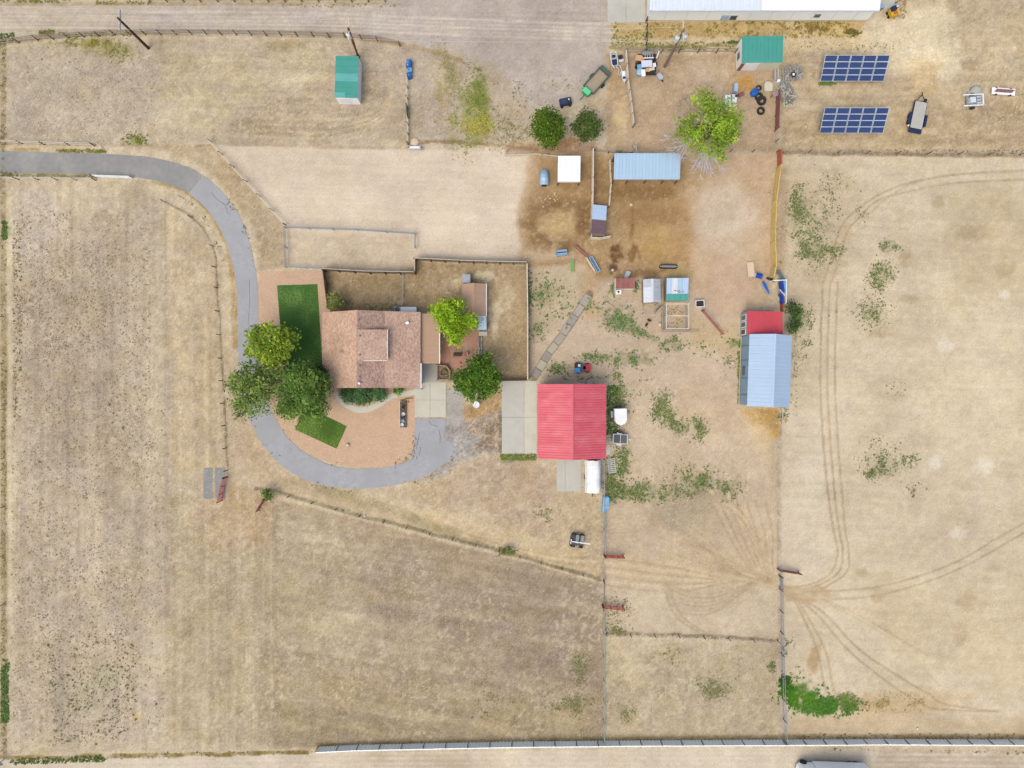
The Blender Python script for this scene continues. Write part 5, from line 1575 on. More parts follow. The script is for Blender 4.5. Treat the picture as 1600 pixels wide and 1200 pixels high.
MB().b2(-.3, .3, -.94, -.9, .02, .8).build('opening', m_dark, t)
x, y = G(1005, 270)
t = thing('long_shelter', 'long shelter with a blue grey corrugated roof in the corral', 'shelter', (x, y, 0))
hw, hd = 104 * S / 2 * .965, 39 * S / 2 * .965
mono(t, -hw + .1, hw - .1, -hd + .1, hd - .1, 2.4, 2.9, 10, m_blue2, m_wood2, 2, .1, walls=False, posts=m_wood2)
MB().b2(-hw + .15, hw - .15, hd - .2, hd - .12, .02, 2.6).build('back_wall', m_wood2, t)
for xx in (-2.2, 0, 2.2):
    MB().b2(xx - .06, xx + .06, -hd + .06, -hd + .18, -.05, 2.3).build('post', m_wood2, t)
MB().b2(-hw, hw, -hd - .07, -hd + .0, 2.22, 2.34).build('fascia', m_wood, t)
x, y = G(933, 349)
t = thing('loafing_shed', 'narrow shed with half pale blue and half brown roof between the corrals', 'shed', (x, y, 0), math.radians(-3))
hw, hd = 22 * S / 2, 46 * S / 2 * .97
mono(t, -hw + .04, hw - .04, -hd + .05, hd - .05, 2.1, 1.8, 1, m_silver, m_wood, 1, .0, walls=True, axis='x')
roof(t, (-hw, hd, 2.13), (-hw, .0, 2.13), (hw, hd, 1.83), 2, m_blue, 1, rh=.02)
roof(t, (-hw, -.01, 2.14), (-hw, -hd, 2.14), (hw, -.01, 1.84), 4, m_purple, 1, rh=.03)
x, y = G(974, 445)
t = thing('small_coop', 'small coop with a rusty red metal roof', 'coop', (x, y, 0), math.radians(1))
mono(t, -1.1, 1.15, -.6, .55, 1.25, 1.45, 4, m_rust, m_whitew, 1, .06, alt=[m_rust, m_rust, m_rust, m_pink])
MB().b2(-1.2, -1.1, -1.2, .7, .0, .9).build('side_board', m_wood3, t)
bx = MB().b2(-1.05, -.35, -1.2, -.7, .0, .55).build('nest_box', m_whitew, t)
MB().cyl(-.7, -.95, .56, .6, .14, 10).build('hole', m_dark, bx)
x, y = G(1015, 457)
t = thing('silver_coop', 'coop with an arched silver metal roof, western of the pair', 'coop', (x, y, 0), math.radians(1))
hw, hd = 28 * S / 2 * .97, 37 * S / 2 * .97
gable(t, -hw + .1, hw - .1, -hd + .08, hd - .08, 1.5, 1.95, 'y', 4, m_silver, m_wood, 1, .08, cap=m_silver2)
roof(t, (-hw + .02, .45, 1.56), (-hw + .02, -hd - .02, 1.56), (-.1, .45, 1.98), 2, m_silver2, 1, 'roof_patch')
x, y = G(1053, 455)
t = thing('patched_coop', 'coop with a peeling pale blue roof and a green front strip', 'coop', (x, y, 0), math.radians(0.5))
hw, hd = 35 * S / 2 * .97, 35 * S / 2 * .97
mono(t, -hw + .06, hw - .06, -hd + .06, hd - .06, 1.7, 2.1, 4, m_blue, m_wood, 2, .04, alt=[m_blue, m_silver2, m_blue2])
g_ = .4 / (2 * hd - .12)
roof(t, (-hw, -hd - .04, 1.735), (hw, -hd - .04, 1.735), (-hw, -hd + .78, 1.735 + .82 * g_), 2, m_green, 2, 'roof_patch')
for k in range(6):
    xx, yy = random.uniform(-hw * .7, hw * .7), -hd + random.uniform(.95, 1.3)
    MB().box(xx, yy, 1.72 + (yy + hd) * g_ + .045, random.uniform(.08, .2), random.uniform(.06, .14), .01, random.uniform(0, 1)).build('rust_spot', m_rust, t)
# pen behind the coops
x, y = G(1053.5, 495)
t = thing('pipe_pen', 'white timber framed poultry pen south of the patched coop', 'pen', (x, y, 0))
hw, hd = 17 * S, 20 * S
for xx in (-hw, hw):
    for yy in (-hd, -.05, hd - .1):
        bar(t, 'post', (xx, yy, -.05), (xx, yy, 1.8), .1, .1, m_wood3)
    bar(t, 'rail', (xx, -hd, 1.8), (xx, hd, 1.8), .11, .1, m_wood3)
    bar(t, 'rail', (xx, -hd, .35), (xx, hd, .35), .09, .09, m_steel)
for yy in (-hd, -.05, hd - .2):
    bar(t, 'rail', (-hw, yy, 1.83), (hw, yy, 1.83), .1, .1, m_wood3)
bar(t, 'rail', (-hw - .4, -hd - .25, .9), (hw + .5, -hd - .3, .9), .14, .3, m_wood)
bar(t, 'rail', (-hw - .35, -hd, .7), (-hw - .3, .6, .7), .1, .2, m_wood)
bar(t, 'rail', (hw, -hd - .32, .6), (hw + 1.6, -hd - .2, .6), .1, .14, m_wood)
x, y = G(1013, 484)
t = thing('wire_run', 'small grey wire run below the silver coop', 'pen', (x, y, 0))
for xx in (-.75, .75):
    bar(t, 'rail', (xx, -.5, .8), (xx, .55, .8), .06, .06, m_steel)
    for yy in (-.5, .5):
        bar(t, 'post', (xx, yy, -.05), (xx, yy, .8), .06, .06, m_steel)
bar(t, 'rail', (-.75, -.5, .8), (.75, -.5, .8), .06, .06, m_steel)
bar(t, 'gate', (.8, -.3, .5), (1.7, .5, .5), .08, .9, m_grey)

# ------------------------------------------------------------------ fences
def corrugated(L_, h, t, n, m, name):
    """one sheet of folded fence cladding, local x along the fence"""
    k = ('cor', round(L_, 2), round(h, 2), n, m.name)
    if k in PAN:
        return PAN[k]
    mb = MB()
    top, bot = [], []
    pts = []
    for i in range(n):
        x0 = -L_ / 2 + i * L_ / n
        w = L_ / n
        pts += [(x0, -t / 2), (x0 + w * .44, -t / 2), (x0 + w * .5, t * .1), (x0 + w * .94, t * .1)]
    pts += [(L_ / 2, -t / 2)]
    back = [(x, y + .02) for x, y in pts[::-1]]
    mb.prism(pts + back, -h / 2, h / 2)
    PAN[k] = mb.mesh(name, m)
    return PAN[k]


def fence(name, label, px, spacing, ph, pw, pm, rails=(), rm=None, wires=(), panel=None, cat='fence', group=None, lean=0.03, wire_m=None, rail_t=(.06, .1), post_off=0.0, tilt=0.0):
    P = [G(*p) for p in px]
    ox, oy = P[0]
    t = thing(name, label, cat, (ox, oy, 0), 0, group)
    nodes = []
    for i in range(len(P) - 1):
        a, b = P[i], P[i + 1]
        L_ = math.hypot(b[0] - a[0], b[1] - a[1])
        n = max(1, round(L_ / spacing))
        for k in range(n):
            nodes.append((a[0] + (b[0] - a[0]) * k / n - ox, a[1] + (b[1] - a[1]) * k / n - oy))
    nodes.append((P[-1][0] - ox, P[-1][1] - oy))
    for i, (x, y) in enumerate(nodes):
        j = min(i, len(nodes) - 2)
        dx, dy = nodes[j + 1][0] - nodes[j][0], nodes[j + 1][1] - nodes[j][1]
        q = math.hypot(dx, dy)
        x, y = x + dy / q * post_off, y - dx / q * post_off
        bar(t, 'post', (x, y, -.1), (x + random.uniform(-lean, lean), y + random.uniform(-lean, lean), ph + random.uniform(-.04, .04)), pw, pw, pm)
    for i in range(len(nodes) - 1):
        (x0, y0), (x1, y1) = nodes[i], nodes[i + 1]
        for z in rails:
            bar(t, 'rail', (x0, y0, z + random.uniform(-.03, .03)), (x1, y1, z + random.uniform(-.03, .03)), rail_t[0], rail_t[1], rm or pm)
        if panel:
            h, m, nc = panel
            mm = m[i % len(m)] if isinstance(m, (list, tuple)) else m
            L_ = math.hypot(x1 - x0, y1 - y0) - .02
            me = corrugated(L_, h, .09, nc, mm, 'fence_panel')
            R, _ = frame3((x0, y0, 0), (x1, y1, 0))
            link('fence_panel', me, t, Matrix.Translation(((x0 + x1) / 2, (y0 + y1) / 2, h / 2 + .03)) @ R @ Matrix.Rotation(tilt, 4, 'X'))
    for z in wires:
        MB().tube([(x, y, z) for x, y in nodes], .008, 4).build('wire', wire_m or m_steel, t)
    return t


fence('rail_fence', 'grey timber rail fence along the south side of the dirt road', [(-20, 73), (0, 71), (60, 63), (180, 55), (300, 54), (440, 56), (540, 59), (590, 64), (625, 72)], 2.0, 1.3, .12, m_wood2, (.5, .95, 1.25), m_wood)
fence('rail_fence', 'timber rail fence along the north side of the dirt road', [(235, 3), (420, 3), (602, 3)], 2.0, 1.2, .12, m_wood2, (.6, 1.1), m_wood)
fence('rail_fence', 'pale wooden rail fence just north of the drive entrance', [(-20, 223), (0, 223), (70, 226), (148, 228)], 2.5, 1.1, .11, m_wood2, (.5, 1.0), m_wood3)
bar(thing('fallen_rail', 'loose pale rail slanting off the end of the drive entrance fence', 'rail', G3(150, 223)), 'rail', (0, 0, .9), (.9, -.75, .05), .08, .08, m_wood3)
fence('rail_fence', 'pale wooden rail fence just south of the drive entrance', [(-20, 280), (0, 280), (150, 282)], 2.5, 1.1, .11, m_wood2, (.5, 1.0), m_wood3)
fence('wire_fence', 'wire fence on thin posts along the west boundary', [(4, 64), (5, 350), (6, 640), (5, 1172)], 6.0, 1.2, .07, m_wood, wires=(.4, .8, 1.15))
fence('wire_fence', 'dark wire fence following the outside of the drive', [(258, 316), (300, 340), (333, 385), (340, 450), (346, 560), (355, 735)], 3.0, 1.2, .09, m_wood2, wires=(.4, .8, 1.15))
fence('rail_fence', 'pale rail fence running diagonally beside the arena', [(330, 222), (365, 262), (447, 352)], 2.6, 1.3, .11, m_wood2, (.6, 1.2), m_wood3)
fence('pipe_fence', 'grey pipe fence round the small rectangle south of the arena', [(510, 421), (449, 418), (448, 357), (560, 361), (650, 367), (650, 388)], 3.0, 1.3, .07, m_steel, (.5, .9, 1.3), m_steel, rail_t=(.06, .06))
m_priv = [mat('privacy_boards_%d' % i, c, 0.9, 0.12, 2, stain=(132, 110, 88), stain_scale=1.2, stain_amt=.5) for i, c in enumerate([(150, 126, 102), (142, 120, 98), (158, 134, 110)])]
fence('privacy_fence', 'brown board fence on the north side of the backyard, western run', [(508, 423), (580, 427), (650, 428)], 1.75, 1.75, .12, m_wood2, (.5, 1.4, 1.76), m_wood3, panel=(1.7, m_priv, 10), post_off=.1)
fence('privacy_fence', 'short jog of brown board fence at the arena corner', [(651, 427), (651, 407)], 1.6, 1.75, .12, m_wood2, (.5, 1.4, 1.76), m_wood3, panel=(1.7, m_priv, 8), post_off=-.1)
fence('privacy_fence', 'brown board fence on the north side of the backyard, eastern run', [(652, 407), (740, 411), (823, 413)], 1.75, 1.75, .12, m_wood2, (.5, 1.4, 1.76), m_wood3, panel=(1.7, m_priv, 10), post_off=.1)
fence('privacy_fence', 'brown board fence between the gravel bed and the backyard', [(509, 424), (517, 484)], 1.7, 1.7, .12, m_wood2, (.5, 1.4), m_wood, panel=(1.65, m_priv, 10), post_off=-.1)
fence('privacy_fence', 'tall dark board fence with pale cap along the east side of the backyard', [(823, 415), (824, 500), (824, 593)], 1.8, 1.7, .1, m_wood2, (1.72,), m_wood3, panel=(1.65, m_priv, 10), post_off=-.09, rail_t=(.14, .06))
fence('privacy_fence', 'low brown board fence at the north end of the barn apron', [(782, 595), (822, 594)], 1.6, 1.2, .1, m_wood2, (1.0,), m_wood2, panel=(1.1, m_priv, 8))
fence('garden_fence', 'short grey garden divider running to the north wall of the house', [(631, 430), (630, 478)], 1.9, 1.0, .07, m_steel, (.3, .95), m_steel, rail_t=(.05, .05))
m_vinyl = [mat('pale_fence_panel_%d' % i, c, 0.5, 0.03, 0.6) for i, c in enumerate([(286, 284, 276), (280, 280, 274), (288, 286, 280)])]
fence('panel_fence', 'long pale grey metal panel fence along the south road', [(497, 1168), (560, 1165), (800, 1160), (1000, 1158), (1222, 1157), (1380, 1156), (1640, 1157)], 2.72, 1.3, .07, m_dark, (1.22,), m_vinyl[0], panel=(1.2, m_vinyl, 6), post_off=-.1, lean=.02, tilt=.18, rail_t=(.09, .05))  # panels tilted and pale cap rail added so the shaded face looks brighter
fence('pipe_fence', 'grey rail fence running south from the barn past the blue tarp', [(943, 718), (943, 790), (944, 862)], 2.4, 1.2, .09, m_wood, (.5, .85, 1.15), m_steel)
fence('wire_fence', 'grey wire fence dividing the lower paddocks', [(943, 908), (942, 945)], 2.4, 1.2, .09, m_wood2, (1.1,), m_wood2, wires=(.4, .8))
fence('pipe_fence', 'pale green pipe fence south of the lower red gate', [(942, 950), (943, 1060), (943, 1156)], 2.6, 1.25, .1, m_wood, (.5, 1.15), mat('pale_green_pipe', (150, 164, 152), .6, .1, 1.5))
fence('wire_fence', 'wire fence crossing the middle of the lower paddock', [(947, 990), (1060, 992), (1215, 1001)], 3.0, 1.1, .08, m_wood2, wires=(.4, .75, 1.05))
fence('wire_fence', 'diagonal wire fence south of the curved drive', [(415, 765), (600, 815), (780, 860), (943, 906)], 3.0, 1.1, .09, m_wood2, wires=(.4, .75, 1.05))
fence('wire_fence', 'faint wire fence south of the blue roofed barn', [(1219, 640), (1215, 760), (1216, 888)], 4.0, 1.1, .07, m_wood3, wires=(.4, .75, 1.05))
fence('pipe_fence', 'grey pipe fence beside the bright green grass patch', [(1218, 920), (1220, 1020), (1222, 1090), (1225, 1156)], 2.4, 1.25, .1, m_wood2, (.5, 1.15), m_steel)
fence('rail_fence', 'single white rail from the south end of the blue roofed barn', [(1218, 637), (1218, 678)], 1.6, 1.1, .07, m_wood3, (1.0,), m_wood3)
fence('wire_fence', 'wire fence between the solar yard and the east field', [(1217, 238), (1400, 241), (1640, 243)], 3.5, 1.2, .08, m_wood2, wires=(.4, .8, 1.15))
fence('board_fence', 'grey board fence with a green gate below the blue stack', [(637, 122), (637, 172), (638, 196), (638, 226)], 1.5, 1.2, .1, m_wood2, (.4, 1.1), m_wood3)
fence('board_fence', 'tall rough plank fence between the white shelter and the lane', [(925, 236), (925, 262), (924, 326)], 1.5, 1.6, .12, m_wood2, (.3, .7, 1.1, 1.5), m_wood3, lean=.12, rail_t=(.14, .18))
fence('board_fence', 'pale plank fence between the lane and the long shelter', [(951, 252), (953, 290), (950, 325)], 1.5, 1.3, .1, m_wood2, (.5, 1.2), m_wood3, rail_t=(.1, .14))
fence('board_fence', 'pale plank fence along the west side of the loafing shed', [(923, 328), (922, 374)], 1.3, 2.0, .1, m_wood3, (.5, 1.2, 1.9), m_wood3)
fence('board_fence', 'short white plank fence below the loafing shed', [(921, 374), (936, 375), (952, 372)], 1.2, 1.3, .1, m_wood3, (.3, .7, 1.2), m_wood3, rail_t=(.1, .16))
fence('board_fence', 'pale plank fence along the west side of the junk yard', [(976, 85), (979, 130), (984, 165), (988, 200)], 1.6, 1.5, .1, m_wood2, (.4, .8, 1.3), m_wood3, rail_t=(.1, .24))
fence('board_fence', 'short plank fence dropping to the long shelter roof', [(991, 230), (993, 248)], 1.4, 1.4, .1, m_wood3, (.5, 1.3), m_wood3)
fence('board_fence', 'low weathered fence north of the long shelter', [(928, 237), (950, 240), (986, 242)], 1.6, 1.1, .1, m_wood2, (.5, 1.0), m_wood)
fence('wire_fence', 'dark post fence between the forecourt and the junk yard', [(1009, 34), (1009, 58), (1008, 84)], 1.2, 1.3, .1, m_dark, (1.1,), m_dark, wires=(.4, .8))
fence('rail_fence', 'grey rail fence along the north side of the junk yard', [(978, 84), (1060, 83), (1148, 83)], 2.4, 1.3, .1, m_wood2, (.5, 1.2), m_wood)
fence('board_fence', 'maroon plank fence east of the tyres', [(1212, 146), (1212, 160), (1210, 205)], 1.5, 1.5, .12, m_maroon, (.3, .7, 1.1, 1.4), m_maroon, lean=.1, rail_t=(.1, .2))
fence('wire_fence', 'thin wire fence closing the junk yard at its southeast corner', [(1210, 206), (1213, 238)], 1.4, 1.2, .08, m_wood2, wires=(.5, 1.0))
fence('wire_fence', 'low wire fence along the south side of the junk yard', [(1140, 238), (1175, 238), (1213, 238)], 2.2, 1.1, .08, m_wood2, wires=(.5, 1.0))
fence('board_fence', 'orange painted top end of the long yellow fence', [(1214, 240), (1214, 262)], 1.6, 1.7, .12, m_orange, (.3, .7, 1.1, 1.5), m_orange, rail_t=(.1, .26))
fence('board_fence', 'long yellow plank fence on the east side of the corral', [(1213, 263), (1206, 320), (1204, 380), (1206, 416)], 1.7, 1.7, .12, m_yel, (.3, .7, 1.1, 1.5), m_yel, lean=.06, rail_t=(.1, .28))
fence('board_fence', 'bent lower end of the yellow plank fence', [(1206, 418), (1202, 434)], 1.3, 1.6, .12, m_yel, (.3, .7, 1.1, 1.5), m_yel, rail_t=(.1, .28))
fence('board_fence', 'white posted blue plank chute above the red annexe', [(1201, 441), (1222, 440), (1221, 476)], 1.4, 1.5, .1, m_white, (1.45,), m_white, rail_t=(.1, .1))
fence('white_rail', 'low white pipe rails lying along the north edge of the arena', [(790, 244), (838, 242), (874, 246)], 2.0, .5, .07, m_wood3, (.2, .45), m_wood3)
fence('white_rail', 'white pipe stub against the larger round tree', [(829, 205), (831, 216)], .9, .8, .07, m_wood3, (.7,), m_wood3)
fence('lot_fence', 'leaning pale rails at the north edge of the corral lane', [(1056, 248), (1073, 249)], 1.2, .8, .08, m_wood3, (.3, .7), m_wood3, lean=.1)


def gate(label, a, b, m, h=1.3, name='pipe_gate', n=5, group=None, lift=.15):
    A_, B_ = G(*a), G(*b)
    t = thing(name, label, 'gate', (A_[0], A_[1], 0), math.atan2(B_[1] - A_[1], B_[0] - A_[0]), group)
    L_ = math.hypot(B_[0] - A_[0], B_[1] - A_[1])
    for k in range(n):
        bar(t, 'rail', (0, 0, lift + k * (h - lift) / (n - 1)), (L_, 0, lift + k * (h - lift) / (n - 1)), .06, .06, m)
    for x in (0.03, L_ * .33, L_ * .66, L_ - .03):
        bar(t, 'upright', (x, 0, lift), (x, 0, h), .06, .06, m)
    bar(t, 'gate_post', (-.12, 0, -.1), (-.12, 0, h + .2), .13, .13, m_wood2)
    bar(t, 'foot', (L_ - .1, -.2, .04), (L_ - .1, .2, .04), .08, .08, m)
    return t


gate('red pipe gate below the black implement', (945, 867), (974, 868), m_redp, 1.5)
gate('red pipe gate on the lower paddock fence', (942, 945), (974, 948), m_redp, 1.5)
gate('dull red pipe gate opening into the east field', (1216, 889), (1248, 894), mat('dull_red', (122, 70, 72), .7, .1, 2), 1.3)
gate('red board gate standing beside the pair of grey slabs', (355, 746), (346, 783), mat('red_board', (184, 92, 86), .7, .12, 2), 1.5)
gate('thin red gate beside the green sapling at the diagonal fence', (415, 780), (404, 798), mat('thin_red', (150, 84, 74), .7, .12, 2), 1.2)
gate('faded red pole gate between the coops and the red annexe', (1097, 487), (1128, 523), m_pink, 1.1, n=4)
gate('dark green gate in the fence below the blue stack', (637, 170), (638, 186), m_dkgreen, 1.3)
gate('white timber gate lying beside the drive', (150, 277), (208, 279), m_white, 1.0, 'white_gate')
gate('dark pipe gate across the corner post at the lower paddocks', (1217, 900), (1219, 918), m_steel, 1.2)

# ------------------------------------------------------------------ power line
m_pole = mat('creosote_pole', (84, 58, 44), 0.9, 0.2, 3)
m_pole2 = mat('brown_pole', (128, 78, 48), 0.9, 0.2, 3)
m_pole3 = mat('grey_pole', (140, 118, 112), 0.9, 0.2, 3)
TOPS = []
for base, top, z, m, lab, tr in [((232, 75.5), (184, 28), 7.3, m_pole, 'dark utility pole by the dirt road with a bare crossarm', False), ((560, 89.5), (544, 44), 7.2, m_pole2, 'brown utility pole with a white transformer beside the green shed', True), ((1038.7, 104), (1069, 46), 9.0, m_pole3, 'tall grey utility pole with transformers over the junk yard', True)]:
    x, y = G(*base)
    tx, ty = G(top[0], top[1], z)
    t = thing('utility_pole', lab, 'pole', (x, y, 0), 0, 'utility poles of the power line')
    tx, ty = tx - x, ty - y
    MB().tube([(0, 0, -.2), (tx * .5, ty * .5, z * .5), (tx, ty, z)], [.19, .16, .12], 10).build('pole', m, t)
    bar(t, 'crossarm', (tx, ty - 1.2, z - .5), (tx, ty + 1.2, z - .5), .12, .12, m_steel if not tr else m_wood3)
    for dy in (-1.1, -.4, .4, 1.1):
        MB().lathe(tx, ty + dy, [(.03, z - .44), (.07, z - .4), (.05, z - .3), (.07, z - .26), (.03, z - .2)], 8).build('insulator', m_silver2, t)
    if tr:
        big = z > 8
        for k in range(2 if big else 1):
            c = (tx + (.45 if big else -.28) * (1 if k == 0 else -1), ty - .1 - .2 * k)
            o = MB().lathe(c[0], c[1], [(.24, z - 2.1), (.27, z - 2.0), (.27, z - 1.2), (.2, z - 1.1), (.06, z - 1.05)], 12).build('transformer', m_silver2, t)
            MB().cyl(c[0], c[1], z - 1.05, z - .75, .05, 6).build('bushing', m_grey, o)
    TOPS.append((x + tx, y + ty, z))
m_wire = mat('bare_wire', (214, 210, 204), 0.4, 0.02, 1)
spans = [((TOPS[0][0] - 45, TOPS[0][1] + 2, 7.3), TOPS[0]), (TOPS[0], TOPS[1]), (TOPS[1], TOPS[2]), (TOPS[2], (TOPS[2][0] + 45, TOPS[2][1] - 1, 9))]
for k, (a, b) in enumerate(spans):
    for j, dy in enumerate((-1.1, 0.4, 1.1)):
        if k == 3:
            continue
        pts = []
        for i in range(13):
            f = i / 12
            z = a[2] + (b[2] - a[2]) * f - .25 - 1.0 * 4 * f * (1 - f) * .6
            pts.append((a[0] + (b[0] - a[0]) * f, a[1] + (b[1] - a[1]) * f + dy, z))
        o = MB().tube(pts, .012, 4).build('power_line', m_wire)
        where = ['west of the dark utility pole', 'between the dark pole and the brown pole', 'between the brown pole and the tall grey pole'][k]
        tag(o, '%s overhead wire %s' % (['southern', 'middle', 'northern'][j], where), 'wire', 'overhead wires of the power line')

# ------------------------------------------------------------------ solar arrays
def solar_mat():
    m = bpy.data.materials.new('solar_cells')
    m.use_nodes = True
    N, L = m.node_tree.nodes, m.node_tree.links
    bs = N['Principled BSDF']
    bs.inputs['Roughness'].default_value = 0.18
    bs.inputs['Specular IOR Level'].default_value = 0.4
    geo = N.new('ShaderNodeTexCoord')
    br = N.new('ShaderNodeTexBrick')
    br.offset = 0.0
    br.inputs['Color1'].default_value = A((36, 60, 108)) + (1,)
    br.inputs['Color2'].default_value = A((42, 66, 114)) + (1,)
    br.inputs['Mortar'].default_value = A((72, 94, 138)) + (1,)
    br.inputs['Scale'].default_value = 1.0
    br.inputs['Mortar Size'].default_value = 0.006
    br.inputs['Brick Width'].default_value = 0.156
    br.inputs['Row Height'].default_value = 0.156
    L.new(geo.outputs['Object'], br.inputs['Vector'])
    L.new(br.outputs[0], bs.inputs['Base Color'])
    return m


m_cell = solar_mat()
m_alu = mat('aluminium', (236, 240, 250), 0.4, 0.03, 2, spec=.5)


def solar(px, label):
    (bl, br_, tl) = px
    z0, z1 = .6, 2.1
    a, b, d = Vector(G3(*bl, z0)), Vector(G3(*br_, z0)), Vector(G3(*tl, z1))
    t = thing('solar_array', label, 'solar array', (a.x, a.y, 0), 0, 'ground mounted solar arrays')
    o = Vector((a.x, a.y, 0))
    a, b, d = a - o, b - o, d - o
    u, v = b - a, d - a
    v.x = 0
    ux, vy = u.normalized(), v.normalized()
    nz = ux.cross(vy)
    R = Matrix((ux, vy, nz)).transposed().to_4x4()
    cw, rh_ = u.length / 5, v.length / 4
    w, h = cw - .09, rh_ - .02
    face = MB().b2(.03, w - .03, .03, h - .03, .0, .03).mesh('panel', m_cell)
    fr = MB()
    fr.b2(0, w, 0, .03, -.01, .035).b2(0, w, h - .03, h, -.01, .035).b2(0, .03, .03, h - .03, -.01, .035).b2(w - .03, w, .03, h - .03, -.01, .035)
    frm = fr.mesh('frame', m_alu)
    for i in range(5):
        for j in range(4):
            M = Matrix.Translation(a + ux * (cw * i + .045) + vy * (rh_ * j + .01)) @ R
            p = link('panel', face, t, M)
            link('frame', frm, p)
    for j in (.2, .8):
        p0 = a + vy * (v.length * j) - nz * .08
        bar(t, 'rail', p0, p0 + u, .08, .08, m_steel)
    for i in range(4):
        for j in (.2, .8):
            p = a + ux * (u.length * (i + .5) / 4) + vy * (v.length * j) - nz * .1
            bar(t, 'post', (p.x, p.y, -.1), (p.x, p.y, p.z), .1, .1, m_steel)
    return t


solar(((1281, 127), (1381, 127), (1289, 86)), 'northern ground mounted solar array of twenty blue panels')
solar(((1280, 208), (1380, 208), (1289, 168)), 'southern ground mounted solar array of twenty blue panels')

# ------------------------------------------------------------------ vehicles, trailers and yard things
def wheel(t, x, y, r, w, axis='x', m=m_black):
    o = MB()
    prof = [(r * .55, -w / 2), (r * .9, -w / 2), (r, -w / 3), (r, w / 3), (r * .9, w / 2), (r * .55, w / 2)]
    n = 14
    b = len(o.v)
    for rr, d in prof:
        for k in range(n):
            a = 2 * math.pi * k / n
            o.v.append((x + d, y + rr * math.cos(a), r + rr * math.sin(a)) if axis == 'x' else (x + rr * math.cos(a), y + d, r + rr * math.sin(a)))
    for i in range(len(prof) - 1):
        for k in range(n):
            k2 = (k + 1) % n
            o.f.append((b + i * n + k, b + i * n + k2, b + (i + 1) * n + k2, b + (i + 1) * n + k))
    o.f.append(tuple(b + k for k in range(n)))
    o.f.append(tuple(b + (len(prof) - 1) * n + k for k in range(n)))
    return o.build('wheel', m, t)


def at(name, label, cat, px, py, rot=0.0, group=None):
    x, y = G(px, py)
    return thing(name, label, cat, (x, y, 0), math.radians(rot), group)


def tyre(label, px, py, r, w, group='old tyres lying in the junk yard'):
    t = at('tyre', label, 'tyre', px, py, 0, group)
    prof = [(r * .55, .02), (r * .6, 0), (r * .95, 0), (r, w * .3), (r, w * .7), (r * .95, w), (r * .6, w), (r * .55, w * .9)]
    o = MB()
    n = 18
    for rr, z in prof:
        for k in range(n):
            a = 2 * math.pi * k / n
            o.v.append((rr * math.cos(a), rr * math.sin(a), z))
    m_ = len(prof)
    for i in range(m_):
        for k in range(n):
            k2 = (k + 1) % n
            j = (i + 1) % m_
            o.f.append((i * n + k, i * n + k2, j * n + k2, j * n + k))
    o.build('carcass', m_black, t)
    for k in range(12):
        a = 2 * math.pi * k / 12
        bar(t, 'tread_lug', (r * math.cos(a), r * math.sin(a), w * .1), ((r + .02) * math.cos(a + .12), (r + .02) * math.sin(a + .12), w * .9), .05, .05, m_black)
    return t


# flatbed trailer by the panels
t = at('flatbed_trailer', 'grey decked flatbed trailer with dark fenders beside the solar panels', 'trailer', 1431, 182, -12)
deckm = mat('trailer_deck', (196, 192, 184), .7, .06, 1)
for i in range(9):
    MB().b2(-.72 + i * .16, -.72 + i * .16 + .15, -1.75, 1.6, .62, .68).build('deck_board', deckm, t)
MB().b2(-.8, .8, -1.85, 1.7, .48, .6).build('frame', m_black, t)
MB().b2(-.78, .78, -2.3, -1.86, .45, .62).build('ramp', m_navy, t)
for s in (-1, 1):
    MB().b2(s * .98 - .14, s * .98 + .14, -1.35, .1, .55, .72).build('fender', m_navy, t)
    for yy in (-1.0, -.25):
        wheel(t, s * .96, yy, .32, .2)
MB().tube([(-.6, 1.7, .5), (0, 2.6, .5)], .05, 5).build('drawbar', m_black, t)
MB().tube([(.6, 1.7, .5), (0, 2.6, .5)], .05, 5).build('drawbar', m_black, t)
MB().tube([(0, 2.5, .45), (0, 2.95, .45)], .06, 6).build('coupler', m_black, t)
wheel(t, .62, 2.0, .28, .18, 'x').name = 'spare_wheel'
MB().lathe(-.95, -1.55, [(.1, .5), (.12, .6), (.05, .75)], 8).build('marker', m_white, t)

t = at('white_frame_trailer', 'small trailer with white side rails and a load, near the east edge', 'trailer', 1515, 160, 3)
for yy in (-.68, .66):
    bar(t, 'side_rail', (-1.3, yy, .8), (1.15, yy, .8), .12, .14, m_white)
bar(t, 'end_rail', (1.15, -.72, .8), (1.15, .72, .8), .14, .14, m_white)
MB().b2(-.7, 1.05, -.6, .58, .45, .52).build('bed', m_steel, t)
MB().b2(-.5, .2, -.35, .3, .52, .95).build('crate', m_silver2, t)
for k in range(3):
    MB().b2(.4, .95, -.5 + k * .36, -.25 + k * .36, .52, .8).build('crate', m_silver, t)
for s in (-1, 1):
    wheel(t, .1, s * .85, .3, .18, 'y')
t = at('tarp_pile', 'low grey tarpaulin covered heap beside the white railed trailer', 'tarp', 1524, 143, 10)
MB().lathe(0, 0, [(.75, 0), (.68, .25), (.5, .42), (.2, .5), (.02, .52)], 11).build('tarp', mat('grey_tarp', (186, 188, 178), .8, .1, 2), t, True)
MB().box(-.75, -.1, .12, .6, .5, .2, .3).build('stone', m_conc3, t)
t = at('white_sled', 'long white flat cart with dark pipes near the east edge', 'cart', 1565, 144.5, -4)
MB().b2(-1.45, 1.45, -.42, .42, .25, .35).build('deck', m_white, t)
for k in range(3):
    MB().tube([(-1.1 + k * .1, -.1 + k * .14, .42), (1.0 + k * .15, -.1 + k * .14, .42)], .06, 6).build('pipe', m_maroon, t)
for s in (-1, 1):
    wheel(t, -.9, s * .4, .2, .1, 'y')
    wheel(t, .9, s * .4, .2, .1, 'y')

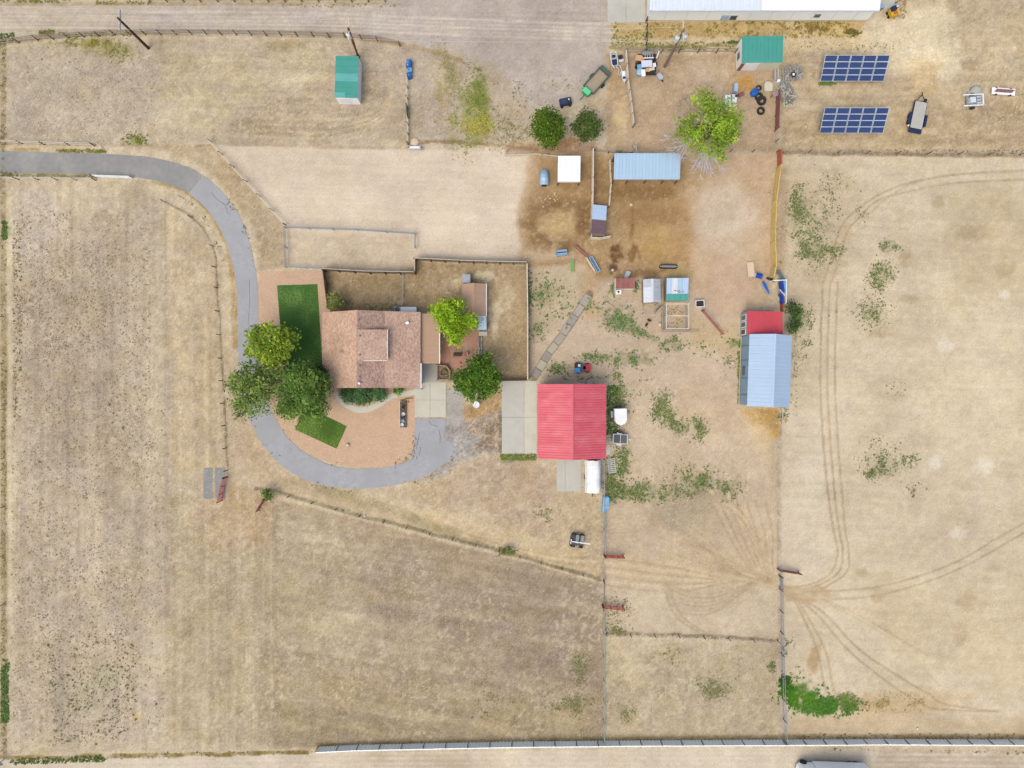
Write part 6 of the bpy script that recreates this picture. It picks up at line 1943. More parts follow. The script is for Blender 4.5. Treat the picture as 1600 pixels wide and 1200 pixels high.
# white horse trailer and grey cart east of the barn
t = at('horse_trailer', 'small white rounded nose trailer beside the red barn', 'trailer', 966, 651, 2)
pts = [(-.78, 1.1), (-.78, -.35), (-.5, -.8), (0, -1.0), (.5, -.8), (.78, -.35), (.78, 1.1)]
MB().prism(pts, .45, 1.9).build('body', m_silver, t)
MB().prism([(x * .94 + .03, y * .96) for x, y in pts], 1.9, 2.05).build('roof', m_white, t)
MB().b2(-.82, -.785, -.2, .9, .8, 1.6).build('window', m_glass, t)
for s in (-1, 1):
    wheel(t, s * .86, .35, .32, .18)
    MB().b2(s * .9 - .12, s * .9 + .12, -.05, .75, .66, .74).build('fender', m_silver, t)
MB().tube([(0, -.95, .5), (0, -1.55, .5)], .06, 6).build('drawbar', m_grey, t)
t = at('utility_cart', 'grey two bay utility cart with dark covers beside the red barn', 'trailer', 968, 685.5, -3)
MB().b2(-.95, .95, -.6, .62, .45, .7).build('body', m_silver, t)
MB().b2(-.8, -.06, -.48, .5, .7, .78).build('cover', mat('charcoal', (84, 84, 88), .6, .1, 2), t)
MB().b2(.06, .78, -.48, .5, .7, .78).build('cover', mat('charcoal2', (98, 92, 88), .6, .1, 2), t)
for yy in (-.7, .72):
    MB().b2(-.45, .2, yy - .09, yy + .09, .55, .65).build('fender', m_silver2, t)
    wheel(t, -.1, yy, .3, .16, 'y')
MB().tube([(.95, 0, .5), (1.45, 0, .5)], .06, 6).build('drawbar', m_silver2, t)
MB().b2(-.3, .4, .74, .84, .5, .9).build('bracket', m_black, t)

# white tarp covered trailer south of the barn
t = at('covered_trailer', 'white tarp covered trailer behind the red barn', 'trailer', 925, 743, 0)
mb = MB()
nx_, ny_ = 9, 14
for j in range(ny_):
    for i in range(nx_):
        u, v = i / (nx_ - 1) * 2 - 1, j / (ny_ - 1) * 2 - 1
        z = 1.75 - .55 * abs(u) ** 3 - .15 * abs(v) ** 6 + random.uniform(-.03, .03) - (.25 if abs(u) == 1 else 0)
        mb.v.append((u * .98 + random.uniform(-.02, .02), v * 2.0 + random.uniform(-.03, .03), z))
for j in range(ny_ - 1):
    for i in range(nx_ - 1):
        b = j * nx_ + i
        mb.f.append((b, b + 1, b + nx_ + 1, b + nx_))
tp = mb.build('tarp', m_white, t)
so = tp.modifiers.new('thickness', 'SOLIDIFY')
so.thickness = 0.04
MB().b2(-.85, .85, -1.85, 1.85, .45, .9).build('body', m_grey, t)
for s in (-1, 1):
    wheel(t, s * .92, -.1, .33, .16)
MB().tube([(0, -1.85, .5), (0, -2.6, .45)], .06, 6).build('drawbar', m_wood2, t)
t = at('red_mower', 'red yard machine parked under the south eave of the red barn', 'mower', 925, 719, 0)
MB().b2(-.35, .35, -.15, .3, .3, .7).build('hood', m_redp, t)
for s in (-1, 1):
    wheel(t, s * .42, .1, .22, .14)
    wheel(t, s * .42, -.2, .16, .12)
t = at('pallet', 'grey slatted pallet leaning on the weeds beside the covered trailer', 'pallet', 955.5, 727.5, 7)


def pallet(t, w, d, m, n=7, z=0.0):
    for yy in (-d / 2 + .06, 0, d / 2 - .06):
        bar(t, 'stringer', (-w / 2, yy, z + .06), (w / 2, yy, z + .06), .09, .1, m)
    for i in range(n):
        x = -w / 2 + .06 + i * (w - .12) / (n - 1)
        bar(t, 'slat', (x, -d / 2, z + .125), (x, d / 2, z + .125), (w - .12) / (n - 1) * .62, .025, m)


t.rotation_euler.z = math.radians(97)
pallet(t, 1.8, 1.0, mat('grey_pallet', (196, 194, 184), .85, .1, 3), 8)
t = at('pallet', 'pale pallet beside the smaller round tree', 'pallet', 940, 220, -25)
pallet(t, 1.1, .95, m_wood3, 6)
# blue tarp / boat
t = at('blue_tank', 'light blue rectangular tank lying against the fence south of the barn', 'tank', 945.5, 787, -4)
MB().prism([(-.4, -1.0), (.25, -.85), (.42, -.3), (.42, .8), (.2, 1.0), (-.4, .95)], 0.02, .6).build('tank', m_sky, t)
MB().prism([(-.3, -.8), (.1, -.7), (.2, .8), (-.3, .8)], .6, .66).build('lid', mat('tank_lid', (150, 200, 234), .5, .05, 2), t)
bar(t, 'strap', (-.42, -.3, .63), (.44, -.3, .63), .06, .1, m_silver2)
# black implement
t = at('farm_implement', 'black farm implement with a white drawbar by the paddock fence', 'implement', 902, 843.5, -8)
m_imp = mat('black_steel', (70, 72, 76), .55, .12, 2)
MB().b2(-.95, .75, -.55, .45, .3, .5).build('frame', m_imp, t)
for k in range(5):
    bar(t, 'crossbar', (-.9 + k * .4, -.75, .55), (-.9 + k * .4, .7, .55), .12, .1, m_imp)
for k in range(2):
    MB().b2(-.3 + k * .62, .1 + k * .62, -.3, .75, .5, .8).build('hopper', m_grey, t)
bar(t, 'drawbar', (-.9, -.12, .86), (1.6, -.12, .86), .1, .08, m_white)
bar(t, 'hitch', (-.85, -.4, .86), (-.85, .15, .86), .1, .08, m_white)
for s in (-.78, .72):
    wheel(t, -.5, s, .3, .18, 'y')
    wheel(t, .5, s, .3, .18, 'y')
# ride-on mower
t = at('ride_on_mower', 'red nosed ride-on mower with blue rear bag north of the red barn', 'mower', 909.5, 575, 0)
pts = [(.35, -.45), (.75, -.45), (.98, -.25), (1.02, 0), (.98, .25), (.75, .45), (.35, .45)]
MB().prism(pts, .35, .85).build('hood', mat('mower_red', (196, 22, 48), .4, .05, 2), t)
MB().b2(-.3, .34, -.5, .5, .3, .55).build('deck', mat('mower_grey', (88, 92, 98), .6, .1, 2), t)
MB().b2(-.98, -.32, 0.02, .58, .3, .8).build('seat_base', m_black, t)
MB().b2(-.6, -.3, .1, .45, .8, 1.0).build('seat', m_silver2, t)
MB().b2(-1.0, -.3, -.6, -.0, .25, .75).build('grass_bag', mat('mower_blue', (40, 150, 214), .5, .05, 2), t)
MB().lathe(.2, 0, [(.2, .9), (.2, .93), (.17, .93), (.17, .9)], 12).build('steering_wheel', m_black, t)
for x_, y_, r_ in ((-.55, .6, .28), (-.55, -.62, .28), (.65, .5, .2), (.65, -.5, .2)):
    wheel(t, x_, y_, r_, .16, 'y')
# AC units north of the house
t = at('white_cabinet', 'long white cabinet against the north wall of the house', 'cabinet', 640, 485, -1)
MB().b2(-.95, .95, -.32, .3, .0, .95).build('body', m_silver2, t)
MB().b2(-.98, .98, -.35, .33, .95, 1.0).build('lid', m_white, t)
t = at('air_conditioner', 'dark blue grey air conditioner beside the white cabinet', 'air conditioner', 622, 484.5, 0)
MB().b2(-.38, .38, -.33, .33, 0, .75).build('body', m_slate, t)
MB().lathe(0, 0, [(.28, .75), (.28, .79), (.24, .79), (.24, .76)], 14).build('fan_ring', m_black, t)
for k in range(4):
    a = k * math.pi / 2
    bar(t, 'blade', (0, 0, .77), (.22 * math.cos(a), .22 * math.sin(a), .77), .09, .01, m_grey)
# planter / trough beside the garage slab
t = at('raised_planter', 'long narrow planter of dark pots in the gravel by the garage slab', 'planter', 630, 646, 0)
MB().b2(-.42, -.34, -1.75, 1.6, 0, .35).build('side', m_wood3, t)
MB().b2(.34, .42, -1.75, 1.6, 0, .35).build('side', m_wood2, t)
MB().b2(-.34, .34, -1.75, -1.67, 0, .35).build('end', m_wood, t)
MB().b2(-.34, .34, 1.52, 1.6, 0, .35).build('end', m_wood, t)
MB().b2(-.34, .34, -1.66, 1.51, 0, .12).build('soil', mat('planter_soil', (120, 112, 104), .95, .2, 4), t)
for k in range(7):
    yy = -1.4 + k * .45
    mm = [m_silver2, m_slate, m_navy, m_silver2, m_wood2, m_black, m_wood2][k]
    MB().lathe(random.uniform(-.1, .1), yy, [(.13, .12), (.2, .4), (.22, .42), (.17, .42), (.14, .3)], 10).build('pot', mm, t)
t = at('garden_edging', 'short brown timber lying north of the planter', 'timber', 639, 622.5, 6)
bar(t, 'timber', (-.45, 0, .06), (.45, 0, .06), .12, .12, m_wood2)
bar(t, 'timber', (-1.0, -.2, .05), (-.5, -.05, .05), .1, .1, m_wood2)
for px, py, r, lab in [(544, 695, .22, 'small round pale stone beside the tilted lawn'), (638, 628, .12, 'tiny terracotta stone near the planter')]:
    t = at('stone_ball', lab, 'stone', px, py)
    MB().lathe(0, 0, [(r * .4, 0), (r * .9, r * .3), (r, r * .8), (r * .75, r * 1.4), (r * .2, r * 1.7)], 10).build('ball', m_conc2 if r > .2 else m_orange, t, True)
    MB().lathe(0, 0, [(r * 1.1, -.02), (r * 1.1, .03)], 10).build('base', m_conc3, t)
t = at('satellite_dish', 'white dish on a stub post under the round tree', 'dish', 744.5, 632, 0)
MB().cyl(0, 0, -.1, .8, .05, 8).build('post', m_steel, t)
MB().lathe(0, 0, [(.05, .8), (.3, .86), (.42, 1.0), (.40, 1.0), (.28, .89), (.05, .84)], 16).build('dish', m_white, t, True)
MB().tube([(0, .3, .9), (0, .05, 1.25)], .02, 5).build('arm', m_grey, t)
MB().box(0, .05, 1.25, .1, .1, .1).build('receiver', m_grey, t)
t = at('bottle_urn', 'small bluish urn behind the white dish', 'urn', 745, 625.5, 0)
MB().lathe(0, 0, [(.15, 0), (.22, .15), (.2, .35), (.1, .45), (.14, .5)], 10).build('vessel', m_silver, t, True)
MB().lathe(0, 0, [(.13, .48), (.16, .52), (.11, .52)], 10).build('rim', m_grey, t)
# fenced fire deck
t = at('garden_enclosure', 'brown timber framed hexagonal enclosure beside the garage slab', 'enclosure', 694, 582, 0)
hexp = [(-.8, -.95), (.75, -.85), (.85, .15), (.3, .85), (-.8, .9)]
for i in range(5):
    a, b = hexp[i], hexp[(i + 1) % 5]
    bar(t, 'edge', (a[0], a[1], .35), (b[0], b[1], .35), .14, .3, m_wood2)
    bar(t, 'post', (a[0], a[1], -.05), (a[0], a[1], .9), .12, .12, m_wood2)
    bar(t, 'top_rail', (a[0] * .97, a[1] * .97, .9), (b[0] * .97, b[1] * .97, .9), .1, .08, m_wood)
for k in range(5):
    bar(t, 'deck_board', (-.6 + k * .05, -.7 + k * .3, .2), (.55 - k * .1, -.65 + k * .3, .2), .2, .04, m_wood)
MB().lathe(-.05, 0, [(.35, .22), (.42, .5), (.36, .5), (.3, .3)], 12).build('fire_ring', m_wood2, t)
t = at('patio_bench', 'dark slatted bench on the reddish patio', 'bench', 718, 553.5, 2)
for k in range(3):
    bar(t, 'slat', (-.75, -.2 + k * .16, .42), (.3, -.2 + k * .16, .42), .13, .04, m_dark)
for x_ in (-.65, .2):
    bar(t, 'leg', (x_, -.2, .02), (x_, -.2, .42), .07, .07, m_wood2)
    bar(t, 'leg', (x_, .14, .02), (x_, .14, .42), .07, .07, m_wood2)
bar(t, 'backrest', (-.75, .3, .75), (.3, .3, .75), .05, .3, m_wood)
t = at('patio_chair', 'pale garden chair next to the patio bench', 'chair', 728, 553, 10)
MB().b2(-.25, .25, -.25, .25, .4, .45).build('seat', m_pink, t)
MB().b2(.2, .26, -.25, .25, .45, .9).build('backrest', m_wood3, t)
for x_ in (-.2, .2):
    for y_ in (-.2, .2):
        bar(t, 'leg', (x_, y_, .02), (x_, y_, .4), .04, .04, m_wood2)
t = at('rock_wall', 'low wall of pale stones along the east side of the patio', 'wall', 750.5, 540, 0)
for k in range(12):
    for j in range(2):
        s_ = random.uniform(.12, .17)
        x_, y_ = -.16 + j * .3 + random.uniform(-.04, .04), -1.15 + k * .2
        MB().lathe(x_, y_, [(s_, -.02), (s_ * 1.05, .12), (s_ * .8, .24), (s_ * .3, .28)], 6).build('stone', random.choice((m_conc3, m_pav[0], m_pav[3], m_grey)), t)
t = at('corner_gate', 'bluish grey post gate at the southeast corner of the house', 'gate', 656, 603, 40)
bar(t, 'post', (0, -.5, 0), (0, -.5, 1.2), .1, .1, m_slate)
bar(t, 'post', (0, .5, 0), (0, .5, 1.2), .1, .1, m_slate)
bar(t, 'rail', (0, -.5, 1.1), (0, .5, 1.1), .08, .1, m_white)

# --- gravel lot
t = at('navy_bin', 'navy blue wheeled bin cart on the gravel lot', 'bin', 883, 162, 12)
MB().b2(-.72, .72, -.38, .42, .25, .8).build('body', m_navy, t)
MB().b2(-.62, .15, -.28, .34, .8, .84).build('lid', mat('navy_lid', (46, 66, 106), .5, .06, 2), t)
MB().b2(.2, .65, -.3, .34, .8, .9).build('engine', m_black, t)
MB().lathe(.42, .1, [(.1, .9), (.12, .98), (.04, 1.04)], 10).build('cap', m_silver2, t)
for x_ in (-.5, .5):
    for y_ in (-.45, .48):
        wheel(t, x_, y_, .18, .1, 'y')
t = at('green_trailer', 'dark green frame trailer with a bright green box at its nose', 'trailer', 930, 131, 0)
a0 = math.radians(48)
t.rotation_euler.z = a0
for s in (-.78, .78):
    bar(t, 'side_rail', (-1.4, s, .75), (1.7, s, .75), .12, .3, m_dkgreen)
bar(t, 'end_rail', (1.75, -.78, .75), (1.75, .78, .75), .5, .3, m_dkgreen)
bar(t, 'end_rail', (-1.4, -.78, .75), (-1.4, .78, .75), .12, .3, m_dkgreen)
MB().b2(-1.35, 1.65, -.72, .72, .42, .46).build('bed', mat('dusty_bed', (176, 160, 136), .9, .1, 2), t)
for s in (-1, 1):
    wheel(t, .3, s * .95, .33, .18, 'y', m_black)
MB().b2(-2.1, -1.48, -.5, .45, .4, 1.05).build('box', m_brgreen, t)
MB().b2(-2.12, -1.46, -.52, .47, 1.05, 1.12).build('lid', mat('mint', (104, 220, 160), .4, .04, 2), t)
MB().tube([(-2.1, 0, .4), (-2.9, 0, .4)], .05, 6).build('drawbar', m_dkgreen, t)
t = at('old_boat', 'narrow pale open boat hull of junk beside the lot', 'boat', 959, 96, 8)
for s in (-1, 1):
    MB().tube([(s * .1, -1.0, .4), (s * .38, -.5, .45), (s * .4, .7, .45), (s * .2, 1.0, .45)], .07, 5).build('gunwale', m_silver2, t)
MB().b2(-.36, .36, -.7, .85, .15, .25).build('floor', m_silver, t)
MB().b2(-.25, .3, -.6, .05, .26, .5).build('load', m_navy, t)
MB().b2(-.2, .2, .35, .65, .26, .4).build('load', m_black, t)
t = at('scrap_hoop', 'bent white pipe frame below the narrow boat hull', 'scrap', 965, 110, -30)
MB().tube([(-.5, .5, .1), (0, .55, .3), (.5, .1, .3), (.55, -.5, .1)], .05, 5).build('hoop', m_silver2, t)
MB().tube([(-.2, .3, .1), (.2, .0, .2), (.3, -.5, .1)], .05, 5).build('hoop', m_silver2, t)
t = at('bucket_chair', 'white and black seat shell beside the narrow boat hull', 'chair', 969.5, 94, 15)
MB().b2(-.3, .3, -.35, .1, .1, .35).build('seat', m_silver2, t)
MB().b2(-.28, .22, -.05, .4, .35, .6).build('backrest', m_black, t)
t = at('canoe', 'small white boat with a dark stern leaning on the plank fence', 'boat', 974, 120, 6)
mb = MB()
pts = [(-.25, .55), (-.27, -.3), (-.12, -.75), (.0, -.9), (.12, -.75), (.27, -.3), (.25, .55)]
mb.prism(pts, .1, .45)
mb.build('hull', m_silver2, t)
MB().b2(-.18, .18, -.05, .5, .45, .5).build('deck', m_white, t)
MB().b2(-.18, .18, -.45, -.2, .45, .52).build('thwart', m_navy, t)

# --- junk heap
JG = 'discarded things heaped in the junk yard'


def junk_box(name, label, cat, px, py, w, d, z0, h, m, lid, rot=0, lip=.04):
    t = at(name, label, cat, px, py, rot, JG)
    MB().b2(-w / 2, w / 2, -d / 2, d / 2, z0, z0 + h).build('body', m, t)
    MB().b2(-w / 2 - lip, w / 2 + lip, -d / 2 - lip, d / 2 + lip, z0 + h, z0 + h + .05).build('lid', lid, t)
    return t


t = at('dump_trailer', 'low dark trailer bed under the junk heap', 'trailer', 1009, 103, 0, None)
MB().b2(-1.1, 1.2, -1.3, 1.3, .3, .42).build('bed', m_dark, t)
for s in (-1, 1):
    wheel(t, s * 1.25, 0, .28, .16)
t = at('white_door', 'flat white panel lying on top of the junk heap', 'panel', 1008.5, 104.5, 3, JG)
MB().b2(-.66, .66, -.42, .42, .9, .95).build('leaf', mat('lilac_white', (222, 224, 238), .5, .03, 1), t)
MB().b2(-.62, .62, -.38, .38, .42, .9).build('crate', m_grey, t)
t = at('salmon_board', 'salmon coloured board on the west side of the junk heap', 'board', 998.5, 95, -5, JG)
MB().prism([(-.62, -.35), (.1, -.35), (.62, -.05), (.1, .35), (-.55, .35)], .75, .8).build('sheet', m_orgsheet, t)
MB().b2(-.5, .3, -.3, .3, .42, .75).build('crate', m_wood2, t)
junk_box('cooler', 'white cooler box at the south end of the junk heap', 'cooler', 1004, 117, .42, .75, 0, .55, m_silver2, m_white, 2)
junk_box('plastic_tote', 'light blue plastic tote at the southwest corner of the junk heap', 'tote', 998, 114, .5, .9, 0, .5, m_sky, m_blue2, -10)
junk_box('plastic_tote', 'sky blue tote wedged against the white panel', 'tote', 997.5, 108, .45, .45, 0, .7, m_sky, m_sky, 10)
junk_box('bucket', 'white bucket at the east side of the junk heap', 'bucket', 1021, 105, .3, .4, 0, .6, m_cream, m_white, 8)
junk_box('cardboard_box', 'tan box at the southeast corner of the junk heap', 'box', 1017, 110, .6, .4, 0, .5, m_orgsheet, m_wood3, 14)
junk_box('cardboard_box', 'small brown box south of the white panel', 'box', 1011, 112, .4, .35, 0, .45, m_cream, m_orgsheet, -6)
t = at('scrap_chair', 'dark folded chair on the northeast of the junk heap', 'chair', 1019, 93, 20, JG)
MB().b2(-.3, .3, -.3, .3, .5, .56).build('seat', m_dark, t)
MB().b2(-.3, .3, .24, .3, .56, 1.0).build('backrest', m_maroon, t)
for x_ in (-.25, .25):
    bar(t, 'leg', (x_, -.25, 0), (x_, -.25, .5), .05, .05, m_grey)
    bar(t, 'leg', (x_, .25, 0), (x_, .25, .5), .05, .05, m_grey)
t = at('grill', 'grey barrel grill at the north edge of the junk heap', 'grill', 1010, 87, 0, JG)
MB().tube([(-.7, 0, .75), (.7, 0, .75)], .3, 12).build('drum', m_grey, t)
for x_ in (-.5, .5):
    bar(t, 'leg', (x_, -.2, 0), (x_, -.2, .6), .05, .05, m_black)
    bar(t, 'leg', (x_, .2, 0), (x_, .2, .6), .05, .05, m_black)
t = at('white_pipe', 'curved white pipe on the northeast of the junk heap', 'pipe', 1027, 89, 0, JG)
MB().tube([(.1, .5, .5), (.05, .2, .55), (-.1, -.1, .5), (-.2, -.35, .4)], .09, 7).build('pipe', m_white, t)
MB().cyl(.1, .5, 0, .5, .07, 7).build('stand', m_grey, t)
t = at('black_bag', 'black rubbish bag on the west side of the junk heap', 'bag', 995, 106, 0, JG)
MB().lathe(0, 0, [(.2, 0), (.32, .2), (.28, .45), (.1, .6), (.06, .66)], 9).build('bag', m_black, t, True)
MB().lathe(0, 0, [(.05, .64), (.1, .72), (.04, .74)], 8).build('knot', m_dark, t)
t = at('junk_frame', 'pale grey metal frame on the north of the junk heap', 'frame', 1012, 92.5, 0, JG)
for k in range(4):
    bar(t, 'bar', (-.5 + k * .3, -.3, .8), (-.45 + k * .3, .35, .85), .08, .06, m_silver)
bar(t, 'bar', (-.6, -.25, .85), (.6, -.2, .85), .1, .08, m_white)
bar(t, 'leg', (-.5, -.25, .0), (-.5, -.25, .8), .05, .05, m_grey)
bar(t, 'leg', (.5, -.2, .0), (.5, -.2, .8), .05, .05, m_grey)
t = at('wheelbarrow', 'grey green wheelbarrow left south of the tall pole', 'wheelbarrow', 1030, 121, -55)
MB().prism([(-.35, -.25), (.35, -.3), (.55, 0), (.35, .3), (-.35, .25)], .3, .5).build('tray', m_silver, t)
for s in (-1, 1):
    MB().tube([(.5, s * .1, .3), (-.9, s * .28, .5)], .03, 5).build('handle', m_dkgreen, t)
wheel(t, .6, 0, .18, .08, 'y')
# appliances and tyres
t = at('washing_machine', 'white washing machine beside the lime tree', 'washing machine', 1134, 160, 0)
MB().b2(-.36, .36, -.6, .6, 0, .9).build('body', m_silver2, t)
MB().b2(-.3, .3, -.4, .5, .9, .93).build('lid', m_white, t)
MB().lathe(.0, .05, [(.2, .93), (.2, .95), (.15, .95)], 14).build('port', m_silver, t)
t = at('clothes_dryer', 'white dryer with a dark corner beside the washing machine', 'dryer', 1144.5, 157, -8)
MB().b2(-.32, .32, -.6, .4, 0, .9).build('body', m_silver2, t)
MB().b2(-.28, .28, -.5, .05, .9, .94).build('lid', m_white, t)
MB().b2(.02, .3, .08, .36, .9, .98).build('motor', m_navy, t)
t = at('metal_locker', 'narrow blue grey locker standing behind the dryer', 'locker', 1146.5, 141.5, -4)
MB().b2(-.24, .24, -.5, .5, 0, 1.0).build('body', m_silver, t)
MB().b2(-.2, .2, -.45, .45, 1.0, 1.03).build('top', m_blue2, t)
t = at('rusty_drum', 'fallen rusty drum near the blue barrel', 'drum', 1157, 149, 25)
MB().tube([(-.35, 0, .22), (.35, 0, .22)], .22, 12).build('shell', m_rust, t)
for x_ in (-.2, .2):
    MB().tube([(x_ - .02, 0, .22), (x_ + .02, 0, .22)], .235, 12).build('hoop', m_maroon, t)
t = at('blue_barrel', 'bright blue plastic barrel beside the tyres', 'barrel', 1176.5, 147, 0)
MB().lathe(0, 0, [(.36, 0), (.42, .1), (.42, .75), (.36, .88), (.3, .9)], 18).build('shell', mat('barrel_blue', (20, 118, 214), .45, .05, 2), t, True)
MB().lathe(.12, .08, [(.06, .9), (.06, .94)], 8).build('bung', m_blue3, t)
MB().lathe(0, 0, [(.37, .84), (.4, .9), (.36, .92)], 18).build('rim', m_bluep, t)
tyre('small tyre above the large tractor tyres', 1185, 138, .34, .22)
tyre('large tractor tyre leaning beside the blue barrel', 1185, 152, .5, .35)
tyre('largest tractor tyre in the row', 1189, 158, .58, .38)
tyre('lowest tyre in the row', 1188, 174, .47, .34)
t = at('cream_chest', 'square cream coloured chest east of the tyres', 'chest', 1198, 139, 0)
MB().b2(-.48, .48, -.5, .45, 0, .6).build('body', m_beige, t)
MB().b2(-.5, .5, -.52, .47, .6, .66).build('lid', mat('cream_lid', (220, 210, 184), .7, .05, 1), t)
MB().b2(-.35, .35, .5, .72, 0, .5).build('step', m_wood3, t)
# wood pile
PG = 'heap of grey scrap timber by the solar yard'
m_scrap = [mat('scrap_wood_%d' % i, c, .9, .16, 4) for i, c in enumerate([(166, 162, 156), (190, 186, 178), (146, 140, 134), (200, 194, 170), (128, 126, 126)])]
for k, (px, py, rot, n, lab) in enumerate([(1235, 117, 5, 8, 'large grey pallet topping the scrap timber heap'), (1225, 136, 40, 6, 'tilted grey pallet in the middle of the scrap timber heap'), (1230, 150, 10, 6, 'pale pallet at the lower part of the scrap timber heap'), (1232, 162, 0, 5, 'lowest pallet of the scrap timber heap')]):
    t = at('scrap_pallet', lab, 'pallet', px, py, rot, PG)
    w_, d_ = [(2.3, 1.7), (1.7, 1.4), (1.7, 1.4), (1.3, .9)][k]
    pallet(t, w_, d_, m_scrap[k], n, [.35, .1, .05, 0][k])
    for q in range([30, 22, 22, 8][k]):
        a = random.uniform(0, 3.14)
        x_, y_ = random.uniform(-w_ * .45, w_ * .45), random.uniform(-d_ * .45, d_ * .45)
        l_ = random.uniform(.2, .6)
        z_ = [.55, .3, .25, .2][k] + random.uniform(0, .15)
        bar(t, 'stick', (x_ - math.cos(a) * l_, y_ - math.sin(a) * l_, z_), (x_ + math.cos(a) * l_, y_ + math.sin(a) * l_, z_ + random.uniform(-.05, .1)), .09, .06, random.choice(m_scrap))
t = at('metal_dish', 'round white metal lid resting on the scrap timber heap', 'lid', 1235.5, 121, 0)
MB().lathe(0, 0, [(.3, .8), (.34, .86), (.2, .9), (.16, .86)], 14).build('rim', m_black, t)
MB().lathe(0, 0, [(.15, .84), (.15, .96), (.05, 1.0)], 12).build('knob', m_white, t)
t = at('white_tank', 'small oval white tank against the scrap timber heap', 'tank', 1215, 128, 0)
MB().lathe(0, 0, [(.15, 0), (.22, .1), (.22, .5), (.1, .62)], 12).build('tank', m_white, t, True)
MB().lathe(0, 0, [(.25, -.02), (.25, .05)], 12).build('base', m_blue2, t)
t = at('grey_plank_stack', 'upright stack of grey planks beside the green shed', 'planks', 1212, 115, 4)
for k in range(4):
    bar(t, 'plank', (-.25 + k * .14, -.9, .1 + k * .05), (-.25 + k * .14, .9, .3 + k * .05), .13, .05, m_scrap[k % 5])
t = at('pink_pallet', 'faded pinkish pallet leaning on the maroon fence', 'pallet', 1208.5, 151, 20)
pallet(t, .95, .6, mat('pink_wood', (178, 158, 152), .9, .1, 3), 5, .9)
bar(t, 'prop', (-.4, 0, 0), (-.4, 0, .95), .08, .08, m_wood2)
bar(t, 'prop', (.4, 0, 0), (.4, 0, .95), .08, .08, m_wood2)
# yellow machine by the white building
t = at('yellow_loader', 'small yellow machine at the east end of the long white building', 'loader', 1392, 23, 20)
m_ylw = mat('machine_yellow', (226, 186, 40), .5, .06, 2)
MB().prism([(-.5, -.5), (.55, -.5), (.6, .1), (.2, .5), (-.5, .4)], .3, .9).build('body', m_ylw, t)
MB().b2(-.45, .1, .0, .5, .9, 1.35).build('cab', m_navy, t)
MB().b2(-.2, .25, -.45, -.05, .9, 1.0).build('hatch', m_orange, t)
for s in (-.52, .56):
    wheel(t, s, -.25, .2, .14)
    wheel(t, s, .25, .2, .14)
t = at('hose_reel', 'grey coil beside the yellow machine', 'reel', 1400, 12, 0)
MB().lathe(0, 0, [(.4, 0), (.45, .15), (.4, .3), (.2, .3), (.2, .05)], 14).build('coil', mat('grey_coil', (180, 170, 182), .7, .1, 3), t)
MB().lathe(0, 0, [(.12, 0), (.12, .4)], 8).build('hub', m_white, t)
t = at('grey_bin', 'grey bin at the corner of the long white building', 'bin', 1373, 14.5, 0)
MB().b2(-.25, .3, -.2, .2, 0, .7).build('body', m_grey, t)
MB().b2(-.27, .32, -.22, .22, .7, .76).build('lid', m_slate, t)
# blue stack
SG = 'blue bins stacked at the fence end'
for k, (px, py, w, d, h, m, lab) in enumerate([(640, 103, .55, .9, .9, m_bluep, 'topmost blue bin of the blue stack on the fence end'), (641, 112, .5, .5, .6, m_sky, 'pale blue tote in the middle of the blue stack'), (640.5, 121, .55, .55, .8, m_bluep, 'lowest blue bin of the blue stack')]):
    t = at('blue_bin', lab, 'bin', px, py, -8 + k * 10, SG)
    MB().b2(-w / 2, w / 2, -d / 2, d / 2, 0, h).build('body', m, t)
    for q in range(3 if k == 0 else 1):
        MB().lathe(-.08, (q - (1 if k == 0 else 0)) * .28, [(.1, h), (.1, h + .06), (.05, h + .08)], 8).build('lid', m_sky if k != 1 else m_bluep, t)
t = at('white_trough', 'long white trough at the foot of the fence by the arena', 'trough', 648.5, 232, 0)
MB().b2(-.75, .75, -.2, .2, .1, .4).build('tub', m_silver, t)
MB().b2(-.6, .6, -.12, .12, .4, .45).build('cover', m_white, t)
bar(t, 'leg', (-.8, 0, 0), (-.8, 0, .9), .12, .12, m_slate)
bar(t, 'leg', (.8, .3, 0), (.95, -.5, .8), .08, .08, m_silver)
t = at('dry_brush', 'heap of dry straw and sticks behind the white trough', 'brush', 648, 222, 0)
MB().lathe(0, 0, [(.6, 0), (.5, .15), (.25, .25), (.05, .28)], 9).build('heap', m_cream, t)
for q in range(8):
    a = random.uniform(0, 6.28)
    bar(t, 'stick', (0, 0, .2), (math.cos(a) * .6, math.sin(a) * .5, .1), .05, .04, m_wood2)

# --- corral furniture
def trough(label, px, py, w, d, h, m, inner, rot=0, name='feed_trough'):
    t = at(name, label, 'trough', px, py, rot)
    th = .06
    MB().b2(-w / 2, w / 2, -d / 2, -d / 2 + th, 0.02, h).build('side', m, t)
    MB().b2(-w / 2, w / 2, d / 2 - th, d / 2, 0.02, h).build('side', m, t)
    MB().b2(-w / 2, -w / 2 + th, -d / 2 + th, d / 2 - th, 0.02, h).build('end', m, t)
    MB().b2(w / 2 - th, w / 2, -d / 2 + th, d / 2 - th, 0.02, h).build('end', m, t)
    MB().b2(-w / 2 + th, w / 2 - th, -d / 2 + th, d / 2 - th, 0.02, h * .6).build('contents', inner, t)
    return t


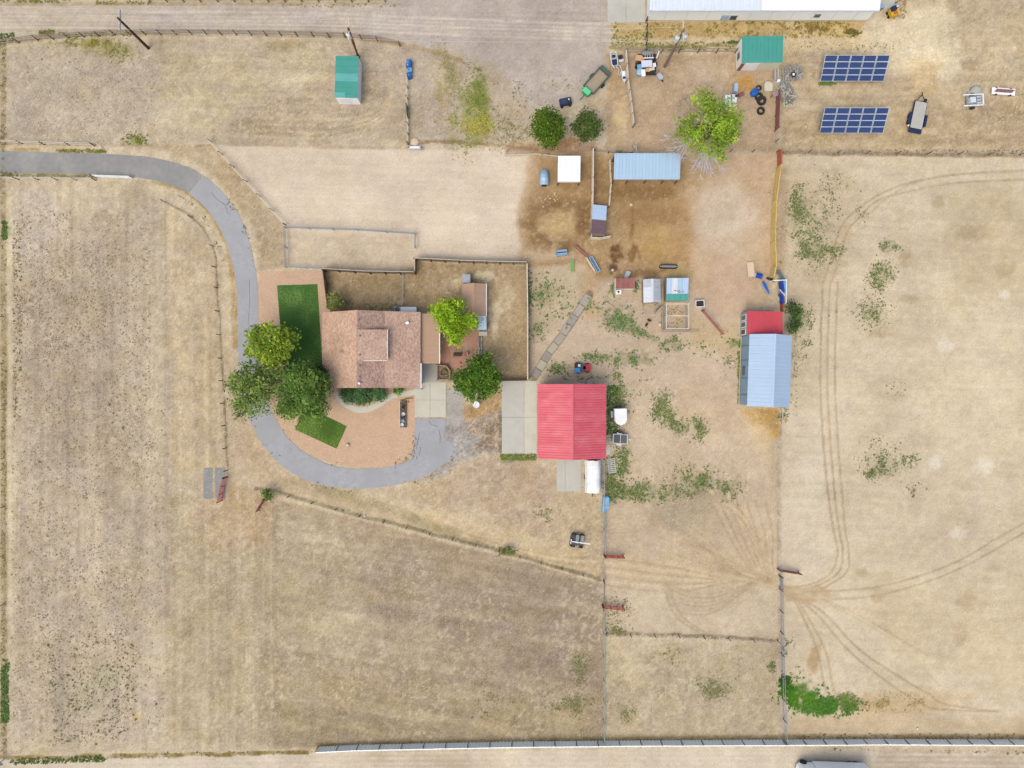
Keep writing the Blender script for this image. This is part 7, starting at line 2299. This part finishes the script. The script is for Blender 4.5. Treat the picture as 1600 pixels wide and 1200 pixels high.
m_water = mat('trough_water', (104, 132, 160), .08, .04, 1, spec=.5)
t = trough('blue grey metal trough by the south edge of the west corral', 877, 396, 1.4, .75, .6, m_slate, m_blue2, 6)
bar(t, 'rack', (-.6, .0, .65), (.6, .0, .65), .12, .06, m_navy)
t = at('black_feeder', 'long black rubber feeder in the middle of the corral', 'feeder', 1044, 417, -1)
pts = [(-1.1 + .26 * (1 - math.cos(a)), .26 * math.sin(a)) for a in np.linspace(-math.pi / 2, math.pi / 2, 7)][::-1]
outl = [(1.14 - .26 + .26 * math.cos(a), .26 * math.sin(a)) for a in np.linspace(-math.pi / 2, math.pi / 2, 7)] + [(-1.14 + .26 - .26 * math.cos(a), .26 * math.sin(a)) for a in np.linspace(math.pi / 2, -math.pi / 2, 7)]
MB().prism(outl, 0, .34).build('tub', m_black, t)
MB().prism([(x_ * .82, y_ * .5) for x_, y_ in outl], .34, .37).build('hollow', m_grey, t)
for s in (-1, 1):
    MB().lathe(s * 1.0, 0, [(.06, .34), (.06, .4), (.02, .42)], 8).build('knob', m_cream, t)
trough('white framed box with a dark opening near the faded red gate', 1092, 475, 1.1, .85, .6, m_whitew, m_dark, 3, 'nest_box')
trough('pale blue water trough slanting beside the red plank', 928.5, 414, .45, 2.1, .55, m_blue2, m_water, 30, 'water_trough')
t = at('white_plank', 'white plank lying along the slanting water trough', 'plank', 922.5, 415, 0)
t.rotation_euler.z = math.radians(-58)
bar(t, 'plank', (-1.2, 0, .3), (1.1, 0, .3), .18, .5, m_cream)
bar(t, 'stake', (-1.1, 0, 0), (-1.1, 0, .6), .08, .08, m_wood2)
bar(t, 'stake', (1.0, 0, 0), (1.0, 0, .6), .08, .08, m_wood2)
t = at('red_plank', 'long faded red plank barrier northwest of the water trough', 'plank', 907.5, 393.5, 0)
t.rotation_euler.z = math.radians(-42)
bar(t, 'plank', (-1.05, 0, .35), (1.05, 0, .35), .2, .5, m_pink)
bar(t, 'stake', (-.9, .1, 0), (-.9, .1, .7), .08, .08, m_wood2)
bar(t, 'stake', (.9, .1, 0), (.9, .1, .7), .08, .08, m_wood2)
t = at('green_post', 'upright green painted panel near the blue grey trough', 'panel', 894, 415.5, 0)
mg = mat('leaf_green_paint', (128, 178, 96), .8, .1, 2)
for k in range(3):
    MB().b2(-.2 + k * .13, -.2 + k * .13 + .12, -.75, .75, .25, .3 + .01 * k).build('board', mg, t)
bar(t, 'batten', (-.22, .5, .22), (.22, .5, .22), .08, .06, m_dkgreen)
bar(t, 'batten', (-.22, -.5, .15), (.22, -.5, .15), .08, .06, m_dkgreen)
t = at('mineral_feeder', 'pale blue grey slatted feeder above the rusty coop', 'feeder', 979.5, 430, -28)
MB().b2(-.25, .25, -.5, .5, 0, .4).build('tub', m_silver, t)
for k in range(3):
    bar(t, 'slat', (-.25, -.35 + k * .35, .45), (.25, -.35 + k * .35, .45), .08, .04, m_blue2)
for px, py, r, lab in [(957, 422, .16, 'pale salt block in the dark manure patch'), (986, 320, .2, 'tan salt block in the upper corral'), (951, 443, .12, 'white ball west of the rusty coop'), (998, 444, .12, 'white ball between the rusty coop and the silver coop'), (1031, 507, .25, 'pale sandstone lump west of the poultry pen'), (1145, 567, .26, 'pinkish white boulder west of the blue barn'), (1433, 1138, .16, 'white ball near the south fence of the east field'), (570, 806, .14, 'white stone beside the diagonal fence'), (1136, 229, .2, 'white rock at the foot of the lime tree'), (992, 230, .4, 'grey concrete lump beside the long shelter')]:
    t = at('rock', lab, 'rock', px, py, random.uniform(0, 90))
    mm = {0: m_silver2, 1: m_cream, 4: m_cream, 5: mat('pink_rock', (222, 200, 184), .9, .1, 2), 9: m_conc3}.get([957, 986, 0, 0, 1031, 1145, 0, 0, 0, 992].index(px) if px in (957, 986, 1031, 1145, 992) else 0, m_silver2)
    MB().lathe(0, 0, [(r * .8, -.03), (r * 1.05, r * .35), (r * .8, r * .9), (r * .3, r * 1.15)], 7).build('rock_body', mm, t)
    MB().lathe(r * .5, r * .4, [(r * .5, -.03), (r * .55, r * .2), (r * .3, r * .5)], 6).build('rock_chip', mm, t)
for px, py, lab in [(1014, 501, 'dark brown hen below the silver coop'), (1009.5, 508, 'dark brown hen beside the weeds below the coops')]:
    t = at('hen', lab, 'hen', px, py, random.uniform(0, 360))
    mb = MB()
    secs = [(-.3, .02, .36), (-.2, .1, .3), (-.05, .15, .26), (.1, .13, .27), (.2, .07, .36), (.24, .055, .44), (.3, .03, .46)]
    mb.tube([(a, 0, z) for a, w, z in secs], [w for a, w, z in secs], 9)
    mb.build('body', mat('hen_brown', (70, 48, 36), .9, .2, 6), t, True)
    for s in (-.05, .05):
        bar(t, 'leg', (.02, s, .0), (.02, s, .2), .02, .02, m_yel)
    MB().prism([(.2, -.01), (.3, -.01), (.3, .01), (.2, .01)], .5, .55).build('comb', m_redp, t)
# jumps beside the yellow fence
t = at('beige_board', 'beige rectangular board lying near the yellow fence', 'board', 1172.5, 421.5, 6)
for k in range(3):
    MB().b2(-.42 + k * .28, -.42 + k * .28 + .275, -.92, .92, .15, .2).build('plank', m_cream, t)
bar(t, 'batten', (-.42, .6, .1), (.42, .6, .1), .1, .1, m_wood)
bar(t, 'batten', (-.42, -.6, .1), (.42, -.6, .1), .1, .1, m_wood)
t = at('blue_barrel', 'royal blue barrel lying by the beige board', 'barrel', 1184.5, 431.5, -15)
MB().tube([(-.45, 0, .3), (-.42, 0, .3), (.42, 0, .3), (.45, 0, .3)], [.22, .3, .3, .22], 14).build('shell', m_blue3, t)
MB().tube([(-.5, .0, .3), (-.46, 0, .3)], .31, 14).build('end_ring', m_silver2, t)
MB().tube([(.3, .0, .3), (.34, 0, .3)], .315, 14).build('hoop', m_sky, t)
t = at('jump_rail', 'tapered blue plank with a pale edge below the royal blue barrel', 'plank', 1195.5, 450, 0)
t.rotation_euler.z = math.radians(-63)
MB().prism([(-.85, -.1), (-.3, -.2), (.85, -.04), (.85, .04), (-.3, .2), (-.85, .1)], .3, .42).build('plank', m_bluep, t)
MB().prism([(-.7, -.16), (.8, -.06), (.8, -.12), (-.5, -.28)], .3, .36).build('edge', m_sky, t)
bar(t, 'foot', (-.5, 0, 0), (-.5, 0, .3), .1, .1, m_grey)
bar(t, 'foot', (.5, 0, 0), (.5, 0, .3), .1, .1, m_grey)
t = at('blue_chute_board', 'upper royal blue board inside the white posted chute', 'board', 1217, 449, 0)
bar(t, 'board', (-.1, .6, .9), (.1, -.7, .9), .28, .9, m_blue3)
bar(t, 'edge', (.2, .6, .9), (.3, -.7, .9), .24, .8, m_sky)
bar(t, 'foot', (0, 0, 0), (0, 0, .5), .1, .1, m_grey)
t = at('blue_chute_board', 'lower royal blue board inside the white posted chute', 'board', 1218, 467, 0)
bar(t, 'board', (-.25, .55, .8), (0, .1, .8), .26, .8, m_blue3)
bar(t, 'board', (0, .1, .8), (0, -.7, .8), .26, .8, m_blue3)
bar(t, 'edge', (-.45, 1.0, 1.25), (.2, .25, 1.25), .1, .1, m_silver2)
bar(t, 'foot', (0, -.3, 0), (0, -.3, .5), .1, .1, m_grey)
t = at('orange_plank', 'short rust red plank between the chute and the annexe', 'plank', 1219.5, 482, 0)
bar(t, 'plank', (-.05, .5, .6), (0, -.45, .6), .12, 1.0, m_orange)
bar(t, 'stake', (.15, -.4, 0), (.15, -.4, 1.2), .1, .1, m_wood3)
t = at('grey_plank', 'dark slate board slanting between the yellow fence and the chute', 'board', 1217, 432, 0)
t.rotation_euler.z = math.radians(-58)
bar(t, 'board', (-.75, 0, .7), (.7, 0, .7), .42, .1, mat('slate_board', (104, 116, 126), .8, .1, 2))
bar(t, 'stake', (-.5, 0, 0), (-.5, 0, .65), .09, .09, m_wood2)
bar(t, 'stake', (.5, 0, 0), (.5, 0, .65), .09, .09, m_wood2)
t = at('dark_log', 'dark log at the foot of the yellow fence', 'log', 1203, 437, -20)
MB().tube([(-.5, 0, .15), (.1, .05, .16), (.5, -.1, .15)], [.13, .15, .1], 8).build('log', m_dark, t)
MB().tube([(.1, .05, .16), (.3, .3, .25)], [.07, .03], 6).build('stub', m_dark, t)
# box truck on the south road
t = at('box_truck', 'white box truck half out of frame on the south road', 'truck', 1295, 1202, -2)
MB().b2(-2.3, 4.2, -1.2, 1.15, .35, 2.9).build('box', mat('truck_white', (296, 296, 298), .4, .02, 1), t)
pts = [(-4.2, -.7), (-3.9, -.95), (-2.35, -1.0), (-2.35, 1.0), (-3.9, .95), (-4.2, .7), (-4.35, 0)]
MB().prism(pts, .35, 2.3).build('cab', MATS['truck_white'], t)
MB().prism([(-3.9, -.8), (-3.55, -.85), (-3.55, .85), (-3.9, .8)], 2.3, 2.33).build('windscreen', m_glass, t)
for x_ in (-3.4, 2.4, 3.2):
    for s in (-1, 1):
        wheel(t, x_, s * 1.02, .42, .25, 'y')
t = at('sign_post', 'white and blue sign board in the southwest corner', 'sign', 6, 1188, 0)
bar(t, 'board', (-.4, -.1, .9), (.0, .1, .9), .06, .5, m_white)
bar(t, 'board', (.0, .1, .9), (.4, -.15, .9), .06, .5, m_silver2)
bar(t, 'post', (0, .1, -.1), (0, .1, .9), .08, .08, m_slate)
t = at('stone_edging', 'grey stone ring edging beside the lime tree', 'edging', 1068, 165, 0)
for k in range(10):
    a = math.pi * k / 9
    MB().box(-.6 + .55 * math.cos(a) + .6, .6 * math.sin(a) + .3, .08, .24, .18, .2, a + 1.57).build('stone', m_pav[k % 5], t)
for k in range(7):
    MB().box(-.6, .15 - k * .28, .08, .18, .25, .2).build('stone', m_pav[(k + 2) % 5], t)
